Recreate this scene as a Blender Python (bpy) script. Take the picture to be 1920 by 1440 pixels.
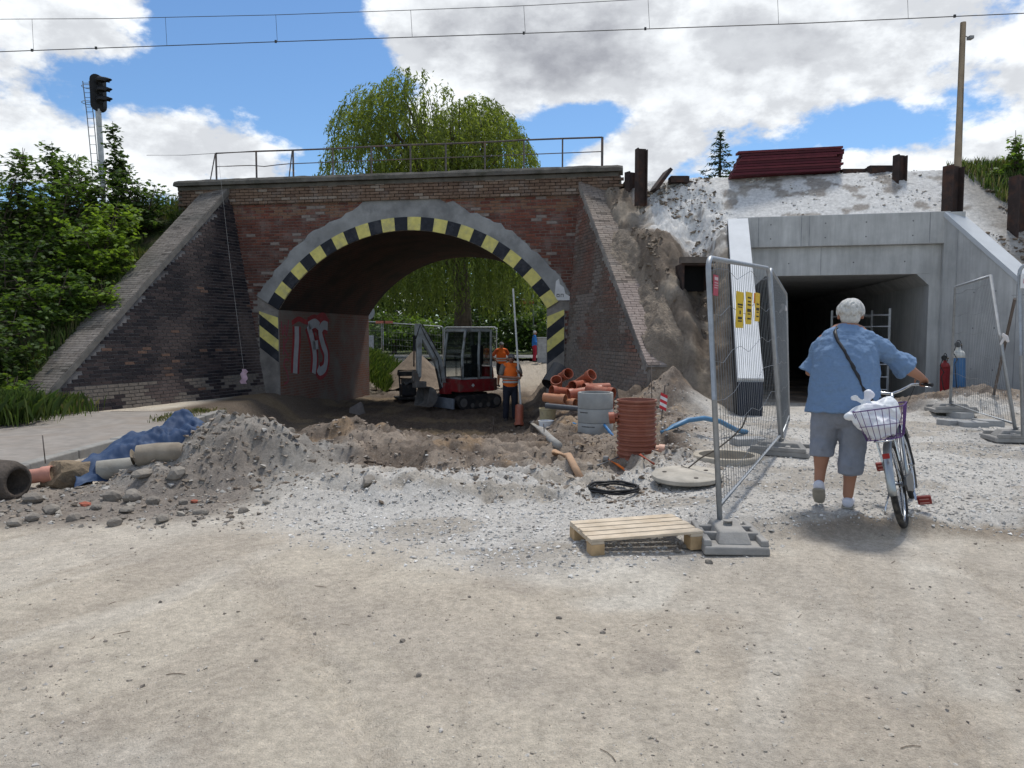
import bpy, bmesh, math, random
import numpy as np
from mathutils import Vector, Matrix, Euler

for o in list(bpy.data.objects):
    bpy.data.objects.remove(o, do_unlink=True)
scene = bpy.context.scene
C = scene.collection
R = math.radians
rnd = random.Random(7)

# ------------------------------------------------------------------ camera
CAM_H, PITCH, FPX = 1.6, math.atan(95 / 1400), 1400.0
cam_d = bpy.data.cameras.new('camera')
cam = bpy.data.objects.new('camera', cam_d)
C.objects.link(cam)
cam.location = (0, 0, CAM_H)
cam.rotation_euler = (math.pi / 2 - PITCH, 0, 0)
cam_d.sensor_width = 36
cam_d.lens = FPX / 1920 * 36
cam_d.clip_end = 3000
scene.camera = cam
scene.render.resolution_x, scene.render.resolution_y = 1024, 768


def pdir(px, py):
    a, v = (px - 960) / FPX, (720 - py) / FPX
    return Vector((a, v * math.sin(PITCH) + math.cos(PITCH), v * math.cos(PITCH) - math.sin(PITCH)))


def PY(px, py, Y):
    d = pdir(px, py)
    return Vector((0, 0, CAM_H)) + d * (Y / d.y)


def PZ(px, py, z):
    d = pdir(px, py)
    return Vector((0, 0, CAM_H)) + d * ((z - CAM_H) / d.z)


# ------------------------------------------------------------------ world and sun
SUN_EL, SUN_AZ = R(66), R(28)          # azimuth from +Y towards +X: behind the bridge, to the right
world = bpy.data.worlds.new('World')
scene.world = world
world.use_nodes = True
wn, wl = world.node_tree.nodes, world.node_tree.links
wn.clear()


def WN(t, **k):
    n = wn.new(t)
    for a, b in k.items():
        setattr(n, a, b)
    return n


def wmath(op, a, b=None, c=None):
    n = WN('ShaderNodeMath', operation=op)
    for i, v in enumerate((a, b, c)):
        if v is None:
            continue
        if isinstance(v, (int, float)):
            n.inputs[i].default_value = v
        else:
            wl.new(v, n.inputs[i])
    return n.outputs[0]


def wrange(v, a, b, c=0.0, d=1.0, smooth=True):
    n = WN('ShaderNodeMapRange', interpolation_type='SMOOTHSTEP' if smooth else 'LINEAR')
    wl.new(v, n.inputs['Value'])
    for k, x in zip(('From Min', 'From Max', 'To Min', 'To Max'), (a, b, c, d)):
        n.inputs[k].default_value = x
    return n.outputs['Result']


tc = WN('ShaderNodeTexCoord')
nrm = WN('ShaderNodeVectorMath', operation='NORMALIZE')
wl.new(tc.outputs['Generated'], nrm.inputs[0])
sep = WN('ShaderNodeSeparateXYZ')
wl.new(nrm.outputs[0], sep.inputs[0])
az = wmath('ARCTAN2', sep.outputs['X'], sep.outputs['Y'])
el = wmath('ARCSINE', sep.outputs['Z'])


def wnoise(scale, detail, rough, off, squash=1.7):
    mp = WN('ShaderNodeMapping')
    wl.new(nrm.outputs[0], mp.inputs[0])
    mp.inputs['Location'].default_value = off
    mp.inputs['Scale'].default_value = (1, 1, squash)
    n = WN('ShaderNodeTexNoise')
    wl.new(mp.outputs[0], n.inputs['Vector'])
    n.inputs['Scale'].default_value = scale
    n.inputs['Detail'].default_value = detail
    n.inputs['Roughness'].default_value = rough
    return n.outputs['Fac']


def azel(px, py):
    d = pdir(px, py).normalized()
    return math.atan2(d.x, d.y), math.asin(d.z)


n_big = wnoise(2.3, 3, .5, (3.1, 1.7, .4))
n_mid = wnoise(7.0, 8, .58, (7.7, 2.2, 5.1))
n_fin = wnoise(20.0, 6, .62, (1.2, 9.4, 3.3))
dens = wmath('ADD', wmath('MULTIPLY', wmath('SUBTRACT', n_big, .5), 1.0), .22)
dens = wmath('ADD', dens, wmath('MULTIPLY', wmath('SUBTRACT', n_mid, .5), 1.5))
dens = wmath('ADD', dens, wmath('MULTIPLY', wmath('SUBTRACT', n_fin, .5), .62))
# clear gaps (negative) and cloud banks (positive) by direction: centre px, half size px, amount
for (px, py, rx, ry, amt) in ((500, 120, 210, 130, -.62), (560, 10, 120, 80, -.5), (620, 215, 90, 80, -.5), (300, 165, 130, 30, -.35),
                              (1085, 228, 105, 42, -.75), (1610, 250, 150, 40, -.62), (1010, 330, 60, 40, -.3),
                              (180, 60, 230, 85, .35), (120, 260, 260, 90, .42), (420, 290, 190, 60, .32), (1150, 110, 420, 110, .5),
                              (1700, 110, 300, 120, .35), (1180, 290, 130, 60, .4), (1800, 290, 180, 60, .3), (880, 60, 190, 70, .3)):
    a0, e0 = azel(px, py)
    ra, re = rx / FPX * .95, ry / FPX * .95
    da = wmath('MULTIPLY', wmath('SUBTRACT', az, a0), 1 / ra)
    de = wmath('MULTIPLY', wmath('SUBTRACT', el, e0), 1 / re)
    d2 = wmath('ADD', wmath('MULTIPLY', da, da), wmath('MULTIPLY', de, de))
    w = wmath('POWER', 2.718, wmath('MULTIPLY', d2, -.9))
    dens = wmath('ADD', dens, wmath('MULTIPLY', w, amt))
alpha = wrange(dens, .13, .36)
thick = wrange(dens, .45, 1.15)
# relief on the clouds: a second sample of the billow noise
n_up = wnoise(7.0, 8, .58, (7.7, 2.2, 5.1 + .055), 1.7)
bil = wrange(wmath('SUBTRACT', n_mid, n_up), -.1, .1)
shade = wmath('SUBTRACT', 1.0, wmath('MULTIPLY', thick, .5))
shade = wmath('MULTIPLY', shade, wmath('ADD', wmath('MULTIPLY', bil, .40), .80))
comb = WN('ShaderNodeCombineColor')
wl.new(wmath('MULTIPLY', shade, .93), comb.inputs[0])
wl.new(wmath('MULTIPLY', shade, .965), comb.inputs[1])
wl.new(wmath('ADD', wmath('MULTIPLY', shade, .95), .055), comb.inputs[2])
sky = WN('ShaderNodeTexSky', sky_type='NISHITA')
sky.sun_disc = False
sky.sun_elevation = SUN_EL
sky.sun_rotation = SUN_AZ
sky.dust_density = .3
sky.ozone_density = 3.5
bg_sky = WN('ShaderNodeBackground')
bg_sky.inputs['Strength'].default_value = .12
tint = WN('ShaderNodeVectorMath', operation='MULTIPLY')
wl.new(sky.outputs[0], tint.inputs[0])
tint.inputs[1].default_value = (.79, .96, 1.08)
wl.new(tint.outputs[0], bg_sky.inputs['Color'])
bg_cl = WN('ShaderNodeBackground')
bg_cl.inputs['Strength'].default_value = .9
wl.new(comb.outputs[0], bg_cl.inputs['Color'])
mixw = WN('ShaderNodeMixShader')
# below the horizon plain sky colour
up = wrange(el, -.02, .03)
wl.new(wmath('MULTIPLY', alpha, up), mixw.inputs[0])
wl.new(bg_sky.outputs[0], mixw.inputs[1])
wl.new(bg_cl.outputs[0], mixw.inputs[2])
wo = WN('ShaderNodeOutputWorld')
wl.new(mixw.outputs[0], wo.inputs['Surface'])

sun_d = bpy.data.lights.new('sun', 'SUN')
sun = bpy.data.objects.new('sun', sun_d)
C.objects.link(sun)
sun_d.energy = 2.9
sun_d.angle = R(9)
sun_d.color = (1, .96, .89)
sdir = Vector((math.sin(SUN_AZ) * math.cos(SUN_EL), math.cos(SUN_AZ) * math.cos(SUN_EL), math.sin(SUN_EL)))
sun.rotation_euler = sdir.to_track_quat('Z', 'Y').to_euler()
sun.location = sdir * 60
vs = scene.view_settings
vs.view_transform, vs.look, vs.gamma, vs.exposure = 'Standard', 'None', 1, 0.08
vs.use_curve_mapping = False


# ------------------------------------------------------------------ noise
def _hash(ix, iy, seed):
    h = (ix.astype(np.int64) * 374761393 + iy.astype(np.int64) * 668265263 + seed * 1442695041) & 0xFFFFFFFF
    h = ((h ^ (h >> 13)) * 1274126177) & 0xFFFFFFFF
    return ((h ^ (h >> 16)) & 0xFFFFFF) / float(0xFFFFFF)


def vnoise(x, y, seed=0):
    x, y = np.asarray(x, float), np.asarray(y, float)
    xi, yi = np.floor(x), np.floor(y)
    fx, fy = x - xi, y - yi
    fx, fy = fx * fx * (3 - 2 * fx), fy * fy * (3 - 2 * fy)
    a, b = _hash(xi, yi, seed), _hash(xi + 1, yi, seed)
    c, d = _hash(xi, yi + 1, seed), _hash(xi + 1, yi + 1, seed)
    return (a + (b - a) * fx) * (1 - fy) + (c + (d - c) * fx) * fy


def fbm(x, y, oct=4, seed=0, gain=.5):
    t, amp, tot = 0, 1, 0
    for i in range(oct):
        t = t + amp * vnoise(x * 2.03 ** i + 17.3 * i, y * 2.03 ** i - 9.1 * i, seed + i)
        tot += amp
        amp *= gain
    return t / tot


def sm(a, b, v):
    t = np.clip((np.asarray(v, float) - a) / (b - a), 0, 1)
    return t * t * (3 - 2 * t)


# ------------------------------------------------------------------ materials
MATS = {}


def mat(name, col, rough=.85, var=.25, scale=6, bump=.25, metal=0, dirt=None, dirt_amt=.4, dirt_scale=1.5, attr=None,
        spec=.3, trans=0, fine=1.0, bdist=.01, coat=0):
    """Principled with noise colour variation, dirt patches, bump; attr = colour attribute used as the base colour."""
    if name in MATS:
        return MATS[name]
    m = bpy.data.materials.new(name)
    m.use_nodes = True
    nt = m.node_tree
    nd, lk = nt.nodes, nt.links
    b = nd['Principled BSDF']
    out = nd['Material Output']
    b.inputs['Roughness'].default_value = rough
    b.inputs['Metallic'].default_value = metal
    b.inputs['Specular IOR Level'].default_value = spec
    if coat:
        b.inputs['Coat Weight'].default_value = coat
    g = nd.new('ShaderNodeNewGeometry')

    def noise(sc, det=6, ro=.6):
        n = nd.new('ShaderNodeTexNoise')
        lk.new(g.outputs['Position'], n.inputs['Vector'])
        n.inputs['Scale'].default_value = sc
        n.inputs['Detail'].default_value = det
        n.inputs['Roughness'].default_value = ro
        return n.outputs['Fac']
    if attr:
        a = nd.new('ShaderNodeAttribute')
        a.attribute_name = attr
        base = a.outputs['Color']
    else:
        rgb = nd.new('ShaderNodeRGB')
        rgb.outputs[0].default_value = (*col, 1)
        base = rgb.outputs[0]
    nz = noise(scale)
    rg = nd.new('ShaderNodeMapRange')
    lk.new(nz, rg.inputs['Value'])
    rg.inputs['From Min'].default_value, rg.inputs['From Max'].default_value = .28, .72
    rg.inputs['To Min'].default_value, rg.inputs['To Max'].default_value = 1 - var, 1 + var
    mul = nd.new('ShaderNodeVectorMath')
    mul.operation = 'SCALE'
    lk.new(base, mul.inputs[0])
    lk.new(rg.outputs[0], mul.inputs['Scale'])
    colr = mul.outputs[0]
    if dirt is not None:
        dz = noise(dirt_scale, 7, .65)
        dr = nd.new('ShaderNodeMapRange')
        dr.interpolation_type = 'SMOOTHSTEP'
        lk.new(dz, dr.inputs['Value'])
        dr.inputs['From Min'].default_value, dr.inputs['From Max'].default_value = .46, .68
        dr.inputs['To Max'].default_value = dirt_amt
        mx = nd.new('ShaderNodeMix')
        mx.data_type = 'RGBA'
        lk.new(dr.outputs[0], mx.inputs[0])
        lk.new(colr, mx.inputs[6])
        mx.inputs[7].default_value = (*dirt, 1)
        colr = mx.outputs[2]
    lk.new(colr, b.inputs['Base Color'])
    if bump:
        bn = nd.new('ShaderNodeBump')
        bn.inputs['Strength'].default_value = bump
        bn.inputs['Distance'].default_value = bdist
        lk.new(noise(scale * 4 * fine, 8, .65), bn.inputs['Height'])
        lk.new(bn.outputs[0], b.inputs['Normal'])
    if trans:
        tr = nd.new('ShaderNodeBsdfTranslucent')
        sc = nd.new('ShaderNodeVectorMath')
        sc.operation = 'MULTIPLY'
        lk.new(colr, sc.inputs[0])
        sc.inputs[1].default_value = (1.5, 1.5, .7)
        lk.new(sc.outputs[0], tr.inputs['Color'])
        ms = nd.new('ShaderNodeMixShader')
        ms.inputs[0].default_value = trans
        lk.new(b.outputs[0], ms.inputs[1])
        lk.new(tr.outputs[0], ms.inputs[2])
        lk.new(ms.outputs[0], out.inputs['Surface'])
    MATS[name] = m
    return m


# ------------------------------------------------------------------ mesh builder
def frame_of(t):
    t = t.normalized()
    r = Vector((0, 0, 1)) if abs(t.z) < .93 else Vector((0, 1, 0))
    a = t.cross(r).normalized()
    return a, a.cross(t).normalized()


class MB:
    def __init__(s):
        s.v, s.f, s.c = [], [], []
        s.cur = None

    def add(s, vs, fs, col=None):
        o = len(s.v)
        s.v += [tuple(p) for p in vs]
        s.f += [tuple(i + o for i in f) for f in fs]
        s.c += [col] * len(fs)
        return s

    def box(s, lo, hi, M=None, col=None, taper=None):
        (x0, y0, z0), (x1, y1, z1) = lo, hi
        p = [Vector(q) for q in ((x0, y0, z0), (x1, y0, z0), (x1, y1, z0), (x0, y1, z0), (x0, y0, z1), (x1, y0, z1), (x1, y1, z1), (x0, y1, z1))]
        if taper:
            cx, cy = (x0 + x1) / 2, (y0 + y1) / 2
            for q in p[4:]:
                q.x = cx + (q.x - cx) * taper[0]
                q.y = cy + (q.y - cy) * taper[1]
        if M is not None:
            p = [M @ q for q in p]
        return s.add(p, ((0, 3, 2, 1), (4, 5, 6, 7), (0, 1, 5, 4), (1, 2, 6, 5), (2, 3, 7, 6), (3, 0, 4, 7)), col)

    def obox(s, c, ex, ey, ez, col=None):
        """box from centre and three half-extent vectors"""
        c, ex, ey, ez = Vector(c), Vector(ex), Vector(ey), Vector(ez)
        p = [c - ex - ey - ez, c + ex - ey - ez, c + ex + ey - ez, c - ex + ey - ez, c - ex - ey + ez, c + ex - ey + ez, c + ex + ey + ez, c - ex + ey + ez]
        return s.add(p, ((0, 3, 2, 1), (4, 5, 6, 7), (0, 1, 5, 4), (1, 2, 6, 5), (2, 3, 7, 6), (3, 0, 4, 7)), col)

    def tube(s, pts, r, n=8, cap=True, closed=False, flat=None, col=None):
        pts = [Vector(p) for p in pts]
        m = len(pts)
        rs = r if isinstance(r, (list, tuple)) else [r] * m
        vs, fs = [], []
        a = None
        for i in range(m):
            if closed:
                t = pts[(i + 1) % m] - pts[i - 1]
            else:
                t = pts[min(i + 1, m - 1)] - pts[max(i - 1, 0)]
            if a is None:
                a, b = frame_of(t)
            else:
                t = t.normalized()
                a = (a - t * a.dot(t))
                a = a.normalized() if a.length > 1e-6 else frame_of(t)[0]
                b = a.cross(t).normalized() * -1
                b = t.cross(a).normalized()
            for k in range(n):
                w = 2 * math.pi * k / n
                vs.append(pts[i] + (a * math.cos(w) + b * math.sin(w)) * rs[i])
        for i in range(m if closed else m - 1):
            j = (i + 1) % m
            for k in range(n):
                l = (k + 1) % n
                fs.append((i * n + k, i * n + l, j * n + l, j * n + k))
        if cap and not closed:
            fs.append(tuple(range(n))[::-1])
            fs.append(tuple((m - 1) * n + k for k in range(n)))
        return s.add(vs, fs, col)

    def cyl(s, p0, p1, r0, r1=None, n=16, cap=True, col=None):
        return s.tube([p0, p1], [r0, r0 if r1 is None else r1], n, cap, col=col)

    def lathe(s, prof, M=None, n=32, col=None, closed=False):
        """profile of (r, z) about local z"""
        vs, fs = [], []
        for r, z in prof:
            for k in range(n):
                w = 2 * math.pi * k / n
                q = Vector((r * math.cos(w), r * math.sin(w), z))
                vs.append(M @ q if M is not None else q)
        m = len(prof)
        for i in range(m if closed else m - 1):
            j = (i + 1) % m
            for k in range(n):
                l = (k + 1) % n
                fs.append((i * n + k, i * n + l, j * n + l, j * n + k))
        if not closed:
            if prof[0][0] > 1e-5:
                fs.append(tuple(range(n))[::-1])
            if prof[-1][0] > 1e-5:
                fs.append(tuple((m - 1) * n + k for k in range(n)))
        return s.add(vs, fs, col)

    def limb(s, pts, rad, xdir=(1, 0, 0), flat=1.0, n=14, col=None, r0=True, r1=True):
        """rounded tapered limb, elliptical: radius rad along xdir, rad*flat across; rad items may be (rx, ry)"""
        pts = [Vector(p) for p in pts]
        rr = [q if isinstance(q, (tuple, list)) else (q, q * flat) for q in rad]
        # round ends
        def ends(p, d, q):
            out = []
            for a in (R(75), R(50), R(25)):
                out.append((p + d * (q[0] + q[1]) / 2 * math.sin(a), (q[0] * math.cos(a), q[1] * math.cos(a))))
            return out
        d0 = (pts[0] - pts[1]).normalized()
        d1 = (pts[-1] - pts[-2]).normalized()
        seq = (ends(pts[0], d0, rr[0]) if r0 else []) + list(zip(pts, rr)) + (ends(pts[-1], d1, rr[-1])[::-1] if r1 else [])
        vs, fs = [], []
        m = len(seq)
        X = Vector(xdir)
        for i, (p, q) in enumerate(seq):
            t = (seq[min(i + 1, m - 1)][0] - seq[max(i - 1, 0)][0]).normalized()
            a = X - t * X.dot(t)
            if a.length < .05:
                a = frame_of(t)[0]
            a.normalize()
            b = t.cross(a).normalized()
            for k in range(n):
                w = 2 * math.pi * k / n
                vs.append(p + a * q[0] * math.cos(w) + b * q[1] * math.sin(w))
        for i in range(m - 1):
            for k in range(n):
                l = (k + 1) % n
                fs.append((i * n + k, i * n + l, (i + 1) * n + l, (i + 1) * n + k))
        fs.append(tuple(range(n))[::-1])
        fs.append(tuple((m - 1) * n + k for k in range(n)))
        return s.add(vs, fs, col)

    def ball(s, c, r, n=12, m=8, jit=0, seed=0, col=None, M=None):
        """ellipsoid, optionally lumpy"""
        rr = r if isinstance(r, (tuple, list)) else (r, r, r)
        rg = random.Random(seed)
        vs, fs = [], []
        c = Vector(c)
        for i in range(m + 1):
            th = math.pi * i / m
            for k in range(n):
                w = 2 * math.pi * k / n
                j = 1 + (rg.random() - .5) * jit if 0 < i < m else 1
                q = Vector((rr[0] * math.sin(th) * math.cos(w) * j, rr[1] * math.sin(th) * math.sin(w) * j, rr[2] * math.cos(th) * (j if 0 < i < m else 1)))
                vs.append((M @ q if M is not None else q) + c)
        for i in range(m):
            for k in range(n):
                l = (k + 1) % n
                fs.append((i * n + k, (i + 1) * n + k, (i + 1) * n + l, i * n + l))
        return s.add(vs, fs, col)

    def rock(s, c, r, seed=0, col=None, sub=1):
        rg = random.Random(seed)
        bm = bmesh.new()
        bmesh.ops.create_icosphere(bm, subdivisions=sub, radius=1)
        sx, sy, sz = r if isinstance(r, (tuple, list)) else (r * rg.uniform(.8, 1.3), r * rg.uniform(.7, 1.1), r * rg.uniform(.5, .85))
        # cut by a few planes for facets
        pl = [(Vector((rg.gauss(0, 1), rg.gauss(0, 1), rg.gauss(0, .7))).normalized(), rg.uniform(.55, .85)) for _ in range(6)]
        rz = Matrix.Rotation(rg.uniform(0, 6.28), 3, 'Z')
        vs = []
        for v in bm.verts:
            q = v.co.copy()
            for nrm_, d in pl:
                e = q.dot(nrm_) - d
                if e > 0:
                    q -= nrm_ * e
            q = q * (1 + rg.uniform(-.06, .06))
            q = rz @ Vector((q.x * sx, q.y * sy, q.z * sz))
            vs.append(q + Vector(c))
        s.add(vs, [tuple(v.index for v in f.verts) for f in bm.faces], col)
        bm.free()
        return s

    def build(s, name, m, parent=None, smooth=False, world=False, bevel=0, kind=None):
        me = bpy.data.meshes.new(name)
        me.from_pydata(s.v, [], s.f)
        if any(c is not None for c in s.c):
            at = me.color_attributes.new('bc', 'FLOAT_COLOR', 'CORNER')
            arr = np.ones((len(me.loops), 4), np.float32)
            tot = np.array([len(f) for f in s.f])
            cc = np.array([c if c is not None else (.5, .5, .5) for c in s.c], np.float32)
            arr[:, :3] = np.repeat(cc, tot, axis=0)
            at.data.foreach_set('color', arr.ravel())
        if smooth:
            me.polygons.foreach_set('use_smooth', np.ones(len(me.polygons), bool))
        me.materials.append(m)
        o = bpy.data.objects.new(name, me)
        C.objects.link(o)
        if smooth == 'auto':
            auto_smooth(o)
        if parent is not None:
            o.parent = parent
            if world:
                o.matrix_parent_inverse = parent_world(parent).inverted()
        if bevel:
            b = o.modifiers.new('bevel', 'BEVEL')
            b.width, b.segments, b.limit_method = bevel, 2, 'ANGLE'
            b.angle_limit = R(40)
        if kind:
            o['kind'] = kind
        return o


WM = {}


def parent_world(p):
    M = Matrix.LocRotScale(p.location, p.rotation_euler, p.scale)
    if p.parent:
        return parent_world(p.parent) @ p.matrix_parent_inverse @ M
    return M


def auto_smooth(o, ang=40):
    me = o.data
    bm = bmesh.new()
    bm.from_mesh(me)
    lim = R(ang)
    for e in bm.edges:
        if len(e.link_faces) == 2 and e.calc_face_angle(0) > lim:
            e.smooth = False
    bm.to_mesh(me)
    bm.free()


def voxel(o, size, it=4, fac=.5, disp=0, dscale=.1, dnoise='CLOUDS', depth=2):
    r = o.modifiers.new('remesh', 'REMESH')
    r.mode, r.voxel_size, r.use_smooth_shade = 'VOXEL', size, True
    if it:
        q = o.modifiers.new('smooth', 'SMOOTH')
        q.factor, q.iterations = fac, it
    if disp:
        t = bpy.data.textures.new('wrinkle', dnoise)
        t.noise_scale = dscale
        if hasattr(t, 'noise_depth'):
            t.noise_depth = depth
        d = o.modifiers.new('wrinkle', 'DISPLACE')
        d.texture, d.strength, d.mid_level = t, disp, .5
        d.texture_coords = 'LOCAL'
    return o


def tag(o, label, cat, group=None, kind=None):
    if label:
        o['label'] = label
    if cat:
        o['category'] = cat
    if group:
        o['group'] = group
    if kind:
        o['kind'] = kind
    return o


def thing(name, label, cat, loc=(0, 0, 0), rz=0, group=None, rot=None):
    o = bpy.data.objects.new(name, None)
    C.objects.link(o)
    o.empty_display_size = .2
    o.location = loc
    o.rotation_euler = rot if rot else (0, 0, rz)
    return tag(o, label, cat, group)


def copy_tree(o, parent=None):
    c = o.copy()
    C.objects.link(c)
    if parent is not None:
        c.parent = parent
        c.matrix_parent_inverse = o.matrix_parent_inverse.copy()
    for ch in [q for q in bpy.data.objects if q.parent == o]:
        copy_tree(ch, c)
    return c
# ------------------------------------------------------------------ ground heightfield
MOUNDS = [(-3.35, 8.5, .74, 1.35), (-2.6, 8.0, .26, 1.0), (-3.9, 7.4, .06, .7), (-2.35, 10.2, .36, 1.1), (-1.5, 9.7, .2, 1.1), (-.7, 9.3, .16, 1.1),
          (.1, 9.8, .14, 1.2), (-3.2, 9.6, .1, 1.0), (-1.7, 7.35, .2, .9), (-.9, 7.2, .15, .8), (-.2, 7.6, .12, .8), (1.75, 9.5, .2, .7),
          (2.6, 10.4, .12, .8), (3.0, 13.3, .75, .95), (8.3, 13.2, .38, 1.9), (6.9, 12.6, .12, 1.2), (1.1, 11.8, .16, .9), (1.6, 12.9, .2, 1.2), (-3.9, 10.4, .05, .8), (.25, 8.6, .1, .9),
          (.55, 9.0, .14, .6), (-1.0, 8.6, .22, .8), (-1.9, 8.9, .25, .8)]


def H(x, y):
    x, y = np.asarray(x, float), np.asarray(y, float)
    wx = x + .5 * (fbm(x * .9, y * .9, 3, 5) - .5)
    wy = y + .5 * (fbm(x * .9, y * .9, 3, 11) - .5)
    z = .035 * (fbm(x * .55, y * .55, 3, 1) - .5) + .012 * (fbm(x * 3, y * 3, 3, 2) - .5)
    # gravel ramp to the underpass
    rt = sm(.7, 2.0, x - .3 * sm(6, 12, y))
    z = z + rt * (sm(5.7, 6.1, wy) * .12 + sm(6.3, 8.6, wy) * .12) * (1 - .5 * sm(12, 17, y))
    # dug road bed along the kerb and the pit under the arch
    left = -5.62 - .75 * sm(14.4, 15.6, y)
    road = sm(left - .02, left + .12 + .9 * sm(14.6, 16, y), x) * sm(7.4, 8.6, wy) * (1 - sm(-3.6, -2.6, x))
    z = z - .2 * road * (1 - sm(13, 15, y))
    rb = .15 + .3 * sm(15, 18, y) + 2.5 * sm(25, 34, y)
    pit = sm(10.4, 14.6, wy) * sm(left - .02, left + .15 + .9 * sm(14.6, 16, y), x) * (1 - sm(rb, rb + .8, wx)) * (1 - .7 * sm(26, 40, y))
    z = z - .66 * pit
    z = z + .12 * sm(30, 44, y)
    # heaps
    ln = fbm(x * 1.6, y * 1.6, 4, 21)
    heap = 0
    for mx, my, h, r in MOUNDS:
        d = np.hypot(wx - mx, wy - my) / r
        t = np.clip(1 - d * (.8 + .4 * ln), 0, 1)
        heap = np.maximum(heap, 0) + 0
        heap = heap + h * t ** 1.25
    z = z + heap
    # lumpy soil
    lump = sm(7.0, 8.2, wy) * (1 - sm(14.5, 18, y) * .6) * sm(-4.6, -3.6, x) * (1 - sm(1.6, 2.4, x - .2 * (y - 8)))
    lump = np.maximum(lump, .8 * sm(6.6, 7.2, y) * (1 - sm(8.5, 9.2, y)) * sm(-2.6, -1.6, x) * (1 - sm(.5, 1.3, x)))
    lump = np.maximum(lump, .8 * sm(11.6, 12.4, wy) * sm(5.9, 6.8, wx) * (1 - sm(15.5, 16.5, y)))
    rg = 1 - np.abs(2 * fbm(x * 2.6, y * 2.6, 4, 31) - 1)
    rg2 = 1 - np.abs(2 * fbm(x * 8.5, y * 8.5, 3, 37) - 1)
    rg3 = 1 - np.abs(2 * fbm(x * 17, y * 17, 2, 39) - 1)
    z = z + lump * (.3 * (rg - .62) + .11 * (rg2 - .6) + .03 * (rg3 - .6))
    z = z + pit * (1 - lump) * (.16 * (rg - .62) + .07 * (rg2 - .6))
    # rubble strip at the left front
    rub = sm(6.0, 6.6, wy) * (1 - sm(7.8, 9, y)) * (1 - sm(-2.8, -2.2, x))
    z = z + rub * (.07 * (rg - .6) + .03 * (rg2 - .6))
    # wheel ruts in the foreground
    z = z + .012 * np.sin((x * .93 + y * .36) * 5.2 + 2 * fbm(x * .4, y * .4, 2, 3)) * (1 - sm(5, 6, y)) * sm(.3, .6, fbm(x * .7, y * .7, 2, 8))
    for (x0, sl, wdt) in ((2.05, .22, .09), (3.0, .12, .1), (-1.2, -.55, .1)):
        dd = x - x0 - sl * (y - 4)
        z = z + np.exp(-(dd / wdt) ** 4) * (1 - sm(5.0, 5.6, y)) * (-.014 + .01 * np.sign(np.sin((y + np.abs(dd) * 1.2) * 60)))
    gr = sm(1.0, 1.8, x - .25 * (y - 6)) * sm(5.5, 5.9, wy) * (1 - sm(15, 17, y))
    z = z + gr * .035 * (fbm(x * 5, y * 5, 3, 77) - .5)
    # manhole shaft
    d = np.hypot(x - MH.x, y - MH.y)
    z = z - 1.2 * (1 - sm(.3, .36, d))
    return z


MH = PZ(1362, 871, .15)
MH.z = 0


def gz(x, y):
    return float(H(np.array([x]), np.array([y]))[0])


def on(px, py, z0=0.0):
    """the point of the ground seen at a pixel"""
    p = PZ(px, py, z0)
    for _ in range(8):
        p = PZ(px, py, .5 * p.z + .5 * gz(p.x, p.y))
    p.z = gz(p.x, p.y)
    return p


def axis(lo, a, b, hi, step, grow):
    c = list(np.arange(a, b + 1e-6, step))
    s, v, L = step, a, []
    while v > lo:
        s *= grow
        v -= s
        L.append(v)
    s, v, Rr = step, c[-1], []
    while v < hi:
        s *= grow
        v += s
        Rr.append(v)
    return np.array(L[::-1] + c + Rr)


def grid_mesh(name, xs, ys, zf, cf, m, smooth=True, keep=None):
    X, Y = np.meshgrid(xs, ys)
    Z = zf(X, Y)
    nx, ny = len(xs), len(ys)
    co = np.stack([X, Y, Z], -1).reshape(-1, 3)
    i = np.arange(nx * ny).reshape(ny, nx)
    q = np.stack([i[:-1, :-1], i[:-1, 1:], i[1:, 1:], i[1:, :-1]], -1).reshape(-1, 4)
    if keep is not None:
        k = keep(X, Y)
        kk = (k[:-1, :-1] | k[:-1, 1:] | k[1:, 1:] | k[1:, :-1]).ravel()
        q = q[kk]
    me = bpy.data.meshes.new(name)
    me.vertices.add(len(co))
    me.vertices.foreach_set('co', co.ravel().astype(np.float32))
    me.loops.add(len(q) * 4)
    me.loops.foreach_set('vertex_index', q.ravel().astype(np.int32))
    me.polygons.add(len(q))
    me.polygons.foreach_set('loop_start', (np.arange(len(q)) * 4).astype(np.int32))
    me.polygons.foreach_set('loop_total', np.full(len(q), 4, np.int32))
    me.update(calc_edges=True)
    if cf is not None:
        col = np.ones((len(co), 4), np.float32)
        col[:, :3] = cf(X, Y, Z).reshape(-1, 3)
        at = me.color_attributes.new('bc', 'FLOAT_COLOR', 'POINT')
        at.data.foreach_set('color', col.ravel())
    if smooth:
        me.polygons.foreach_set('use_smooth', np.ones(len(me.polygons), bool))
    me.materials.append(m)
    o = bpy.data.objects.new(name, me)
    C.objects.link(o)
    return o


def mixc(a, b, w):
    return a * (1 - w[..., None]) + np.array(b) * w[..., None]


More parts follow.
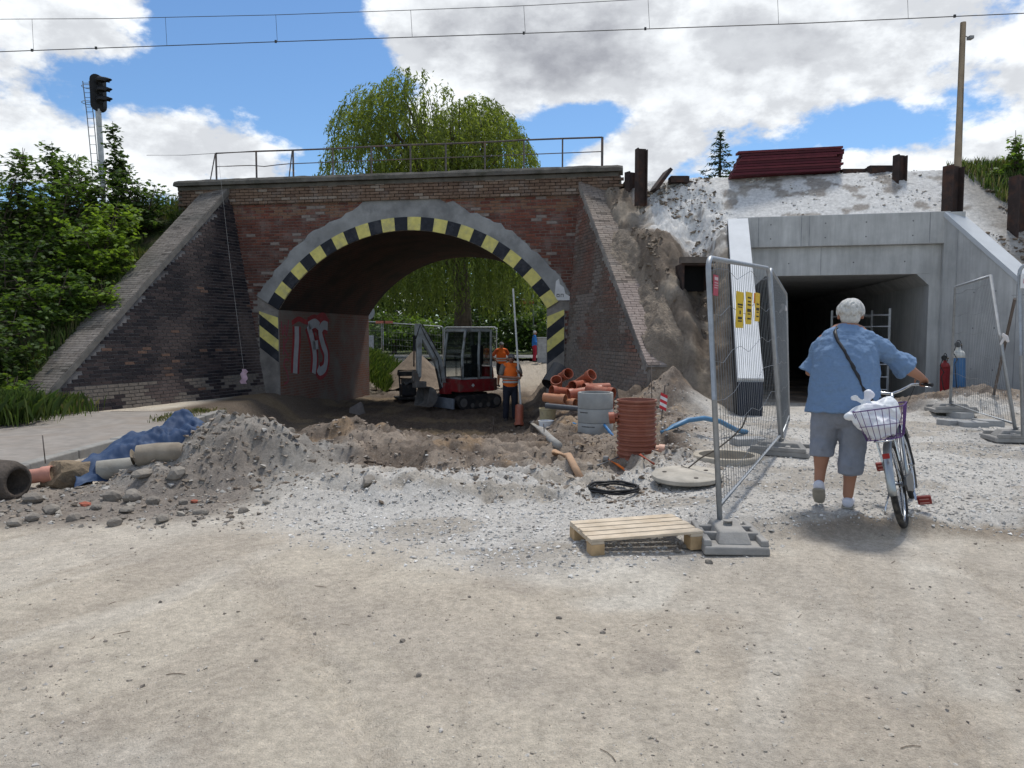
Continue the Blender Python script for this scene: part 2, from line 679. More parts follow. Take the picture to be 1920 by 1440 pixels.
def gcol(x, y, z):
    wx = x + .9 * (fbm(x * .8, y * .8, 4, 41) - .5)
    wy = y + .9 * (fbm(x * .8, y * .8, 4, 43) - .5)
    c = np.ones(x.shape + (3,)) * np.array((.51, .45, .365))
    n1 = fbm(x * .5, y * .5, 4, 51)
    c = mixc(c, (.46, .40, .325), .7 * sm(.45, .66, n1))
    c = mixc(c, (.33, .285, .24), .45 * sm(.58, .7, fbm(x * 1.7, y * 1.7, 4, 53)))
    c = mixc(c, (.585, .545, .475), .7 * sm(.5, .64, fbm(x * .45 + 4, y * .8, 4, 57)))
    # bands pressed by wheels, running into the site
    al_, cr_ = x * .42 + y * .91, x * .91 - y * .42
    st_ = fbm(cr_ * 2.2, al_ * .22, 4, 58)
    c = mixc(c, (.40, .345, .28), .55 * sm(.5, .62, st_))
    c = mixc(c, (.57, .52, .445), .5 * sm(.52, .64, fbm(cr_ * 3.1 + 9, al_ * .3, 4, 59)))
    al2, cr2 = -x * .78 + y * .62, x * .62 + y * .78
    c = mixc(c, (.41, .36, .3), .4 * sm(.55, .65, fbm(cr2 * 2.6, al2 * .25, 4, 60)))
    # pale crushed stone
    w = 1 - sm(.62, 1.12, np.hypot((wx - .15) / 2.5, (wy - 6.75) / 1.75))
    ye = y + .3 * (fbm(x * 1.5, y * 1.5, 3, 44) - .5) + .12 * (fbm(x * 6, y * 6, 2, 45) - .5)
    w = np.maximum(w, .92 * sm(5.88, 5.97, ye) * sm(1.2, 1.7, wx))
    c = mixc(c, (.50, .48, .45), .88 * w)
    c = mixc(c, (.34, .30, .25), .75 * w * sm(.52, .64, fbm(x * 1.3, y * 2.4, 4, 61)))
    c = mixc(c, (.22, .175, .13), .75 * sm(5.55, 5.86, ye) * (1 - sm(5.86, 5.95, ye)) * sm(1.7, 2.4, wx))
    # brown soil
    b = sm(7.5, 8.3, wy - .25 * (x > 0)) * (1 - sm(1.7, 2.4, wx - .22 * (y - 8))) * sm(-5.2, -4.5, wx)
    b = np.maximum(b, sm(12.0, 12.8, wy) * sm(5.6, 6.6, wx))
    n2 = fbm(x * 1.6, y * 1.6, 4, 71)
    soil = mixc(np.ones(x.shape + (3,)) * np.array((.115, .085, .065)), (.25, .2, .158), sm(.4, .62, n2))
    soil = mixc(soil, (.33, .22, .125), .6 * sm(.62, .74, fbm(x * 2.2, y * 2.2, 3, 81)))
    c = c * (1 - .92 * b[..., None]) + soil * .92 * b[..., None]
    # grey heap on the left
    g = (1 - sm(.7, 1.15, np.hypot((wx + 3.1) / 1.5, (wy - 8.0) / 1.5)))
    c = mixc(c, (.27, .25, .225), .85 * g)
    c = mixc(c, (.40, .39, .37), .5 * g * sm(.45, .62, n2))
    # pit: damp dark soil
    p = sm(10.9, 12.6, wy + 1.0 * sm(-1.8, -3.6, x)) * (1 - sm(.1, .9, wx)) * sm(-7.5, -6.8, x) * (1 - sm(26, 30, y))
    c = mixc(c, (.085, .063, .047), .95 * p)
    c = mixc(c, (.2, .145, .085), .6 * p * sm(.58, .7, fbm(x * .9, y * .9, 3, 91)))
    # rubble strip
    r = sm(6.0, 6.5, wy) * (1 - sm(7.4, 8.2, wy)) * (1 - sm(-2.7, -2.2, wx))
    c = mixc(c, (.2, .17, .145), .85 * r)
    # beyond the bridge: sand, then grass
    f = sm(27, 31, wy)
    c = mixc(c, (.36, .31, .25), f)
    c = mixc(c, (.07, .1, .03), sm(46, 50, wy) * .9)
    return np.clip(c * (.86 + .28 * fbm(x * 9, y * 9, 2, 99))[..., None], 0, 1)


M_GROUND = mat('ground_soil', (0, 0, 0), .95, .22, 22, .85, attr='bc', spec=.15, fine=1.1, bdist=.022, dirt=(.5, .46, .39), dirt_amt=.15, dirt_scale=34)
# fine grit on top of the soil colour
nt = M_GROUND.node_tree
g_ = [n for n in nt.nodes if n.type == 'NEW_GEOMETRY'][0]
bs_ = nt.nodes['Principled BSDF']
src = bs_.inputs['Base Color'].links[0].from_socket
for sc_, lo_, hi_ in ((170, .86, 1.14), (60, .92, 1.08)):
    nz_ = nt.nodes.new('ShaderNodeTexNoise'); nz_.inputs['Scale'].default_value = sc_; nz_.inputs['Detail'].default_value = 3
    nt.links.new(g_.outputs['Position'], nz_.inputs['Vector'])
    rg_ = nt.nodes.new('ShaderNodeMapRange'); rg_.inputs['From Min'].default_value = .34; rg_.inputs['From Max'].default_value = .66
    rg_.inputs['To Min'].default_value = lo_; rg_.inputs['To Max'].default_value = hi_
    nt.links.new(nz_.outputs[0], rg_.inputs['Value'])
    ml_ = nt.nodes.new('ShaderNodeVectorMath'); ml_.operation = 'SCALE'
    nt.links.new(src, ml_.inputs[0]); nt.links.new(rg_.outputs[0], ml_.inputs['Scale'])
    src = ml_.outputs[0]
nt.links.new(src, bs_.inputs['Base Color'])
vo_ = nt.nodes.new('ShaderNodeTexVoronoi'); vo_.inputs['Scale'].default_value = 95
nt.links.new(g_.outputs['Position'], vo_.inputs['Vector'])
b1_ = [n for n in nt.nodes if n.type == 'BUMP'][0]
b2_ = nt.nodes.new('ShaderNodeBump'); b2_.inputs['Strength'].default_value = .22; b2_.inputs['Distance'].default_value = .005; b2_.invert = True
nt.links.new(vo_.outputs['Distance'], b2_.inputs['Height']); nt.links.new(b1_.outputs[0], b2_.inputs['Normal'])
nt.links.new(b2_.outputs[0], bs_.inputs['Normal'])
gx = axis(-420, -8, 9, 420, .038, 1.045)
gy = axis(-30, 2.0, 14.5, 900, .038, 1.03)
ground = grid_mesh('ground', gx, gy, H, gcol, M_GROUND)
ground['kind'] = 'structure'

# scattered stones -------------------------------------------------------
def scatter(name, label, pts, size, cols, m, seed, cat='gravel'):
    rg = np.random.RandomState(seed)
    # irregular octahedra
    base = np.array(((1, .2, 0), (-.1, 1, .1), (-1, 0, .2), (.2, -1, -.1), (.1, 0, 1), (0, .1, -1)), float)
    fa = np.array(((0, 1, 4), (1, 2, 4), (2, 3, 4), (3, 0, 4), (1, 0, 5), (2, 1, 5), (3, 2, 5), (0, 3, 5)))
    n = len(pts)
    s = size[0] * (size[1] / size[0]) ** (rg.rand(n) ** 2.6)
    V = base[None] + rg.uniform(-.45, .45, (n, 6, 3))
    q_ = rg.normal(0, 1, (n, 4)); q_ /= np.linalg.norm(q_, axis=1)[:, None]
    uv_ = np.cross(q_[:, None, 1:], V); V = V + 2 * (q_[:, None, :1] * uv_ + np.cross(q_[:, None, 1:], uv_))
    V = V * s[:, None, None] * np.array((1, 1, .62))
    a = rg.rand(n) * 6.28
    ca, sa = np.cos(a)[:, None], np.sin(a)[:, None]
    V = np.stack([V[..., 0] * ca - V[..., 1] * sa, V[..., 0] * sa + V[..., 1] * ca, V[..., 2]], -1)
    z = H(pts[:, 0], pts[:, 1]) + s * .18
    V += np.stack([pts[:, 0], pts[:, 1], z], -1)[:, None]
    F = (fa[None] + (np.arange(n) * 6)[:, None, None]).reshape(-1, 3)
    me = bpy.data.meshes.new(name)
    me.from_pydata(V.reshape(-1, 3).tolist(), [], F.tolist())
    cc = np.array(cols)[rg.randint(0, len(cols), n)] * rg.uniform(.7, 1.2, (n, 1))
    arr = np.ones((n * 24, 4), np.float32)
    arr[:, :3] = np.repeat(np.clip(cc, 0, .8), 24, axis=0)
    me.color_attributes.new('bc', 'FLOAT_COLOR', 'CORNER').data.foreach_set('color', arr.ravel())
    me.materials.append(m)
    o = bpy.data.objects.new(name, me)
    C.objects.link(o)
    return tag(o, label, cat, kind='stuff')


M_STONE = mat('stones', (0, 0, 0), .9, .2, 30, .3, attr='bc', spec=.2)
rs = np.random.RandomState(3)


def field(n, x0, x1, y0, y1, test, near=True):
    out = []
    while len(out) < n:
        k = 4000
        x = rs.uniform(x0, x1, k)
        y = 1 / rs.uniform(1 / y1, 1 / y0, k) if near else rs.uniform(y0, y1, k)
        t = test(x, y) > rs.rand(k)
        out += list(zip(x[t], y[t]))
    return np.array(out[:n])


inview = lambda x, y: (np.abs(x) < y * .72 + .5)
tan = [(.42, .38, .32), (.33, .29, .24), (.5, .47, .43), (.24, .21, .18)]
pale = [(.54, .525, .495), (.48, .465, .44), (.6, .585, .56), (.38, .36, .335)]
scatter('gravel', 'small tan pebbles strewn over the sandy foreground', field(2000, -7, 7, 2.2, 6.2, lambda x, y: inview(x, y) * (.12 + sm(.45, .7, fbm(x * .9, y * .9, 3, 6)))), (.003, .015), tan, M_STONE, 11)


def white_w(x, y):
    wx, wy = x + .9 * (fbm(x * .8, y * .8, 4, 41) - .5), y + .9 * (fbm(x * .8, y * .8, 4, 43) - .5)
    w = 1 - sm(.62, 1.12, np.hypot((wx - .15) / 2.5, (wy - 6.75) / 1.75))
    ye = y + .3 * (fbm(x * 1.5, y * 1.5, 3, 44) - .5) + .12 * (fbm(x * 6, y * 6, 2, 45) - .5)
    return np.maximum(w, sm(5.75, 5.92, ye) * sm(1.0, 1.5, wx)) * inview(x, y)


scatter('gravel', 'fine grit and sand grains on the bare foreground', field(6000, -5, 5, 2.2, 5.4, lambda x, y: inview(x, y) * (.3 + sm(.4, .7, fbm(x * 1.3, y * 1.3, 3, 66)))), (.0016, .006), tan + [(.6, .57, .52)], M_STONE, 17)
scatter('gravel', 'pale crushed stone spread before the concrete underpass', field(24000, -4, 9, 4.8, 13, white_w), (.005, .022), pale, M_STONE, 12)
soilw = lambda x, y: sm(6.5, 7.4, y) * (1 - sm(15, 18, y)) * sm(-4.8, -4, x) * (1 - sm(1.6, 2.4, x - .2 * (y - 8))) * (.25 + sm(.4, .6, fbm(x, y, 3, 15)))
scatter('gravel', 'brown clods and pebbles on the dug-up soil heaps', field(8000, -5, 4, 6.3, 18, soilw), (.008, .042), [(.22, .175, .135), (.16, .125, .095), (.29, .245, .2), (.25, .2, .16), (.32, .28, .24)], M_STONE, 13)
rubw = lambda x, y: sm(5.9, 6.4, y) * (1 - sm(8, 9, y)) * (1 - sm(-2.6, -1.8, x)) * inview(x, y)
scatter('gravel', 'broken stone rubble along the edge of the grey heap', field(2000, -6.2, -1.6, 5.8, 9, rubw), (.008, .042), [(.28, .255, .22), (.2, .175, .15), (.36, .34, .31), (.24, .2, .16)], M_STONE, 14)

# thin dry twigs
tw = MB()
for _ in range(34):
    x, y = rnd.uniform(-4.5, 4.5), rnd.uniform(2.6, 6.2)
    a, L = rnd.uniform(0, 3.14), rnd.uniform(.03, .1)
    pts, cv = [], rnd.uniform(-.6, .6)
    for k in range(4):
        xx, yy = x + math.cos(a + cv * k / 3) * L * (k / 3), y + math.sin(a + cv * k / 3) * L * (k / 3)
        pts.append((xx, yy, gz(xx, yy) + .004))
    tw.tube(pts, rnd.uniform(.001, .0022), 4)
tag(tw.build('dry_twigs', mat('twig', (.14, .105, .075), .9)), 'thin dry twigs lying on the sandy ground', 'twigs', kind='stuff')
# ------------------------------------------------------------------ brick bridge
U2 = Vector((.9867, -.1625, 0))
N2 = Vector((.1625, .9867, 0))
F0 = Vector((-8.65, 20.35, 0))
S_A0, S_A1, S_C, A_R, A_Z = 2.48, 9.65, 6.065, 4.2, .03
DEPTH, SPR = 6.8, 2.22
TOPZ = 5.25          # underside of the cornice


def BF(s, t, z):
    return F0 + U2 * s + N2 * t + Vector((0, 0, z))


def arch_z(s):
    d = abs(s - S_C)
    return math.sqrt(max(A_R ** 2 - d * d, 0)) + A_Z if d < 3.585 else -1


bridge = thing('brick_bridge', 'old brick railway bridge with a wide arch edged in yellow and black', 'bridge', BF(S_C, 0, 0))
M_MORT = mat('mortar', (.27, .245, .22), .95, .3, 5, .5, dirt=(.1, .09, .085), dirt_amt=.7, dirt_scale=.7)
M_BRICK = mat('brick_fired', (0, 0, 0), .9, .28, 14, .5, attr='bc', spec=.2, bdist=.006, dirt=(.24, .22, .205), dirt_amt=.35, dirt_scale=2.6)
M_CONC_OLD = mat('old_concrete', (.125, .115, .10), .95, .35, 3, .7, dirt=(.06, .06, .045), dirt_amt=.7, dirt_scale=2.2, bdist=.02)

# body: front and back wall with the arch opening, vault, piers
ss = [-.35, 1.0] + [S_C - 3.585 + 7.17 * i / 40 for i in range(41)] + [11.0, 11.45]
ss = sorted(set(ss))
zb = -1.3
for t, fl in ((DEPTH, 0), (.012, 1)):
    w = MB()
    for a, b in zip(ss[:-1], ss[1:]):
        m_ = (a + b) / 2
        if S_A0 < m_ < S_A1:
            q = [BF(a, t, max(arch_z(a), SPR)), BF(b, t, max(arch_z(b), SPR)), BF(b, t, TOPZ + .2), BF(a, t, TOPZ + .2)]
        else:
            q = [BF(a, t, zb), BF(b, t, zb), BF(b, t, TOPZ + .2), BF(a, t, TOPZ + .2)]
        w.add(q if fl else q[::-1], [(0, 1, 2, 3)])
    wall = w.build('front_wall' if fl else 'back_wall', M_MORT, bridge, world=True)

# vault and inner pier walls with their own brick pattern
def brick_tex(name, c1, c2, mortar, bw=.25, bh=.077, dark=None):
    m = bpy.data.materials.new(name)
    m.use_nodes = True
    nd, lk = m.node_tree.nodes, m.node_tree.links
    b = nd['Principled BSDF']
    b.inputs['Roughness'].default_value = .9
    b.inputs['Specular IOR Level'].default_value = .2
    uv = nd.new('ShaderNodeUVMap')
    br = nd.new('ShaderNodeTexBrick')
    lk.new(uv.outputs[0], br.inputs['Vector'])
    for k, v in (('Color1', (*c1, 1)), ('Color2', (*c2, 1)), ('Mortar', (*mortar, 1))):
        br.inputs[k].default_value = v
    br.inputs['Scale'].default_value = 1
    br.inputs['Mortar Size'].default_value = .007
    br.inputs['Brick Width'].default_value = bw
    br.inputs['Row Height'].default_value = bh
    g = nd.new('ShaderNodeNewGeometry')
    nz = nd.new('ShaderNodeTexNoise')
    lk.new(g.outputs['Position'], nz.inputs['Vector'])
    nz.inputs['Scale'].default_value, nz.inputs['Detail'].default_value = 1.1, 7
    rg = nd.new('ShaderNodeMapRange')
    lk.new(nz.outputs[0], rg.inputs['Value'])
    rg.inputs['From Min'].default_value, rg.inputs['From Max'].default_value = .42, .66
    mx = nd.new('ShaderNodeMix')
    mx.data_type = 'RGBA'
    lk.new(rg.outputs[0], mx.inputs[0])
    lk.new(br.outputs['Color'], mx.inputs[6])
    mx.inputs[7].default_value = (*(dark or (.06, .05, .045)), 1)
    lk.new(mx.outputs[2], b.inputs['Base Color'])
    bp = nd.new('ShaderNodeBump')
    bp.inputs['Strength'].default_value, bp.inputs['Distance'].default_value = .6, .012
    inv = nd.new('ShaderNodeMath')
    inv.operation = 'SUBTRACT'
    inv.inputs[0].default_value = 1
    lk.new(br.outputs['Fac'], inv.inputs[1])
    lk.new(inv.outputs[0], bp.inputs['Height'])
    lk.new(bp.outputs[0], b.inputs['Normal'])
    return m


def uv_strip(name, path, t0, t1, m, parent, nseg=1):
    """strip from a list of (s,z) swept along t, UV in metres"""
    vs, fs, uv = [], [], []
    L = [0]
    for (a, b) in zip(path[:-1], path[1:]):
        L.append(L[-1] + math.hypot(a[0] - b[0], a[1] - b[1]))
    for (s, z), l in zip(path, L):
        vs += [BF(s, t0, z), BF(s, t1, z)]
        uv += [(t0, l), (t1, l)]
    for i in range(len(path) - 1):
        fs.append((2 * i, 2 * i + 1, 2 * i + 3, 2 * i + 2))
    me = bpy.data.meshes.new(name)
    me.from_pydata([tuple(v) for v in vs], [], fs)
    ul = me.uv_layers.new(name='UVMap')
    for lp in me.loops:
        ul.data[lp.index].uv = uv[lp.vertex_index]
    me.materials.append(m)
    o = bpy.data.objects.new(name, me)
    C.objects.link(o)
    o.parent = parent
    o.matrix_parent_inverse = parent_world(parent).inverted()
    return o


M_VAULT = brick_tex('vault_brick', (.075, .03, .022), (.05, .026, .02), (.075, .065, .055), dark=(.03, .025, .022))  # brick colours darkened to deepen the shade inside the vault
M_PIER = brick_tex('pier_render', (.2, .085, .055), (.17, .1, .075), (.2, .17, .145), dark=(.19, .165, .145))
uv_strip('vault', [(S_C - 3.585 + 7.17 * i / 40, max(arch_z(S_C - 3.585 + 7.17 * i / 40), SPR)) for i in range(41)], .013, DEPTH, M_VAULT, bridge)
uv_strip('pier_side', [(S_A0, zb), (S_A0, SPR)], .013, DEPTH, M_PIER, bridge)
uv_strip('pier_side', [(S_A1, SPR), (S_A1, zb)], .013, DEPTH, M_PIER, bridge)
# deck behind the cornice
d = MB()
d.obox(BF(5.55, DEPTH / 2 + .2, 5.42), U2 * 5.9, N2 * (DEPTH / 2 - .25), Vector((0, 0, .09)))
d.build('deck', mat('ballast', (.2, .18, .16), .95, .4, 9, .9), bridge, world=True)

# cornice: lower concrete course and rough cap
cr = MB()
cr.obox(BF(5.55, .12, 5.455), U2 * 5.85, N2 * .22, Vector((0, 0, .05)))
cr.build('cornice', M_CONC_OLD, bridge, world=True, bevel=.015)
cp = MB()
NS = 90
prof = [(-.2, 5.512), (-.2, 5.60), (-.14, 5.67), (.3, 5.69), (.36, 5.512)]
vs, fs = [], []
for i in range(NS + 1):
    s_ = -.36 + 11.86 * i / NS
    e = min(1, (s_ + .36) / .15 + .55, (11.5 - s_) / .22 + .35)
    for j, (t, z) in enumerate(prof):
        nz = float(fbm(np.array([s_ * 3.1 + j * 7]), np.array([j * 3.3]), 3, 5)[0]) - .5
        vs.append(BF(s_, t * (1 if j < 3 else 1) + (.05 * nz), z * 1 - (1 - e) * .05 * (j in (1, 2, 3)) + (.055 * nz if j in (1, 2, 3) else 0)))
k = len(prof)
for i in range(NS):
    for j in range(k):
        l = (j + 1) % k
        fs.append((i * k + j, i * k + l, (i + 1) * k + l, (i + 1) * k + j))
fs += [tuple(range(k)), tuple(NS * k + j for j in range(k))[::-1]]
cp.add(vs, fs).build('cap', M_CONC_OLD, bridge, world=True)

# ---- bricks -------------------------------------------------------------
BRK = []        # (area px, centre, half vectors, colour, owner index)
Z3 = Vector((0, 0, 1))


def nf(x, y, sc, seed):
    return float(fbm(np.array([x * sc]), np.array([y * sc]), 3, seed)[0])


def lerp3(a, b, w_):
    w_ = max(0, min(1, w_))
    return tuple(p * (1 - w_) + q * w_ for p, q in zip(a, b))


def view_area(c, e1, e2, nrm_):
    v = Vector((0, 0, CAM_H)) - c
    dd = v.length
    f = max(0, v.normalized().dot(nrm_))
    px = 960 + c.x / c.y * FPX
    if not -10 < px < 1930:
        f = 0
    return 4 * e1.length * e2.length * f * (FPX / dd) ** 2


def brick(c, e1, e2, e3, col, owner, nrm_):
    BRK.append((view_area(c, e1, e2, nrm_), c, e1, e2, e3, col, owner))


# facade bricks
FN = -N2
def ring_in(s, z):
    """inside the rendered ring or the opening"""
    if z < SPR - .02:
        return S_A0 - .55 < s < S_A1 + .44 or False
    r = math.hypot(s - S_C, z - A_Z)
    return r < A_R + .68 + .12 * (nf(s, z, .8, 3) - .5)


row, z = 0, -.35
while z < TOPZ + .16:
    hh = .062
    tanb = z > 4.93
    off = (row % 2) * .125
    s_ = -.3 + off
    while s_ < 11.4:
        L = .242 + rnd.uniform(-.006, .006)
        cs, cz = s_ + L / 2, z + hh / 2
        if not ring_in(cs, cz):
            g1, g2 = nf(cs, cz, .55, 61), nf(cs, cz, 1.6, 67)
            red = lerp3((.13, .045, .034), (.2, .075, .05), rnd.random())
            drk = lerp3((.035, .026, .026), (.075, .054, .048), rnd.random())
            if tanb:
                col = lerp3((.20, .135, .095), (.13, .085, .062), rnd.random())
                if rnd.random() < .1:
                    col = (.26, .21, .17)
            else:
                # soot-stained low down and to the left, clean red at the top
                k_ = (1.15 - (cz - 1.6) / 3.2) * .95 + (g1 - .5) * 1.6 + (rnd.random() - .5) * .35
                if cs > 8.5:
                    k_ -= .15
                col = lerp3(red, drk, k_)
                if cz > 4.62 and rnd.random() < .5:
                    col = lerp3(col, (.21, .12, .075), .7)
                if rnd.random() < .02 + .07 * (g2 > .6):
                    col = (.23, .19, .17)
            pr = rnd.uniform(-.003, .004) + (.045 if tanb else 0)
            brick(BF(cs, .006 - pr, cz), U2 * (L / 2), Z3 * (hh / 2), N2 * (.012 if not tanb else .05), col, 'front_wall', FN)
        s_ += L + .016
    z += .0765
    row += 1


class Wing:
    def __init__(s, jb, jt, d, L, z_end, z_top, name, road_n, depth):
        s.jb, s.jt = Vector(jb), Vector(jt)
        s.b = (s.jt - s.jb) / (s.jt.z - s.jb.z)
        s.d = Vector((d[0], d[1], 0)).normalized()
        s.L, s.z1, s.z0, s.name = L, z_end, z_top, name
        s.n = Vector((road_n[0], road_n[1], 0)).normalized()
        s.depth = depth

    def p(s, l, z, o=0):
        return s.jb + s.b * (z - s.jb.z) + s.d * l + s.n * o

    def top(s, l):
        return s.z0 + (s.z1 - s.z0) * l / s.L


WL = Wing((-6.62, 20.0, .03), (-7.53, 20.17, 5.53), (-.368, -.93), 6.15, .36, 5.40, 'left', (.93, -.368), .8)
WR = Wing((1.27, 18.72, 0), (1.67, 18.65, 5.33), (.252, -.967), 4.85, .92, 5.25, 'right', (-.967, -.252), .86)
for W, lab in ((WL, 'soot-black sloping wing wall beside the overgrown bank'), (WR, 'red-brown sloping wing wall half buried in soil')):
    o_ = MB()
    back = -W.n * W.depth
    a0, a1, a2, a3 = W.p(-.3, -.6), W.p(W.L, -.6), W.p(W.L, W.z1), W.p(-.3, W.top(-.3))
    vsw = [a0, a1, a2, a3] + [q + back for q in (a0, a1, a2, a3)]
    fsw = [(0, 1, 2, 3), (7, 6, 5, 4), (1, 5, 6, 2), (0, 4, 5, 1), (3, 2, 6, 7), (0, 3, 7, 4)]
    o_.add(vsw, fsw)
    wing = o_.build('wing_wall', M_MORT if W is WR else mat('sooty_mortar', (.17, .16, .155), .95, .35, 5, .5, dirt=(.05, .045, .045), dirt_amt=.7, dirt_scale=.9), bridge, world=True)
    wing['label'] = lab
    W.obj = wing
    eb = W.b.normalized()
    row, z = 0, -.3
    while z < 5.3:
        l = -.1 + (row % 2) * .125
        hh = .062
        while l < W.L:
            Lb = .242 + rnd.uniform(-.006, .006)
            Lb = min(Lb, W.L - l - .002)
            cl, cz = l + Lb / 2, z + hh / 2
            if Lb > .04 and cz + .05 < W.top(l + Lb):
                g1, g2 = nf(cl + 20, cz, .6, 71), nf(cl + 20, cz, 1.7, 73)
                if W is WL:
                    col = lerp3((.018, .016, .02), (.06, .045, .044), rnd.random() ** 1.4)
                    if g1 > .6:
                        col = lerp3(col, (.11, .085, .078), min(1, (g1 - .6) * 6))
                    if rnd.random() < .02:
                        col = (.13, .08, .06)
                    if cz < .55 and g2 > .5:
                        col = lerp3(col, (.19, .165, .14), .8)
                else:
                    col = lerp3((.16, .075, .055), (.23, .12, .09), rnd.random())
                    k_ = sm(.42, .66, g1)
                    col = lerp3(col, (.14, .115, .097), float(k_) * .85)
                    if g2 > .6:
                        col = lerp3(col, (.26, .23, .205), .6)
                    if rnd.random() < .05:
                        col = lerp3(col, (.09, .075, .07), .6)
                    if cz < 1.2:
                        col = lerp3(col, (.22, .185, .155), .6)
                brick(W.p(cl, cz, .002 + rnd.uniform(-.003, .003)), W.d * (Lb / 2), eb * (hh / 2), W.n * .012, col, W.name, W.n)
            l += Lb + .016
        z += .0765
        row += 1
    # sloping coping: courses of bricks lying across the wall
    sl = (W.p(W.L, W.z1) - W.p(-.1, W.top(-.1)))
    sdir_ = sl.normalized()
    acr = -W.n
    upn = acr.cross(sdir_).normalized()
    if upn.z < 0:
        upn = -upn
    st = W.p(-.1, W.top(-.1), .05) + upn * .02
    cop = MB()
    cw = W.depth + .06
    cop.obox(st + sdir_ * (sl.length / 2) + acr * (cw / 2) + upn * .0, sdir_ * (sl.length / 2), acr * (cw / 2), upn * .06)
    cop_o = cop.build('coping', M_MORT if W is WR else mat('grey_mortar', (.16, .15, .135), .95, .3, 5, .5), bridge, world=True)
    W.cop = cop_o
    k, y_ = 0, .02
    while y_ < sl.length - .08:
        x_ = .012 if k % 2 == 0 else -.1
        while x_ < cw - .03:
            xa, xb = max(x_, .008), min(x_ + .242, cw - .008)
            if xb - xa > .05:
                c_ = st + sdir_ * (y_ + .033) + acr * ((xa + xb) / 2) + upn * (.06 + rnd.uniform(0, .006))
                g = nf(c_.x * 1, c_.y + c_.z, .9, 79)
                if W is WL:
                    col = lerp3((.155, .135, .12), (.225, .2, .18), rnd.random())
                    col = lerp3(col, (.1, .095, .085), (g - .45) * 3)
                else:
                    col = lerp3((.21, .17, .145), (.28, .235, .2), rnd.random())
                    col = lerp3(col, (.16, .135, .115), (g - .5) * 3)
                    if y_ > 4:
                        col = lerp3(col, (.34, .275, .255), .5)
                if rnd.random() < .05:
                    col = tuple(q * .5 for q in col)
                brick(c_, acr * ((xb - xa) / 2), sdir_ * .033, upn * .012, col, 'cop_' + W.name, upn)
            x_ += .252
        y_ += .0765
        k += 1

owners = {'front_wall': wall, 'left': WL.obj, 'right': WR.obj, 'cop_left': WL.cop, 'cop_right': WR.cop}
BRK.sort(key=lambda q: -q[0])
quota, single, rest = {}, [], {}
for b_ in BRK:
    q = quota.get(b_[6], 0)
    lim_ = {'front_wall': 80, 'left': 40, 'right': 60, 'cop_left': 50, 'cop_right': 65}[b_[6]]
    if q < lim_:
        quota[b_[6]] = q + 1
        single.append(b_)
    else:
        rest.setdefault(b_[6], MB()).obox(*b_[1:5], col=b_[5])
M_SOOTB = mat('sooty_brick', (0, 0, 0), .9, .28, 14, .5, attr='bc', spec=.2, bdist=.006)
BM = lambda k: M_SOOTB if k == 'left' else M_BRICK
PWI = {k: parent_world(o).inverted() for k, o in owners.items()}
for b_ in single:
    m_ = MB()
    m_.obox(*b_[1:5], col=b_[5])
    me = bpy.data.meshes.new('brick')
    me.from_pydata(m_.v, [], m_.f)
    arr = np.ones((24, 4), np.float32)
    arr[:, :3] = b_[5]
    me.color_attributes.new('bc', 'FLOAT_COLOR', 'CORNER').data.foreach_set('color', arr.ravel())
    me.materials.append(BM(b_[6]))
    o = bpy.data.objects.new('brick', me)
    C.objects.link(o)
    o.parent = owners[b_[6]]
    o.matrix_parent_inverse = PWI[b_[6]]
for k, m_ in rest.items():
    m_.build('brickwork', BM(k), owners[k], world=True, kind='stuff')

# ---- rendered ring and painted blocks -------------------------------------
M_REND = mat('cement_render', (.27, .27, .265), .9, .28, 2.2, .4, dirt=(.15, .15, .15), dirt_amt=.75, dirt_scale=1.6, fine=3)
rr = MB()
NA = 60
th0 = math.asin(3.585 / A_R)
vs, fs = [], []
for i in range(NA + 1):
    th = -th0 * 1.0 + 2 * th0 * i / NA
    a_ = th
    out = A_R + .72 + .1 * (nf(th * 4, 1, 1.4, 3) - .5) + .05 * rnd.uniform(-1, 1) + (.12 if abs(th) < .3 else 0)
    for r_, t_ in ((A_R + .335, -.028), (out - .03, -.022), (out, -.004)):
        vs.append(BF(S_C + r_ * math.sin(a_), t_, A_Z + r_ * math.cos(a_)))
for i in range(NA):
    for j in range(2):
        fs.append((i * 3 + j, i * 3 + j + 1, i * 3 + j + 4, i * 3 + j + 3))
rr.add(vs, fs).build('render_ring', M_REND, bridge, world=True)
M_YEL = mat('yellow_paint', (.66, .58, .18), .75, .18, 5, .25, dirt=(.34, .31, .2), dirt_amt=.6, dirt_scale=4)
M_BLK = mat('black_paint', (.018, .02, .027), .7, .3, 5, .25, dirt=(.1, .1, .11), dirt_amt=.4, dirt_scale=3)
NB = 26
for i in range(NB):
    b_ = MB()
    vs = []
    a0, a1 = -th0 + 2 * th0 * i / NB, -th0 + 2 * th0 * (i + 1) / NB
    for q in range(5):
        a_ = a0 + (a1 - a0) * q / 4
        ri = A_R - .0 + .012 * rnd.random()
        for r_, t_ in ((ri, .3), (ri, -.038), (A_R + .34, -.038), (A_R + .34, .0)):
            vs.append(BF(S_C + r_ * math.sin(a_), t_, A_Z + r_ * math.cos(a_)))
    fs = [(q * 4 + j, q * 4 + j + 1, q * 4 + j + 5, q * 4 + j + 4) for q in range(4) for j in range(3)]
    b_.add(vs, fs).build('painted_block', M_YEL if i % 2 else M_BLK, bridge, world=True)
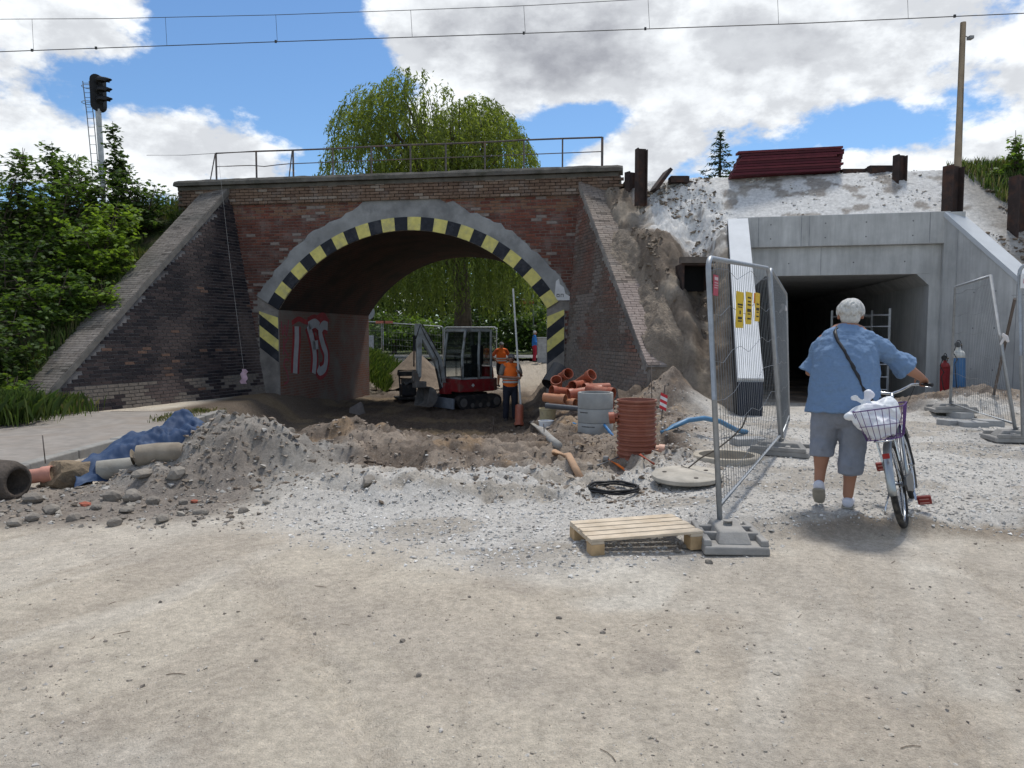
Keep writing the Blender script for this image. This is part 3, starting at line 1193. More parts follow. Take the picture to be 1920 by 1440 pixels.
# pier ends: render with slanted stripes
for sA, sB, sg in ((S_A0 - .56, S_A0 - .001, 1), (S_A1 + .001, S_A1 + .45, -1)):
    pn = MB()
    pn.obox(BF((sA + sB) / 2, .10, .78), U2 * ((sB - sA) / 2), N2 * .125, Vector((0, 0, 1.42)))
    po = pn.build('pier_end', mat('pier_end_render', (.22, .2, .18), .9, .35, 3, .4, dirt=(.1, .09, .085), dirt_amt=.6, dirt_scale=2), bridge, world=True)
    for k in range(4):
        z0 = 2.02 - k * .30
        col = M_YEL if k % 2 == 0 else M_BLK
        dz = .40 if sg > 0 else .34
        zz = [(sA + .012, z0 + (dz if sg > 0 else 0)), (sB - .012, z0 + (0 if sg > 0 else dz)), (sB - .012, z0 - .30 + (0 if sg > 0 else dz)), (sA + .012, z0 - .30 + (dz if sg > 0 else 0))]
        zz = [(a, min(b, 2.19)) for a, b in zz]
        s_ = MB()
        s_.add([BF(a, -.0285, b) for a, b in zz], [(0, 3, 2, 1)])
        if True:
            s_.build('painted_stripe', col, po, world=True)
# thin joint strip between facade and right wing, torn poster
ps = MB()
pts = [(9.84, 2.42), (10.22, 2.42), (10.23, 2.52), (10.12, 2.58), (10.08, 2.74), (9.98, 2.82), (9.96, 2.96), (9.88, 2.9)]
ps.add([BF(a, -.034, b) for a, b in pts], [tuple(range(len(pts)))[::-1]])
poster = ps.build('torn_poster', mat('paper', (.62, .62, .62), .9, .1, 8, .1), None)
tag(poster, 'torn white paper poster on the arch pier near the wing wall', 'poster')
lt = MB()
for (a, b, c, d_) in ((9.9, 2.5, 9.915, 2.58), (9.9, 2.56, 9.97, 2.58), (9.9, 2.5, 9.97, 2.515), (9.955, 2.5, 9.97, 2.58), (10.0, 2.5, 10.015, 2.58), (10.0, 2.565, 10.07, 2.58), (10.055, 2.5, 10.07, 2.58)):
    lt.add([BF(a, -.036, b), BF(c, -.036, b), BF(c, -.036, d_), BF(a, -.036, d_)], [(0, 1, 2, 3)])
lt.build('lettering', mat('ink', (.03, .03, .03), .8), poster)

# ---- graffiti on the inner pier wall -----------------------------------------
M_GRED = mat('spray_red', (.3, .03, .035), .8, .3, 6, 0)
M_GWHT = mat('spray_white', (.42, .43, .45), .8, .15, 6, 0)


def ribbon(mb, pts, wd, off):
    """flat painted stroke on the left inner wall; pts in (t, z)"""
    n = len(pts)
    # resample smoothly
    P = []
    for i in range(n - 1):
        p0, p1, p2, p3 = pts[max(i - 1, 0)], pts[i], pts[i + 1], pts[min(i + 2, n - 1)]
        for q in range(6):
            u = q / 6
            P.append(tuple(.5 * ((2 * p1[k]) + (-p0[k] + p2[k]) * u + (2 * p0[k] - 5 * p1[k] + 4 * p2[k] - p3[k]) * u * u + (-p0[k] + 3 * p1[k] - 3 * p2[k] + p3[k]) * u ** 3) for k in (0, 1)))
    P.append(pts[-1])
    vs, fs = [], []
    for i, (a, b) in enumerate(P):
        c0, c1 = P[max(i - 1, 0)], P[min(i + 1, len(P) - 1)]
        dx, dz = c1[0] - c0[0], c1[1] - c0[1]
        l = math.hypot(dx, dz) or 1
        nx, nz_ = -dz / l * wd / 2, dx / l * wd / 2
        vs += [BF(S_A0 + off, a + nx, b + nz_), BF(S_A0 + off, a - nx, b - nz_)]
    for i in range(len(P) - 1):
        fs.append((2 * i, 2 * i + 1, 2 * i + 3, 2 * i + 2))
    mb.add(vs, fs)


graf = thing('graffiti', 'spray-painted white letters outlined in red on the inner pier wall', 'graffiti', BF(S_A0, 1.5, .3))
# wall coordinates from the picture: t along the tunnel
def tw_(px, py):
    d_ = pdir(px, py)
    o_ = Vector((0, 0, CAM_H))
    k_ = (BF(S_A0, 0, 0) - o_).dot(U2) / d_.dot(U2)
    p = o_ + d_ * k_
    return ((p - F0).dot(N2), p.z)


strokes = [
    [(556, 612), (556, 640), (554, 672), (553, 700)],
    [(578, 610), (586, 640), (590, 670), (588, 700)],
    [(578, 612), (590, 606), (598, 612)],
    [(586, 648), (596, 646)],
    [(614, 612), (606, 610), (600, 622), (605, 645), (611, 664), (609, 688), (600, 696), (596, 690)]]
g1_, g2_ = MB(), MB()
for k, st_ in enumerate(strokes):
    q = [tw_(*p) for p in st_]
    ribbon(g1_, q, .52, .004)
    ribbon(g2_, q, .27, .0075)
ribbon(g1_, [tw_(*p) for p in ((547, 606), (560, 598), (575, 604), (592, 597), (606, 590), (616, 604))], .14, .0055)
g1_.build('outline', M_GRED, graf, world=True)
g2_.build('letters', M_GWHT, graf, world=True)
tagm = thing('graffiti', 'thin red spray-painted tag letters down the pier corner', 'graffiti', BF(S_A0, .3, .3))
g3 = MB()
for st_ in ([(527, 602), (530, 628), (534, 610), (537, 630), (541, 600)], [(532, 634), (531, 665)], [(541, 632), (533, 650), (541, 668)],
            [(541, 676), (535, 674), (532, 685), (538, 698), (540, 714), (533, 720)]):
    ribbon(g3, [tw_(*p) for p in st_], .045, .004)
g3.build('letters', mat('spray_pink', (.30, .05, .08), .8, .2, 6, 0), tagm, world=True)

# hanging string with pink rag on the left wing
rag = thing('pink_rag', 'small pink rag hanging on a string beside the black wing wall', 'rag', WL.p(1.5, .7, .12))
sp = MB()
a_, b_ = WL.p(3.0, WL.top(3.0), .14), WL.p(1.45, .95, .12)
b_ = PY(457, 692, 18.3)
a_ = PY(410, 300, 20.0)
sp.tube([a_, a_.lerp(b_, .5) + Vector((0, -.05, -.05)), b_], .0025, 5)
sp.build('string', mat('string', (.5, .48, .45), .9), rag, world=True)
rg_ = MB()
vs = []
for i in range(7):
    for j in range(4):
        vs.append(b_ + Vector(((j - 1.5) * .05 * (1 - .4 * (i == 0)) + .03 * math.sin(i * 2.1), .03 * math.sin(j * 2 + i), -.06 * i)))
rg_.add(vs, [(i * 4 + j, i * 4 + j + 1, i * 4 + j + 5, i * 4 + j + 4) for i in range(6) for j in range(3)])
rg_.build('cloth', mat('pink_cloth', (.55, .38, .45), .9), rag, smooth=True, world=True)

# ---- railing -----------------------------------------------------------------
M_RAIL = mat('rail_steel', (.12, .105, .1), .7, .3, 10, .3, metal=.3, dirt=(.25, .14, .08), dirt_amt=.5, dirt_scale=5)
rail = thing('bridge_railing', 'thin rusty steel railing standing on the bridge parapet', 'railing', BF(6, .1, 5.69))
pos = []
for px in (415, 489, 557, 630, 701, 773, 838, 910, 982, 1053, 1126):
    k = (px - 960) / FPX
    # s on the line t=.1
    p0 = BF(0, .1, 0)
    s_ = (k * p0.y - p0.x) / (U2.x - k * U2.y)
    pos.append(s_)
RH = 6.40
for i, s_ in enumerate(pos):
    p = MB()
    p.obox(BF(s_, .1, (RH + 5.66) / 2), U2 * (.018 if i < 10 else .03), N2 * .018, Vector((0, 0, (RH - 5.66) / 2)))
    if i in (0, 2):
        p.tube([BF(s_ - .02, .1, RH), BF(s_ - (.14 if i == 0 else .09), .02, 5.66)], .016, 6)
    p.build('post', M_RAIL, rail, world=True)
p = MB()
p.tube([BF(s_, .1, RH + .02 * math.sin(i * 1.7) * .4) for i, s_ in enumerate(pos)], .022, 8)
p.build('top_rail', M_RAIL, rail, world=True)
p = MB()
mid = []
for i in range(31):
    s_ = pos[0] + (pos[-1] - pos[0]) * i / 30
    mid.append(BF(s_, .1, 6.05 - .05 * math.exp(-((s_ - pos[1] - .3) / .25) ** 2)))
p.tube(mid, .012, 6)
p.build('mid_rail', M_RAIL, rail, world=True)
# ------------------------------------------------------------------ concrete underpass
UP = Vector((.978, -.208, 0)).normalized()
NP = Vector((.208, .978, 0)).normalized()
P0 = Vector((5.06, 16.3, 0))


def UF(k, t, z):
    return P0 + UP * k + NP * t + Vector((0, 0, z))


M_CONC = mat('fresh_concrete', (.47, .47, .46), .85, .16, 1.6, .25, dirt=(.36, .36, .355), dirt_amt=.6, dirt_scale=1.1, fine=6, bdist=.006)
M_CONC_W = mat('white_coping_concrete', (.66, .67, .68), .85, .1, 2, .15, fine=5, bdist=.004)  # left coping, paler than the right one
under = thing('concrete_underpass', 'new pale concrete pedestrian underpass with sloping wing walls', 'underpass', UF(1.95, 0, .1))
KR = 3.9
o = MB(); o.obox(UF(1.95 - .05, .2, 3.77), UP * 2.1, NP * .2, Z3 * .325); o.build('parapet_beam', M_CONC, under, world=True, bevel=.012)
o = MB(); o.obox(UF(1.95, .3, 3.14), UP * 1.95, NP * .17, Z3 * .304); o.build('lintel_beam', M_CONC, under, world=True, bevel=.008)
# tunnel box
LT = 15
o = MB(); o.obox(UF(-.02, LT / 2 + .13, 1.2), UP * .2, NP * (LT / 2), Z3 * 1.66); o.build('side_wall', M_CONC, under, world=True)
o = MB(); o.obox(UF(KR - .02, LT / 2 + .13, 1.2), UP * .2, NP * (LT / 2), Z3 * 1.66); o.build('side_wall', M_CONC, under, world=True)
o = MB(); o.obox(UF(1.95, LT / 2 + .48, 3.05), UP * 2.15, NP * (LT / 2), Z3 * .2); o.build('roof_slab', M_CONC, under, world=True)
o = MB(); o.obox(UF(1.95, LT + .2, 1.2), UP * 2.1, NP * .1, Z3 * 1.7); o.build('added_end_wall', mat('end_wall_dark', (.05, .048, .045), .9), under, world=True)  # end wall added and coloured dark so the tunnel stays black inside
o = MB(); o.obox(UF(1.95, LT / 2 + .13, -.06), UP * 1.75, NP * (LT / 2), Z3 * .16); o.build('floor_slab', mat('dusty_slab', (.3, .285, .26), .9, .2, 3), under, world=True)
# haunches
for k0, sg in ((.18, 1), (KR - .22, -1)):
    o = MB()
    vs = [UF(k0, t, z) if False else None for t in (0,) for z in (0,)]
    a = [UF(k0, .131, 2.835), UF(k0 + sg * .24, .131, 2.835), UF(k0, .131, 2.60)]
    b = [q + NP * LT for q in a]
    o.add(a + b, [(0, 1, 2), (3, 5, 4), (0, 2, 5, 3), (1, 4, 5, 2), (0, 3, 4, 1)])
    o.build('haunch', M_CONC, under, world=True)


def uwing(a, b, thick_dir, z0, z1, th, name_lab, side):
    """wing from plan point a (portal) to b (front end), top sloping z0 -> z1"""
    a, b = Vector((*a, 0)), Vector((*b, 0))
    dr = (b - a).normalized()
    td = Vector((*thick_dir, 0)).normalized() * th
    z_b = -.5
    o = MB()
    vs = []
    for q in (Vector(), td):
        vs += [a + q + Z3 * z_b, b + q + Z3 * z_b, b + q + Z3 * (z1 - .0), a + q + Z3 * (z0 - .0)]
    o.add(vs, [(0, 1, 2, 3), (7, 6, 5, 4), (1, 5, 6, 2), (0, 4, 5, 1), (0, 3, 7, 4), (3, 2, 6, 7)])
    w_ = o.build('wing_wall', M_CONC, under, world=True)
    w_['label'] = name_lab
    # coping slab along the slope
    c = MB()
    p0, p1 = a + Z3 * (z0 + .03), b + Z3 * (z1 + .03)
    sd = (p1 - p0)
    un = td.normalized().cross(sd.normalized())
    if un.z < 0:
        un = -un
    c.obox((p0 + p1) / 2 + td / 2 + un * .0, sd / 2 + sd.normalized() * .02, td / 2 + td.normalized() * .025, un * .045)
    c.build('coping', M_CONC_W if side < 0 else mat('coping_concrete', (.5, .52, .54), .85, .08, 2, .15, fine=5), under, world=True, bevel=.008)
    return a, b, td


la, lb, ltd = uwing((5.06, 16.3), (4.16, 12.4), (-.978, .208), 4.0, .80, .37, 'left wing wall seen edge on with white coping', -1)
ra, rb_, rtd = uwing((8.87, 15.49), (9.77, 11.6), (.978, .208), 4.0, .75, .37, 'right wing wall of smooth pale concrete', 1)
# end posts under the parapet beam
for k, s in ((-.19, 1), (KR + .19, 1)):
    o = MB(); o.obox(UF(k, .25, 1.8), UP * .19, NP * .25, Z3 * 2.28); o.build('end_post', M_CONC, under, world=True, bevel=.01)
# dark waterproofing foil on the front end of the left wing
o = MB()
c = (lb + ltd / 2) + Z3 * .37
o.obox(c - NP * .02, UP * .2, NP * .025, Z3 * .42)
o.build('foil_sheet', mat('blue_black_foil', (.012, .016, .03), .4, .3, 4, .3), under, world=True)
o = MB()
mm = (la + lb) / 2 + ltd * 1.03
o.add([la + ltd * 1.04 + Z3 * .0, lb + ltd * 1.04 + Z3 * 0, lb + ltd * 1.04 + Z3 * .78, la + ltd * 1.04 + Z3 * 3.95,
       la + ltd * 1.1 + Z3 * .0, lb + ltd * 1.1 + Z3 * 0, lb + ltd * 1.1 + Z3 * .78, la + ltd * 1.1 + Z3 * 3.95],
      [(0, 1, 2, 3), (7, 6, 5, 4), (1, 5, 6, 2), (0, 4, 5, 1), (0, 3, 7, 4), (3, 2, 6, 7)])
o.build('waterproofing', mat('bitumen', (.02, .02, .022), .6), under, world=True)
# formwork joints on beam and wing
jm = mat('joint_line', (.28, .285, .29), .9)
o = MB()
for k in (.25, 1.12, 1.28, 3.62):
    o.obox(UF(k, -.0015, 3.77), UP * .008, NP * .002, Z3 * .31)
for k in (1.55,):
    o.obox(UF(k, .129, 3.14), UP * .006, NP * .002, Z3 * .29)
dv = (rb_ - ra).normalized()
nrw = Vector((-dv.y, dv.x, 0))
if nrw.x > 0:
    nrw = -nrw
for l, z1 in ((.35, 3.7), (1.75, 2.5)):
    o.obox(ra + dv * l + nrw * .0015 + Z3 * (z1 / 2), dv * .006, nrw * .002, Z3 * (z1 / 2))
o.obox(ra + dv * 1.9 + nrw * .0015 + Z3 * 2.3, dv * .25, nrw * .002, Z3 * .006)
o.build('formwork_joint', jm, under, world=True, kind='stuff')

# ------------------------------------------------------------------ embankments
def crestY(x):
    return 18.35 - .17 * (x - 4)


def HR(x, y):
    """right bank: slope over the underpass, soil gap beside the brick wing"""
    n = fbm(x * .9, y * .9, 4, 111) - .5
    d = crestY(x) - y
    slope = 5.32 - np.where(d < 0, 0, np.where(d < 2.1, .80 * d, 1.68 + .88 * (d - 2.1)))
    # follow the brick coping near the bridge
    yj = 18.65
    cop = 5.33 - .923 * (yj - y)
    cop = np.minimum(cop, 5.3)
    wgt = sm(2.9, 4.5, x + .22 * (y - 16))
    z = cop * (1 - wgt) + slope * wgt
    gap = np.exp(-((x - 3.95 + .14 * (16 - y)) / .36) ** 2) * sm(.4, 1.6, d) * (1 - sm(5, 6.5, d))
    z = z - .6 * gap
    # spoil over the coping of the brick wing
    xr = 1.67 + .252 * (yj - y) + .62
    sp_ = np.exp(-((x - xr - .15) / .5) ** 2) * (1 - sm(15.9, 17.2, y)) * sm(13.2, 14.2, y)
    z = z + (.5 + .8 * n) * sp_ * sm(.3, .46, fbm(x * 1.1, y * 1.1, 3, 125) + .08)
    rg = 1 - np.abs(2 * fbm(x * 2.4, y * 2.4, 4, 117) - 1)
    rough = .25 + 1.7 * (1 - sm(4.4, 5.2, x))
    rg4 = 1 - np.abs(2 * fbm(x * 7, y * 7, 3, 119) - 1)
    z = z + (.02 + .03 * (1 - sm(4.4, 5.2, x))) * (1 - np.abs(2 * fbm(x * 13, y * 13, 2, 121) - 1) - .6) + (.16 * (rg - .6) * rough + .085 * (rg4 - .6) * rough + .12 * n) * sm(-.2, .5, d)
    z = np.maximum(z, -.4)
    # back slope of the railway bank
    bt = y - crestY(x) - 9
    z = z - np.where(bt > 0, .65 * bt, 0)
    kk_ = (x - P0.x) * UP.x + (y - P0.y) * UP.y
    tt_ = (x - P0.x) * NP.x + (y - P0.y) * NP.y
    cl = 4.06 + .85 * np.maximum(tt_ - .38, 0)
    z = np.where((kk_ > -.45) & (kk_ < KR + .45) & (tt_ < 1.2), np.minimum(z, cl + .03 * (rg - .5)), z)
    b_w = 1.67 + .252 * (18.65 - y) + .3
    z = z - .5 * (1 - sm(.0, .28 + .3 * n, x - b_w))
    # to the right: gentle fall of the cone
    z = z - .16 * sm(9.8, 13, x) * np.maximum(x - 10, 0) * sm(0, 2, d)
    return np.maximum(z, -.5)


def keepR(x, y):
    """no faces inside the portal cut or under the tunnel mouth"""
    k = (np.stack([x - P0.x, y - P0.y], -1) @ np.array((UP.x, UP.y)))
    t = (np.stack([x - P0.x, y - P0.y], -1) @ np.array((NP.x, NP.y)))
    inside = (k > -.2 - np.where(t < 0, .0, 0)) & (k < KR + .2 + .24 * np.maximum(-t, 0) + .2) & (t < .10)
    wl_ = (k < -.2) & (k > -.9)
    # bridge body on the left
    left = x < 1.67 + .252 * (18.65 - y) + .3
    left &= y > 13.95
    br = (x < 2.75) & (y > 18.3)
    return ~(inside | left | br)


def colR(x, y, z):
    n = fbm(x * 1.3, y * 1.3 + z, 4, 131)
    d = crestY(x) - y
    c = np.ones(x.shape + (3,)) * np.array((.20, .16, .125))
    c = mixc(c, (.31, .265, .215), sm(.42, .62, n))
    # white lime over the top of the underpass
    wv = sm(2.75, 3.3, x + .4 * (fbm(x * 2, y * 2, 3, 133) - .5)) * (1 - sm(9.6, 10.4, x)) * sm(-.8, -.5, d) * (1 - sm(2.0, 2.7, d + 1.2 * (fbm(x * 1.6, y * 1.6, 4, 135) - .5) + 1.3 * (1 - sm(3.6, 5.0, x)) * .5))
    c = mixc(c, (.72, .71, .69), .97 * wv * (1 - .7 * sm(.6, .68, fbm(x * 2.6, (y + z) * 2.6, 4, 137))))
    c = mixc(c, (.42, .4, .37), .8 * sm(9.4, 10.2, x) * (1 - sm(12, 13.5, x)))
    c = mixc(c, (.075, .1, .03), sm(12.2, 13.2, x + .8 * (n - .5)) * .85)
    c = mixc(c, (.2, .18, .16), sm(.5, .9, -d))
    return c


M_BANK = mat('bank_soil', (0, 0, 0), .95, .25, 14, .9, attr='bc', spec=.15, fine=1.2, bdist=.04)
xs = axis(2.0, 2.2, 11.5, 60, .05, 1.06)
ys = axis(9.5, 11.2, 19.5, 50, .05, 1.1)
emb = grid_mesh('embankment', xs, ys, HR, colR, M_BANK, keep=keepR, smooth=False)
emb['kind'] = 'structure'


def HL(x, y):
    n = fbm(x * .5, y * .5, 4, 141) - .5
    d = 20.9 - .165 * (x + 8) - y
    z = 5.2 - np.where(d < 0, 0, .70 * d) + .5 * n * sm(0, 2, d)
    bt = -d - 7.5
    z = z - np.where(bt > 0, .65 * bt, 0)
    return np.maximum(z, -.4)


def keepL(x, y):
    xr = -6.62 - .368 / .93 * (20 - y) - .62 - .165 * np.maximum(HL(x, y), 0)
    return (x < np.where(y < 20.2, xr, -8.6)) & (HL(x, y) > -.38)


def colL(x, y, z):
    n = fbm(x * 1.3, y * 1.3, 4, 151)
    c = np.ones(x.shape + (3,)) * np.array((.055, .07, .025))
    return mixc(c, (.12, .1, .065), sm(.5, .66, n))


xs = axis(-70, -13, -7.3, -7.2, .12, 1.08)
ys = axis(10.5, 11, 21.5, 45, .12, 1.08)
embl = grid_mesh('embankment', xs, ys, HL, colL, M_BANK, keep=keepL)
embl['kind'] = 'structure'

# clods and lumps lying on the right bank
rs = np.random.RandomState(5)
k = 30000
x, y = rs.uniform(2.2, 12, k), rs.uniform(11.5, 18.2, k)
zz = HR(x, y)
ok = keepR(x, y) & keepR(x - .1, y) & keepR(x + .1, y) & keepR(x, y - .1) & (fbm(x * 1.4, y * 1.4, 3, 6) > .46) & (zz > .2) & (np.hypot(0, 0) < 1)
ok &= ~((x > 4.2) & (x < 9.4) & (y < 16.3))
soilside = (x < 4.7 + .5 * (y > 17) * 0) | (x > 9.9) | (zz < 3.7)
whitev = fbm(x * 1.1, y * 1.1, 3, 16)
pp = np.stack([x, y], -1)
oldH = H
H = HR
scatter('soil_clods', 'clods of earth lying on the cut soil face around the underpass', pp[ok & soilside][:3800], (.012, .075), [(.22, .175, .135), (.28, .23, .18), (.16, .13, .1)], M_STONE, 15, 'clods')
scatter('lime_lumps', 'pale lime lumps lying on the white slope above the underpass', pp[ok & ~soilside & (whitev > .5)][:450], (.01, .05), [(.55, .54, .52), (.62, .61, .59), (.4, .37, .33), (.3, .26, .21)], M_STONE, 16, 'lumps')
H = oldH

# tie holes and streaks of the formwork
th_ = MB()
for k_ in (.5, 1.6, 2.4, 3.3):
    for z_ in (3.62, 3.92):
        th_.add([UF(k_ + .016 * math.cos(a * .785), -.0022, z_ + .016 * math.sin(a * .785)) for a in range(8)], [tuple(range(8))])
for k_ in (.9, 2.2, 3.2):
    th_.add([UF(k_ + .016 * math.cos(a * .785), .1275, 3.1 + .016 * math.sin(a * .785)) for a in range(8)], [tuple(range(8))])
for l_ in (.8, 1.3, 2.2):
    for z_ in (.9, 1.7, 2.4):
        if z_ < 3.7 - .82 * l_:
            c_ = ra + dv * l_ + nrw * .003 + Z3 * z_
            th_.add([c_ + dv * .016 * math.cos(a * .785) + Z3 * .016 * math.sin(a * .785) for a in range(8)], [tuple(range(8))])
th_.build('tie_holes', mat('tie_hole', (.17, .17, .175), .9), under, world=True, kind='stuff')
nt = M_CONC.node_tree
g_ = [n for n in nt.nodes if n.type == 'NEW_GEOMETRY'][0]
mp_ = nt.nodes.new('ShaderNodeMapping'); mp_.inputs['Scale'].default_value = (5.5, 5.5, .55)
nt.links.new(g_.outputs['Position'], mp_.inputs[0])
nz_ = nt.nodes.new('ShaderNodeTexNoise'); nz_.inputs['Scale'].default_value = 1.6; nz_.inputs['Detail'].default_value = 8; nz_.inputs['Roughness'].default_value = .68
nt.links.new(mp_.outputs[0], nz_.inputs['Vector'])
rg_ = nt.nodes.new('ShaderNodeMapRange'); rg_.inputs['From Min'].default_value = .35; rg_.inputs['From Max'].default_value = .68; rg_.inputs['To Min'].default_value = 1.08; rg_.inputs['To Max'].default_value = .82
nt.links.new(nz_.outputs[0], rg_.inputs['Value'])
bs_ = nt.nodes['Principled BSDF']
src = bs_.inputs['Base Color'].links[0].from_socket
ml_ = nt.nodes.new('ShaderNodeVectorMath'); ml_.operation = 'SCALE'
nt.links.new(src, ml_.inputs[0]); nt.links.new(rg_.outputs[0], ml_.inputs['Scale'])
nt.links.new(ml_.outputs[0], bs_.inputs['Base Color'])

# spoil spilled over the coping of the brick wing
NU, NV = 70, 150
uu, vv = np.meshgrid(np.linspace(0, 1, NU), np.linspace(0, 1, NV))
sl_ = WR.p(WR.L, WR.z1) - WR.p(-.1, WR.top(-.1))
sd_ = sl_.normalized(); ac_ = -WR.n
un_ = ac_.cross(sd_).normalized()
if un_.z < 0:
    un_ = -un_
o0 = WR.p(-.1, WR.top(-.1), .05) + un_ * .092
V_ = 2.1 + (sl_.length - 1.95) * vv
U_ = .10 + 1.25 * uu
hh_ = .62 * sm(.08, .5, uu + .5 * (fbm(uu * 3, vv * 7, 4, 301) - .5) + .12 * np.sin(vv * 9)) * sm(0, .12, vv) * (.55 + .45 * sm(0, .4, vv)) - .045
hh_ = hh_ + .09 * (1 - np.abs(2 * fbm(uu * 7, vv * 26, 3, 303) - 1) - .6) * sm(.2, .5, uu) + .04 * (1 - np.abs(2 * fbm(uu * 19, vv * 70, 2, 305) - 1) - .6) + .03 * (vnoise(uu * 40, vv * 160, 9) - .5)
hh_ = hh_ * .8 - 1.1 * sm(.68, 1, uu) ** 2 - .5 * sm(.9, 1, vv) ** 2
P_ = np.array(o0)[None, None] + V_[..., None] * np.array(sd_) + U_[..., None] * np.array(ac_) + hh_[..., None] * np.array((0, 0, 1.0))
me = bpy.data.meshes.new('spoil_heap')
i = np.arange(NU * NV).reshape(NV, NU)
q = np.stack([i[:-1, :-1], i[1:, :-1], i[1:, 1:], i[:-1, 1:]], -1).reshape(-1, 4)
me.from_pydata(P_.reshape(-1, 3).tolist(), [], q.tolist())
me.materials.append(mat('spoil_soil', (.25, .205, .16), .95, .3, 9, .9, dirt=(.17, .135, .105), dirt_amt=.8, dirt_scale=4, bdist=.04))
o = bpy.data.objects.new('spoil_heap', me); C.objects.link(o)
tag(o, 'brown spoil spilled over the sloping coping of the red-brown wing wall', 'soil heap')
# ------------------------------------------------------------------ sidewalk and kerb
M_WALK = mat('dusty_paving', (.255, .23, .205), .95, .2, 5, .4, dirt=(.24, .2, .165), dirt_amt=.6, dirt_scale=1.3)
walk = grid_mesh('sidewalk', np.arange(-16, -5.74, .12), np.arange(4.5, 14.62, .12),
                 lambda x, y: .075 + .05 * (fbm(x * .8, y * .8, 3, 161) - .5) - 0 * x + .12 * sm(-8.2, -9.5, x), None, M_WALK)
walk['kind'] = 'structure'
M_KERB = mat('kerb_concrete', (.26, .25, .23), .92, .2, 6, .5, dirt=(.18, .155, .13), dirt_amt=.6, dirt_scale=2)
for i in range(10):
    y0 = 4.6 + i * 1.0
    k = MB()
    jx = rnd.uniform(-.015, .015)
    k.box((-5.76 + jx, y0 + .006, -.25), (-5.60 + jx, y0 + .994, .095 + rnd.uniform(-.01, .01)))
    k.build('kerb_stone', M_KERB, walk, bevel=.015)
se = MB()
se.box((-7.9, 14.55, -.6), (-5.62, 14.66, .07))
se.build('paving_edge', mat('damp_soil_face', (.1, .08, .065), .95, .4, 6, .8), walk)

# ------------------------------------------------------------------ mesh fence
M_GALV = mat('galvanised', (.36, .38, .40), .5, .15, 14, .1, metal=.55, dirt=(.25, .24, .23), dirt_amt=.3, dirt_scale=6)
M_WIRE = mat('fence_wire', (.2, .21, .22), .5, .15, 14, 0, metal=.5)


def fence(bl, br, tl, tr, label, nv=30, nh=6, rt=.021, rw=.0022, group=None, arc=True, wob=.02, seed=1):
    rg = random.Random(seed)
    bl, br, tl, tr = map(Vector, (bl, br, tl, tr))
    def q(u, v):
        return (bl * (1 - u) + br * u) * (1 - v) + (tl * (1 - u) + tr * u) * v
    f = thing('mesh_fence_panel', label, 'fence panel', bl, group=group)
    L = (br - bl).length
    cr = .11
    pts = [q(0, 0)]
    if arc:
        for a in (0, 22, 45, 68, 90):
            pts.append(q((cr - cr * math.cos(R(a))) / L, 1 - (cr - cr * math.sin(R(a))) / 2.0))
        for a in (90, 68, 45, 22, 0):
            pts.append(q(1 - (cr - cr * math.cos(R(a))) / L, 1 - (cr - cr * math.sin(R(a))) / 2.0))
    else:
        pts += [q(0, 1), q(1, 1)]
    pts.append(q(1, 0))
    m = MB(); m.tube(pts, rt, 10); m.build('frame', M_GALV, f, smooth=True, world=True)
    m = MB(); m.tube([q(0, .07), q(1, .07)], rt * .8, 8); m.build('bottom_rail', M_GALV, f, smooth=True, world=True)
    m = MB()
    for i in range(1, nv):
        u = i / nv
        m.tube([q(u, .07), q(u + rg.uniform(-.003, .003), .4), q(u + rg.uniform(-.003, .003), .7), q(u, .995)], rw, 4, cap=False)
    for j in range(nh):
        v = .16 + .78 * j / (nh - 1) + rg.uniform(-.01, .01)
        pp = []
        for k in range(9):
            u = k / 8
            pp.append(q(u, v + (wob * math.sin(k * 1.9 + j) * .5 if 0 < k < 8 else 0)))
        m.tube(pp, rw * 1.1, 4, cap=False)
    m.build('wire_mesh', M_WIRE, f, world=True)
    return f


def DY(px, py, Y):
    return PY(px, py, Y)


f1 = fence(DY(1350, 983, 5.75), DY(1464, 840, 8.4), DY(1327, 483, 5.75), DY(1441, 503, 8.4),
           'upright mesh fence panel carrying yellow warning notices by the pallet', nv=32, wob=.05, seed=3)
f2 = fence(DY(1467, 838, 8.48), DY(1479, 797, 11.5), DY(1444, 503, 8.48), DY(1474, 552, 11.5),
           'mesh fence panel between the yellow notices and the underpass wing wall', nv=34, seed=4)
f3 = fence(DY(1905, 815, 9.4), DY(1781, 772, 12.0), DY(1858, 517, 9.4), DY(1791, 538, 12.0),
           'leaning mesh fence panel in front of the blue and red gas cylinders', nv=30, arc=False, seed=5)
a, b = DY(1918, 818, 8.9), DY(1911, 495, 8.9)
f4 = fence(a, a + Vector((3.2, -.9, 0)), b, b + Vector((3.2, -.9, 0)), 'mesh fence panel with a white sign on it beside the leaning panel', nv=30, seed=6)


def far_panel(x0, x1, Y0, Y1, lab, seed):
    b0, b1 = PY(x0, 680, Y0), PY(x1, 680, Y1)
    b0.z, b1.z = gz(b0.x, b0.y) + .1, gz(b1.x, b1.y) + .1
    return fence(b0, b1, b0 + Vector((0, 0, 2.02)), b1 + Vector((0, 0, 2.02)), lab, nv=22, rt=.025, rw=.003, group='fence panels behind the arch', seed=seed, wob=0)


for (x0, x1, s, lb_) in ((676, 716, 1, 'narrow mesh fence panel behind the arch at the round road sign'), (719, 831, 2, 'mesh fence panel behind the arch above the soil heap and excavator boom'), (834, 931, 3, 'mesh fence panel behind the arch reaching past the excavator cab')):
    far_panel(x0, x1, 35.5, 35.5, lb_, s)

# concrete feet
M_FOOT = mat('foot_concrete', (.27, .26, .245), .92, .2, 9, .4, dirt=(.36, .34, .31), dirt_amt=.5, dirt_scale=5)


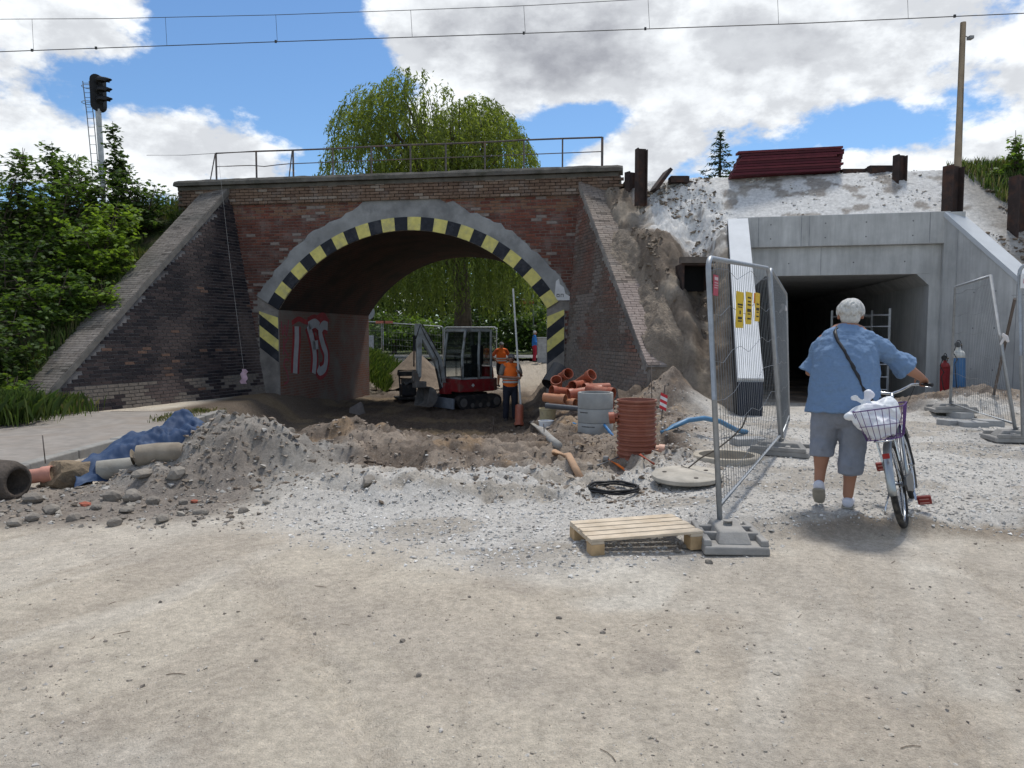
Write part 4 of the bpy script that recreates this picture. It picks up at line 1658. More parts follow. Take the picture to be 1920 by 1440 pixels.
def foot(p, rz, label, sx=.235, sy=.33, h=.14):
    f = thing('fence_foot', label, 'fence foot', p, rz)
    m = MB()
    m.box((-sx, -sy, 0), (sx, sy, h * .42), taper=(.97, .98))
    m.build('base', M_FOOT, f, bevel=.012)
    m = MB()
    m.box((-sx * .52, -sy * .8, h * .4), (sx * .52, sy * .8, h), taper=(.8, .72))
    m.build('block', M_FOOT, f, bevel=.012)
    for s in (-1, 1):
        m = MB()
        m.box((s * sx * .86 - .03, -sy * .92, h * .4), (s * sx * .86 + .03, sy * .92, h * .72), taper=(.8, .97))
        m.build('side_rim', M_FOOT, f, bevel=.008)
    for s in (-1, 1):
        m = MB()
        m.box((-sx * .86, s * sy * .12 - .03 + s * .06, h * .4), (sx * .86, s * sy * .12 + .03 + s * .06, h * .8), taper=(.97, .8))
        m.build('cross_rib', M_FOOT, f, bevel=.006)
    m = MB(); m.cyl((0.0, .0, h * .9), (0.0, .0, h + .035), .034, .034, 14); m.build('socket', M_FOOT, f)
    return f


p = on(1364, 1018)
foot(p, R(-4), 'grey concrete fence foot at the end of the wooden pallet')
p = DY(1464, 845, 8.42); p.z = gz(p.x, p.y)
foot(p, R(60), 'grey concrete fence foot joining two mesh panels near the manhole')
p = DY(1905, 830, 9.4); p.z = gz(p.x, p.y) + .01
foot(p, R(80), 'concrete fence foot under the leaning mesh panel')
p = DY(1783, 775, 12.0); p.z = gz(p.x, p.y) + .01
foot(p, R(80), 'concrete fence foot in the soil below the gas cylinders')
# loose paving slabs by the right fence
M_SLAB = mat('grey_slab', (.33, .33, .325), .9, .15, 8, .3)
for i, (px, py, L, rz) in enumerate(((1786, 797, .34, 8), (1822, 800, .36, -4), (1852, 797, .34, 5), (1800, 781, .3, 20))):
    p = on(px, py, .3)
    m = MB()
    m.box((-L / 2, -.13, -.02), (L / 2, .13, .08))
    o = m.build('paving_slab', M_SLAB, None, bevel=.008)
    o.location, o.rotation_euler = p, (R(rnd.uniform(-4, 4)), R(rnd.uniform(-4, 4)), R(rz))
    tag(o, 'loose grey paving slab lying under the leaning fence panel', 'slab', 'loose paving slabs by the fence')

# notices on the fence
def notice(name, label, c, w, h, along, col, lines, cat='sign', ink=(.05, .04, .02)):
    al = Vector(along).normalized()
    nr = Vector((al.y, -al.x, 0)).normalized()
    if nr.y > 0:
        nr = -nr
    t = thing(name, label, cat, c)
    m = MB(); m.obox(c, al * w / 2, Z3 * h / 2, nr * .003)
    m.build('board', mat('board_%d_%d_%d' % tuple(int(q * 99) for q in col), col, .6, .08, 6, 0), t, world=True)
    m = MB()
    for (x0, z0, x1, z1) in lines:
        a = c + nr * .0045
        m.add([a + al * w * x0 + Z3 * h * z0, a + al * w * x1 + Z3 * h * z0, a + al * w * x1 + Z3 * h * z1, a + al * w * x0 + Z3 * h * z1], [(0, 1, 2, 3)])
    m.build('print', mat('ink_%d_%d' % (int(ink[0] * 99), int(ink[1] * 99)), ink, .8, .1, 6, 0), t, world=True)
    return t


al1 = (DY(1464, 840, 8.4) - DY(1350, 983, 5.75)); al1.z = 0


def on_fence1(px, py):
    d = pdir(px, py)
    o_ = Vector((0, 0, CAM_H))
    b0, b1, t0 = DY(1350, 983, 5.75), DY(1464, 840, 8.4), DY(1327, 483, 5.75)
    n = (b1 - b0).cross(t0 - b0).normalized()
    k = (b0 - o_).dot(n) / d.dot(n)
    return o_ + d * k * .994


ln1 = [(-.36, .12, .36, .17), (-.3, .06, .3, .09), (-.1, -.12, .1, -.02), (-.3, -.26, .3, -.19), (-.28, -.33, .28, -.29)]
ln2 = [(-.3, .3, .3, .35), (-.25, .18, .25, .23), (-.3, .08, .3, .13), (-.35, -.12, .35, -.02), (-.25, -.2, .25, -.16), (-.3, -.35, .3, -.3)]
notice('warning_notice', 'yellow warning notice hung on the fence, outermost of the three', on_fence1(1387, 581), .30, .32, al1, (.75, .5, .03), ln1)
notice('warning_notice', 'yellow warning notice hung between two other notices', on_fence1(1404, 578), .27, .30, al1, (.74, .5, .04), ln2)
notice('warning_notice', 'yellow notice with orange top nearest the underpass opening', on_fence1(1420, 576), .22, .28, al1, (.72, .46, .04), ln2[2:])
cc = on_fence1(1420, 560)
m = MB(); m.obox(cc + Vector((-.012, -.008, 0)), al1.normalized() * .11, Z3 * .05, Vector((.004, -.002, 0)))
tag(m.build('notice_header', mat('orange_print', (.8, .25, .05), .7)), 'orange heading strip on top of the yellow notice', 'sign')
notice('hire_plate', 'small red plate wired to the fence beside the soil face', on_fence1(1342, 535), .15, .16, al1, (.42, .07, .1), [(-.4, .1, .4, .14), (-.4, -.02, .4, .02), (-.4, -.14, .3, -.1), (-.4, .25, .4, .4)], ink=(.6, .45, .45))
cs = DY(1918, 527, 8.86)
notice('hire_plate', 'white plate with red lettering on the fence corner', cs + Vector((.06, -.04, 0)), .2, .17, (3.2, -.9, 0), (.72, .72, .72), [], ink=(.5, .03, .05))
# red letters "re"
def text_obj(body, size, loc, along, m, parent, name='lettering'):
    cu = bpy.data.curves.new(name, 'FONT')
    cu.body, cu.size = body, size
    to = bpy.data.objects.new(name, cu)
    C.objects.link(to)
    dg = bpy.context.evaluated_depsgraph_get()
    me = bpy.data.meshes.new_from_object(to.evaluated_get(dg))
    bpy.data.objects.remove(to)
    al = Vector(along).normalized()
    nr = Vector((al.y, -al.x, 0))
    if nr.y > 0:
        nr = -nr
    M_ = Matrix((al, Z3, nr)).transposed()
    for v in me.vertices:
        v.co = M_ @ v.co + Vector(loc)
    me.materials.clear()
    me.materials.append(m)
    o = bpy.data.objects.new(name, me)
    C.objects.link(o)
    if parent is not None:
        o.parent = parent
        o.matrix_parent_inverse = parent_world(parent).inverted()
    return o


hp = [o for o in bpy.data.objects if o.name.startswith('hire_plate')][-1]
text_obj('re', .13, cs + Vector((-.02, -.03, -.03)), (3.2, -.9, 0), mat('red_ink', (.55, .03, .05), .7, .1, 5, 0), hp)

# ------------------------------------------------------------------ pallet
M_WOOD = mat('pallet_wood', (.55, .46, .35), .85, .2, 7, .3, dirt=(.38, .29, .19), dirt_amt=.5, dirt_scale=5)
A, B = on(1078, 1008), on(1300, 995)
pz = gz(1.0, 5.6)
pal = thing('wooden_pallet', 'small pale wooden pallet lying on the gravel by the fence foot', 'pallet', (.93, 5.58, gz(1.0, 5.5)), R(13), rot=(R(0), R(-1), R(12)))
PW, PD = .86, .55
for i in range(5):
    y = -PD / 2 + .05 + i * (PD - .1) / 4
    m = MB(); m.box((-PW / 2 + rnd.uniform(-.01, .01), y - .047, .118), (PW / 2 + rnd.uniform(-.01, .01), y + .047, .138))
    m.build('slat', M_WOOD, pal, bevel=.003)
for x in (-PW / 2 + .05, PW / 2 - .05):
    m = MB(); m.box((x - .048, -PD / 2, .098), (x + .048, PD / 2, .1175)); m.build('cross_board', M_WOOD, pal, bevel=.003)
    for y in (-PD / 2 + .06, PD / 2 - .06):
        m = MB(); m.box((x - .05, y - .06, .0), (x + .05, y + .06, .0975)); m.build('block', mat('block_wood', (.45, .31, .17), .85, .25, 9, .3), pal, bevel=.004)

# ------------------------------------------------------------------ hose coil, manhole, lid, cable
p = on(1150, 927)
p.z = max(gz(p.x + .24 * math.cos(k * .6), p.y + .24 * math.sin(k * .6)) for k in range(11)) - .01
coil = thing('cable_coil', 'flat coil of black cable lying on the pale gravel', 'coil', p)
for k, (r_, z_) in enumerate(((.245, .015), (.225, .016), (.238, .038))):
    m = MB(); m.tube([(r_ * math.cos(a * .2618) * (1 + .02 * math.sin(k + a)), r_ * math.sin(a * .2618), z_ + .004 * math.sin(a * 1.3 + k)) for a in range(24)], .0125, 8, closed=True)
    m.build('loop', mat('black_rubber', (.015, .015, .016), .45, .2, 10, 0), coil, smooth=True)
mh = thing('manhole_shaft', 'open round manhole with a concrete rim behind the fence', 'manhole', (MH.x, MH.y, gz(MH.x + .6, MH.y) ))
zt = .03
m = MB(); m.lathe([(.30, -1.0), (.30, zt), (.37, zt), (.385, zt - .02), (.385, -.2)], n=40); m.build('rim', mat('rim_concrete', (.37, .33, .27), .9, .25, 8, .4), mh, smooth='auto')
m = MB(); m.lathe([(.3, -1.0), (.0, -1.0)], n=30); m.build('shaft_floor', mat('shaft_mud', (.12, .09, .06), .9), mh)
p = on(1288, 900)
lid = thing('concrete_disc', 'round concrete manhole cover lying on the gravel next to the open shaft', 'manhole cover', (p.x, p.y, p.z + .02), rot=(R(3), R(-2), 0))
m = MB(); m.lathe([(0, 0), (.335, 0), (.345, .01), (.345, .042), (.335, .05), (0, .052)], n=44); m.build('disc', mat('lid_concrete', (.42, .385, .33), .9, .2, 7, .35, dirt=(.3, .27, .22), dirt_amt=.5, dirt_scale=5), lid, smooth='auto')
for a in (20, 160, 280):
    m = MB(); m.cyl((.22 * math.cos(R(a)), .22 * math.sin(R(a)), .05), (.22 * math.cos(R(a)), .22 * math.sin(R(a)), .056), .022, n=10)
    m.build('lifting_socket', mat('socket_dark', (.08, .07, .06), .9), lid)
pts = [DY(1277, 903, 7.55), DY(1290, 878, 7.5), DY(1315, 858, 7.4), DY(1345, 842, 7.3), DY(1375, 818, 7.1), DY(1392, 800, 7.0), DY(1400, 780, 7.0)]
pts[0].z = p.z + .1
m = MB(); m.tube(pts, .008, 6)
tag(m.build('loose_cable', mat('cable_brown', (.1, .085, .07), .6)), 'thin brown cable rising from the round lid to the fence', 'cable')

# tools on the gravel
def bar(name, pts, r, mt, lab, cat, n=8):
    m = MB(); m.tube(pts, r, n)
    return tag(m.build(name, mt, None, smooth=True), lab, cat)


M_STEEL = mat('worn_steel', (.3, .29, .28), .5, .2, 10, .2, metal=.6)
p = on(1150, 876)
tl = thing('hammer', 'orange-handled hammer with steel head on the gravel below the ribbed shaft', 'hammer', p)
q0, q1 = on(1136, 873, .1), on(1180, 880, .1)
for q in (q0, q1):
    q.z += .03
m = MB(); m.tube([q0, q0.lerp(q1, .5) + Vector((0, 0, .01)), q1], .014, 8); m.build('handle', mat('orange_grip', (.75, .17, .02), .5), tl, world=True, smooth=True)
m = MB(); m.obox(q0, Vector((.01, .05, .0)), Vector((.03, -.006, 0)), Vector((0, 0, .022))); m.build('head', M_STEEL, tl, world=True, bevel=.005)
q0, q1 = on(1120, 878, .1), on(1160, 872, .1); q0.z += .025; q1.z += .03
bar('crowbar', [q0, q1], .012, M_STEEL, 'grey steel bar lying beside the orange hammer', 'bar')
q0, q1 = on(1200, 868, .1), on(1226, 876, .1); q0.z += .04; q1.z += .035
bar('red_handle', [q0, q1], .013, mat('dark_red', (.3, .06, .03), .6), 'short red tool handle on the gravel below the ribbed shaft', 'tool')

# ------------------------------------------------------------------ ribbed shaft
M_PVC = mat('brown_pvc', (.25, .082, .05), .5, .12, 6, .1, spec=.4, dirt=(.4, .26, .19), dirt_amt=.3, dirt_scale=3)
M_PVC2 = mat('orange_pvc', (.31, .085, .045), .5, .12, 6, .1, spec=.4, dirt=(.4, .25, .18), dirt_amt=.4, dirt_scale=4)
p = on(1193, 855)
shaft = thing('ribbed_shaft', 'red-brown corrugated plastic shaft standing upright on the gravel', 'shaft', (p.x, p.y, p.z - .03))
shaft.scale = (.94, .94, .86)
pr = [(.232, 0)]
for k in range(12):
    z = .012 + k * .066
    pr += [(.222, z), (.222, z + .016), (.240, z + .028), (.243, z + .04), (.240, z + .052), (.222, z + .064)]
pr += [(.222, .81), (.246, .818), (.246, .842), (.226, .842), (.215, .8), (.215, .05), (0, .05)]
m = MB(); m.lathe(pr, n=48); m.build('corrugated_wall', M_PVC, shaft, smooth='auto')
for s, z, mt, dx in ((1, .2, mat('pale_pvc', (.56, .33, .24), .5, .1, 5, .1), .0), (-1, .62, M_PVC2, 0)):
    m = MB()
    dr = Vector((s, -.25 if s > 0 else .1, -.1)).normalized()
    c0 = Vector((0, 0, z)) + dr * .2
    m.tube([c0, c0 + dr * .07, c0 + dr * .07, c0 + dr * .14, c0 + dr * .138, c0 + dr * .03], [.062, .062, .078, .078, .06, .06], 20, cap=False)
    m.build('socket', mt, shaft, smooth='auto')

# grey concrete shaft rings
p = on(1116, 806)
M_RING = mat('ring_concrete', (.33, .33, .315), .88, .12, 5, .25, dirt=(.25, .24, .22), dirt_amt=.5, dirt_scale=3)
gr = thing('concrete_shaft', 'grey concrete shaft of stacked rings standing before the wing wall', 'shaft', (p.x, p.y, p.z - .02))
hs = (.17, .2, .21, .24)
z = 0
for k, h in enumerate(hs):
    m = MB()
    m.lathe([(.225, z), (.262, z + .004), (.265, z + .02), (.265, z + h - .012), (.258, z + h - .002), (.225, z + h - .002)], n=44, closed=True)
    m.build('ring', M_RING, gr, smooth='auto')
    z += h
m = MB(); m.lathe([(.225, .05), (0, .05)], n=24); m.build('shaft_floor', mat('shaft_mud', (.12, .09, .06), .9), gr)
mk = MB()
def curved_print(mb, r, z0, a0, a1, hgt, seed):
    rg = random.Random(seed)
    a = a0
    while a < a1:
        wv = rg.uniform(.012, .03)
        q = []
        for (aa, zz) in ((a, z0), (a + wv, z0), (a + wv, z0 + hgt), (a, z0 + hgt)):
            q.append((r * math.cos(aa), r * math.sin(aa), zz))
        mb.add(q, [(0, 1, 2, 3)])
        a += wv + rg.uniform(.008, .02)
curved_print(mk, .2665, .12, R(245), R(290), .014, 2)
curved_print(mk, .2665, .31, R(215), R(262), .016, 3)
curved_print(mk, .2665, .52, R(205), R(238), .016, 4)
mk.build('stencilled_print', mat('ink', (.03, .03, .03), .8), gr)

# ------------------------------------------------------------------ pipes by the wing wall
M_PIN = mat('pipe_inside', (.1, .03, .018), .7)


def pipe(px, py, Y, dr, L, r, mt, lab, group=None, socket=True, th=.006, name='sewer_pipe', sink=True):
    p = DY(px, py, Y)
    d = Vector(dr).normalized()
    t = thing(name, lab, 'pipe', p, group=group)
    m = MB()
    n = 24
    seq = []
    if socket:
        seq = [(0, r * 1.0), (0, r * 1.16), (.09, r * 1.16), (.11, r), (L, r), (L, r - th), (.1, r - th), (.09, r), (0, r)]
    else:
        seq = [(0, r - th), (0, r), (L, r), (L, r - th), (0, r - th)]
    m.tube([p + d * a for a, _ in seq], [b for _, b in seq], n, cap=False)
    # tube uses neighbours for tangents: rebuild rings by hand
    m = MB()
    a_, b_ = frame_of(d)
    vs, fs = [], []
    for a, rr_ in seq:
        for k in range(n):
            w = 2 * math.pi * k / n
            vs.append(p + d * a + (a_ * math.cos(w) + b_ * math.sin(w)) * rr_)
    for i in range(len(seq) - 1):
        for k in range(n):
            l = (k + 1) % n
            fs.append((i * n + k, i * n + l, (i + 1) * n + l, (i + 1) * n + k))
    m.add(vs, fs)
    m.build('tube', mt, t, smooth='auto', world=True)
    return t


M_OR_L = mat('light_orange_pvc', (.43, .19, .1), .5, .12, 6, .1, dirt=(.4, .27, .2), dirt_amt=.4, dirt_scale=4)
G = 'orange sewer pipes heaped by the brick wing wall'
pl = 'orange plastic sewer pipe in the heap beside the concrete shaft'
for (px, py, Y, dr, L, r, mt) in ((1066, 700, 13.3, (-.35, .8, -.28), .62, .085, M_PVC2), (1110, 702, 13.2, (-.5, .6, -.42), .66, .09, M_PVC2),
                                  (1073, 724, 12.9, (.55, .8, .02), .6, .08, M_PVC2), (1060, 749, 12.35, (-.85, .5, .05), .4, .075, M_OR_L),
                                  (1080, 757, 12.3, (-.7, .75, -.02), .55, .075, M_OR_L), (1043, 712, 13.3, (.1, .55, -.5), .55, .09, M_PVC2),
                                  (1034, 733, 12.9, (.8, .4, -.12), .55, .085, M_PVC2), (1066, 741, 12.6, (.9, .25, .12), .6, .095, M_PVC2),
                                  (1150, 738, 12.2, (-.8, .6, .1), .5, .085, M_PVC2), (1149, 758, 11.9, (-.9, .4, -.02), .45, .08, M_PVC2), (1095, 728, 12.9, (.9, .4, .0), .5, .08, M_PVC2)):
    pipe(px, py, Y, dr, L, r, mt, pl, G)
pipe(1030, 722, 13.6, (.5, .5, .75), .42, .16, mat('black_pvc', (.02, .022, .025), .45), 'short wide black pipe leaning at the end of the orange heap', name='black_pipe', socket=False, th=.01)
pipe(1090, 767, 12.0, (-.93, .3, .06), .6, .045, mat('dark_grey_pvc', (.07, .075, .085), .5), 'dark grey pipe lying in front of the orange heap', socket=False)
# bucket and white tub, old tin
p = DY(1024, 766, 12.3); p.z = gz(p.x, p.y) + .0
bk = thing('white_tub', 'small white plastic tub in front of the orange pipes', 'tub', p)
m = MB(); m.lathe([(0, 0), (.1, 0), (.125, .16), (.135, .165), (.115, .165), (.09, .02)], n=24); m.build('shell', mat('white_plastic', (.7, .72, .74), .5, .08, 6, 0), bk, smooth='auto')
p = DY(1027, 752, 12.8); p.z = gz(p.x, p.y)
bk = thing('paint_bucket', 'stained beige bucket beside the orange pipes', 'bucket', p)
m = MB(); m.lathe([(0, 0), (.125, 0), (.145, .24), (.155, .245), (.15, .265), (.135, .265), (.12, .03)], n=24); m.build('shell', mat('stained_plastic', (.42, .36, .22), .7, .3, 9, .1, dirt=(.2, .17, .13), dirt_amt=.7, dirt_scale=9), bk, smooth='auto')
m = MB(); m.tube([(.15 * math.cos(R(a)), -.02, .24 - .11 * math.sin(R(a)) ) for a in range(0, 181, 20)], .004, 5); m.build('handle', M_STEEL, bk)

# blue hose and blue strip
M_BLUE = mat('blue_pe_pipe', (.07, .19, .33), .45, .12, 6, .05, spec=.4)
pts = [DY(1240, 814, 9.15), DY(1262, 800, 9.2), DY(1290, 788, 9.3), DY(1320, 784, 9.45), DY(1350, 790, 9.6), DY(1382, 800, 9.8), DY(1400, 812, 9.9)]
for q in pts[:1] + pts[-2:]:
    q.z = max(gz(q.x, q.y) + .02, q.z - .05)
bar('blue_water_pipe', pts, .032, M_BLUE, 'curved blue water pipe arching over the soil behind the ribbed shaft', 'pipe', 12)
q = [on(px, py, .1) for px, py in ((1075, 796), (1095, 800), (1120, 806), (1150, 820))]
for v in q:
    v.z += .025
bar('blue_strip', q, .022, mat('blue_strip', (.06, .2, .42), .5), 'flat blue pipe end on the soil at the foot of the grey shaft', 'pipe')
# buried grey pipe in the soil
q = [on(px, py, .1) for px, py in ((996, 797), (1015, 812), (1035, 832), (1047, 850))]
for k, v in enumerate(q):
    v.z += .05
bar('grey_drain', q, .05, mat('grey_drain', (.3, .29, .27), .8, .2, 8, .3, dirt=(.26, .21, .165), dirt_amt=.7, dirt_scale=6), 'dusty grey flexible pipe half buried in the soil', 'pipe', 12)
q = [on(px, py, .1) for px, py in ((1040, 850), (1066, 868), (1092, 884))]
for v in q:
    v.z += .03
bar('clay_drain', q, .04, mat('clay_drain', (.42, .27, .17), .8, .2, 8, .3), 'tan pipe lying in the soil behind the black coil', 'pipe', 10)

# red and white stake
p = DY(1240, 800, 10.6); p.z = gz(p.x, p.y)
sk = thing('marker_stake', 'leaning marker stake with a red and white striped plate', 'stake', p)
top = DY(1247, 722, 10.6)
m = MB(); m.tube([p, top], .008, 6); m.build('rod', mat('stake_rust', (.12, .1, .09), .8), sk, world=True)
ax = (top - p).normalized()
sd = ax.cross(Vector((0, 1, 0))).normalized()
for k in range(5):
    m = MB()
    c = p.lerp(top, .34 + k * .09) + Vector((0, -.012, 0))
    m.obox(c, sd * .05 + ax * .02, ax * (.045 * (top - p).length), Vector((0, .004, 0)))
    m.build('plate_band', mat('signal_red', (.55, .04, .05), .6) if k % 2 == 0 else mat('signal_white', (.7, .7, .7), .6), sk, world=True)
# stakes of reinforcing steel
for (px, py, Y, h, lab) in ((85, 866, 8.6, .33, 'thin steel rod standing on the kerb'), (1222, 790, 12.5, .75, 'thin steel rod standing at the foot of the brick wing wall'),
                            (1022, 818, 10.4, .3, 'thin steel rod sticking out of the soil by the grey flexible pipe'), (926, 790, 16.5, .4, 'short steel rod in the pit before the excavator')):
    p = DY(px, py, Y); p.z = gz(p.x, p.y) - .05 if px > 100 else .09
    bar('steel_rod', [p, p + Vector((-.02, 0, h))], .007, mat('stake_rust', (.12, .1, .09), .8), lab, 'rod', 6)

# ------------------------------------------------------------------ gas cylinders
def cylinder(px, py, Y, h, r, body, shoulder, lab):
    p = DY(px, py, Y)
    p.z = .15
    t = thing('gas_cylinder', lab, 'cylinder', p, rot=(R(-3), 0, 0))
    m = MB(); m.lathe([(0, 0), (r * .9, 0), (r, .02), (r, h * .84)], n=28); m.build('body', body, t, smooth='auto')
    m = MB(); m.lathe([(r, h * .84), (r * .96, h * .89), (r * .75, h * .94), (r * .35, h * .965), (r * .3, h)], n=28); m.build('shoulder', shoulder, t, smooth=True)
    m = MB()
    m.cyl((0, 0, h), (0, 0, h + .07), .022, n=10)
    m.cyl((-.06, -.02, h + .04), (.05, -.02, h + .04), .014, n=8)
    m.build('valve', mat('dark_brass', (.1, .08, .05), .5, metal=.5), t)
    m = MB(); m.lathe([(.0, -.015), (.045, -.015), (.045, .015), (0, .015)], Matrix.Translation((-.05, -.05, h + .05)) @ Matrix.Rotation(R(90), 4, 'X'), n=14); m.build('gauge', mat('gauge_black', (.03, .03, .03), .5), t)
    m = MB(); m.tube([(r * .5 * math.cos(R(a)), 0, h - .02 + .15 * math.sin(R(a))) for a in range(0, 181, 20)], .008, 6); m.build('guard', mat('guard_black', (.03, .03, .03), .5), t)
    m = MB(); m.tube([(-.08, -.06, h + .03), (-.14, -.08, h - .1), (-.08, -.1, h - .22), (-.13, -.11, h - .3), (-.1, -.12, .45), (.05, -.13, .1)], .009, 6); m.build('hose', mat('hose_black', (.025, .025, .025), .6), t, smooth=True)
    return t


cylinder(1797, 755, 13.4, 1.2, .115, mat('cyl_blue', (.03, .13, .30), .5, .2, 5, .05), mat('cyl_white', (.6, .6, .56), .5, .1, 5, 0), 'tall blue gas cylinder with white shoulder by the concrete wing wall')
cylinder(1772, 755, 13.8, .95, .085, mat('cyl_red', (.25, .02, .025), .5, .2, 5, .05), mat('cyl_red2', (.25, .03, .03), .5), 'shorter dark red gas cylinder beside the blue cylinder')

# scaffold frame in the tunnel mouth
sc = thing('scaffold_tower', 'aluminium scaffold frame standing inside the underpass mouth', 'scaffold', UF(3.0, .9, .1))
M_ALU = mat('aluminium', (.55, .56, .57), .4, .1, 8, 0, metal=.7)
for k, t in ((2.25, .9), (3.15, .9), (2.25, 2.4), (3.15, 2.4)):
    m = MB(); m.cyl(UF(k, t, .1), UF(k, t, 2.15), .025, n=10); m.build('upright', M_ALU, sc, smooth='auto', world=True)
for t in (.9, 2.4):
    for z in (.35, .63, .91, 1.19, 1.47, 1.75, 2.0):
        m = MB(); m.cyl(UF(2.25, t, z), UF(3.15, t, z), .02, n=8); m.build('rung', M_ALU, sc, world=True)
m = MB(); m.obox(UF(2.7, 1.65, 1.22), UP * .4, NP * .75, Z3 * .02); m.build('platform', mat('ply', (.3, .28, .25), .8), sc, world=True)

# ------------------------------------------------------------------ left: stones, pipes and tarpaulin
M_ROCK = mat('field_stone', (.27, .205, .135), .92, .35, 5, .7, dirt=(.1, .08, .06), dirt_amt=.8, dirt_scale=3, bdist=.03)
p = on(128, 912)
m = MB(); m.rock((0, 0, .12), (.33, .2, .2), 5, sub=3)
o = m.build('boulder', M_ROCK); o.location = p; o.rotation_euler = (0, R(-8), R(-6))
tag(o, 'large tan broken boulder beside the kerb between the pipes', 'boulder')
p = on(5, 935)
dp = thing('old_drain_pipe', 'huge soil-caked old drain pipe lying at the kerb', 'pipe', (p.x - .14, p.y + .12, p.z + .15), rot=(R(90), 0, R(75)))
dp.scale = (.82, .82, .82)
m = MB(); m.lathe([(.12, -.35), (.2, -.33), (.235, -.2), (.25, 0), (.245, .2), (.21, .3), (.15, .33), (.14, -.3)], n=36, closed=True)
o = m.build('pipe_wall', mat('caked_concrete', (.11, .09, .075), .95, .4, 5, .9, dirt=(.05, .042, .035), dirt_amt=.8, dirt_scale=4, bdist=.04), dp, smooth=True)
p = on(62, 905)
pipe(98, 888, 7.75, (-.92, -.25, -.1), .36, .075, mat('salmon_pvc', (.56, .27, .2), .6, .15, 6, .1), 'broken salmon-coloured pipe stub between the boulder and the old drain', socket=True, name='broken_pipe')
M_CP = mat('cement_pipe', (.30, .285, .25), .92, .2, 7, .5, dirt=(.18, .155, .125), dirt_amt=.6, dirt_scale=3)
pipe(183, 884, 7.95, (.93, .35, .06), .48, .115, M_CP, 'grey cement pipe with open end under the blue tarpaulin', socket=False, th=.035, name='cement_pipe')
p = PY(300, 888, 7.75)
p.z = max(gz(p.x, p.y) - .03, p.z - .1)
m = MB()
for k in range(1):
    m.tube([(-.25, 0, .13), (-.2, 0, .135), (0, .01, .135), (.2, .0, .13), (.24, 0, .125)], [.085, .115, .12, .112, .09], 16)
o = m.build('stone_drain', mat('split_stone', (.25, .215, .17), .92, .25, 4, .6, dirt=(.2, .16, .12), dirt_amt=.7, dirt_scale=3), None, smooth='auto')
o.location, o.rotation_euler = (p.x, p.y, p.z - .02), (0, R(-4), R(12))
tag(o, 'cracked tan stone pipe piece lying below the blue tarpaulin', 'pipe')
# tarpaulin: crumpled draped sheet
ta = thing('blue_tarpaulin', 'crumpled blue tarpaulin thrown over the pipes beside the kerb', 'tarpaulin', (-4.45, 9.0, 0))
NU, NV = 90, 60
uu, vv = np.meshgrid(np.linspace(0, 1, NU), np.linspace(0, 1, NV))
A0, A1 = Vector((-4.62, 8.1, 0)), Vector((-4.05, 9.9, 0))
cx = -4.72 + .95 * uu + .0 * vv
cy = 7.95 + 1.5 * uu
dx, dy = .845, .535
lx = cx + (vv - .5) * .85 * (dy) + .06 * (fbm(uu * 6, vv * 6, 3, 201) - .5)
ly = cy - (vv - .5) * .85 * (dx) + .06 * (fbm(uu * 6, vv * 6, 3, 203) - .5)
hump = .5 * np.exp(-((uu - .72) / .22) ** 2) + .42 * np.exp(-((uu - .33) / .25) ** 2) + .1
prof_ = np.clip(1 - np.abs(vv - .45) / .5, 0, 1) ** .6
rgt = np.random.RandomState(31)
cre = 0
for k in range(60):
    th = rgt.uniform(0, 3.1416)
    px_, py_ = rgt.rand(), rgt.rand()
    dd = (uu - px_) * 1.75 * math.cos(th) + (vv - py_) * .85 * math.sin(th)
    ll = -(uu - px_) * 1.75 * math.sin(th) + (vv - py_) * .85 * math.cos(th)
    wd_ = rgt.uniform(.07, .17)
    cre = cre + rgt.uniform(.02, .055) * np.clip(1 - np.abs(dd) / wd_, 0, 1) * np.clip(1.3 - np.abs(ll) / rgt.uniform(.2, .5), 0, 1) * rgt.choice((-.6, 1))
lz = H(lx, ly) + .02 + hump * prof_ + cre * (.35 + .65 * prof_)
lz = np.maximum(lz, H(lx, ly) + .012)
me = bpy.data.meshes.new('sheet')
i = np.arange(NU * NV).reshape(NV, NU)
q = np.stack([i[:-1, :-1], i[:-1, 1:], i[1:, 1:], i[1:, :-1]], -1).reshape(-1, 4)
me.from_pydata(np.stack([lx, ly, lz], -1).reshape(-1, 3).tolist(), [], q.tolist())
me.polygons.foreach_set('use_smooth', np.ones(len(me.polygons), bool))
me.materials.append(mat('tarpaulin', (.03, .058, .125), .65, .2, 3, .15, spec=.2, dirt=(.1, .13, .18), dirt_amt=.4, dirt_scale=3, bdist=.02))
o = bpy.data.objects.new('sheet', me); C.objects.link(o); o.parent = ta; o.matrix_parent_inverse = parent_world(ta).inverted()
so = o.modifiers.new('solid', 'SOLIDIFY'); so.thickness = .006

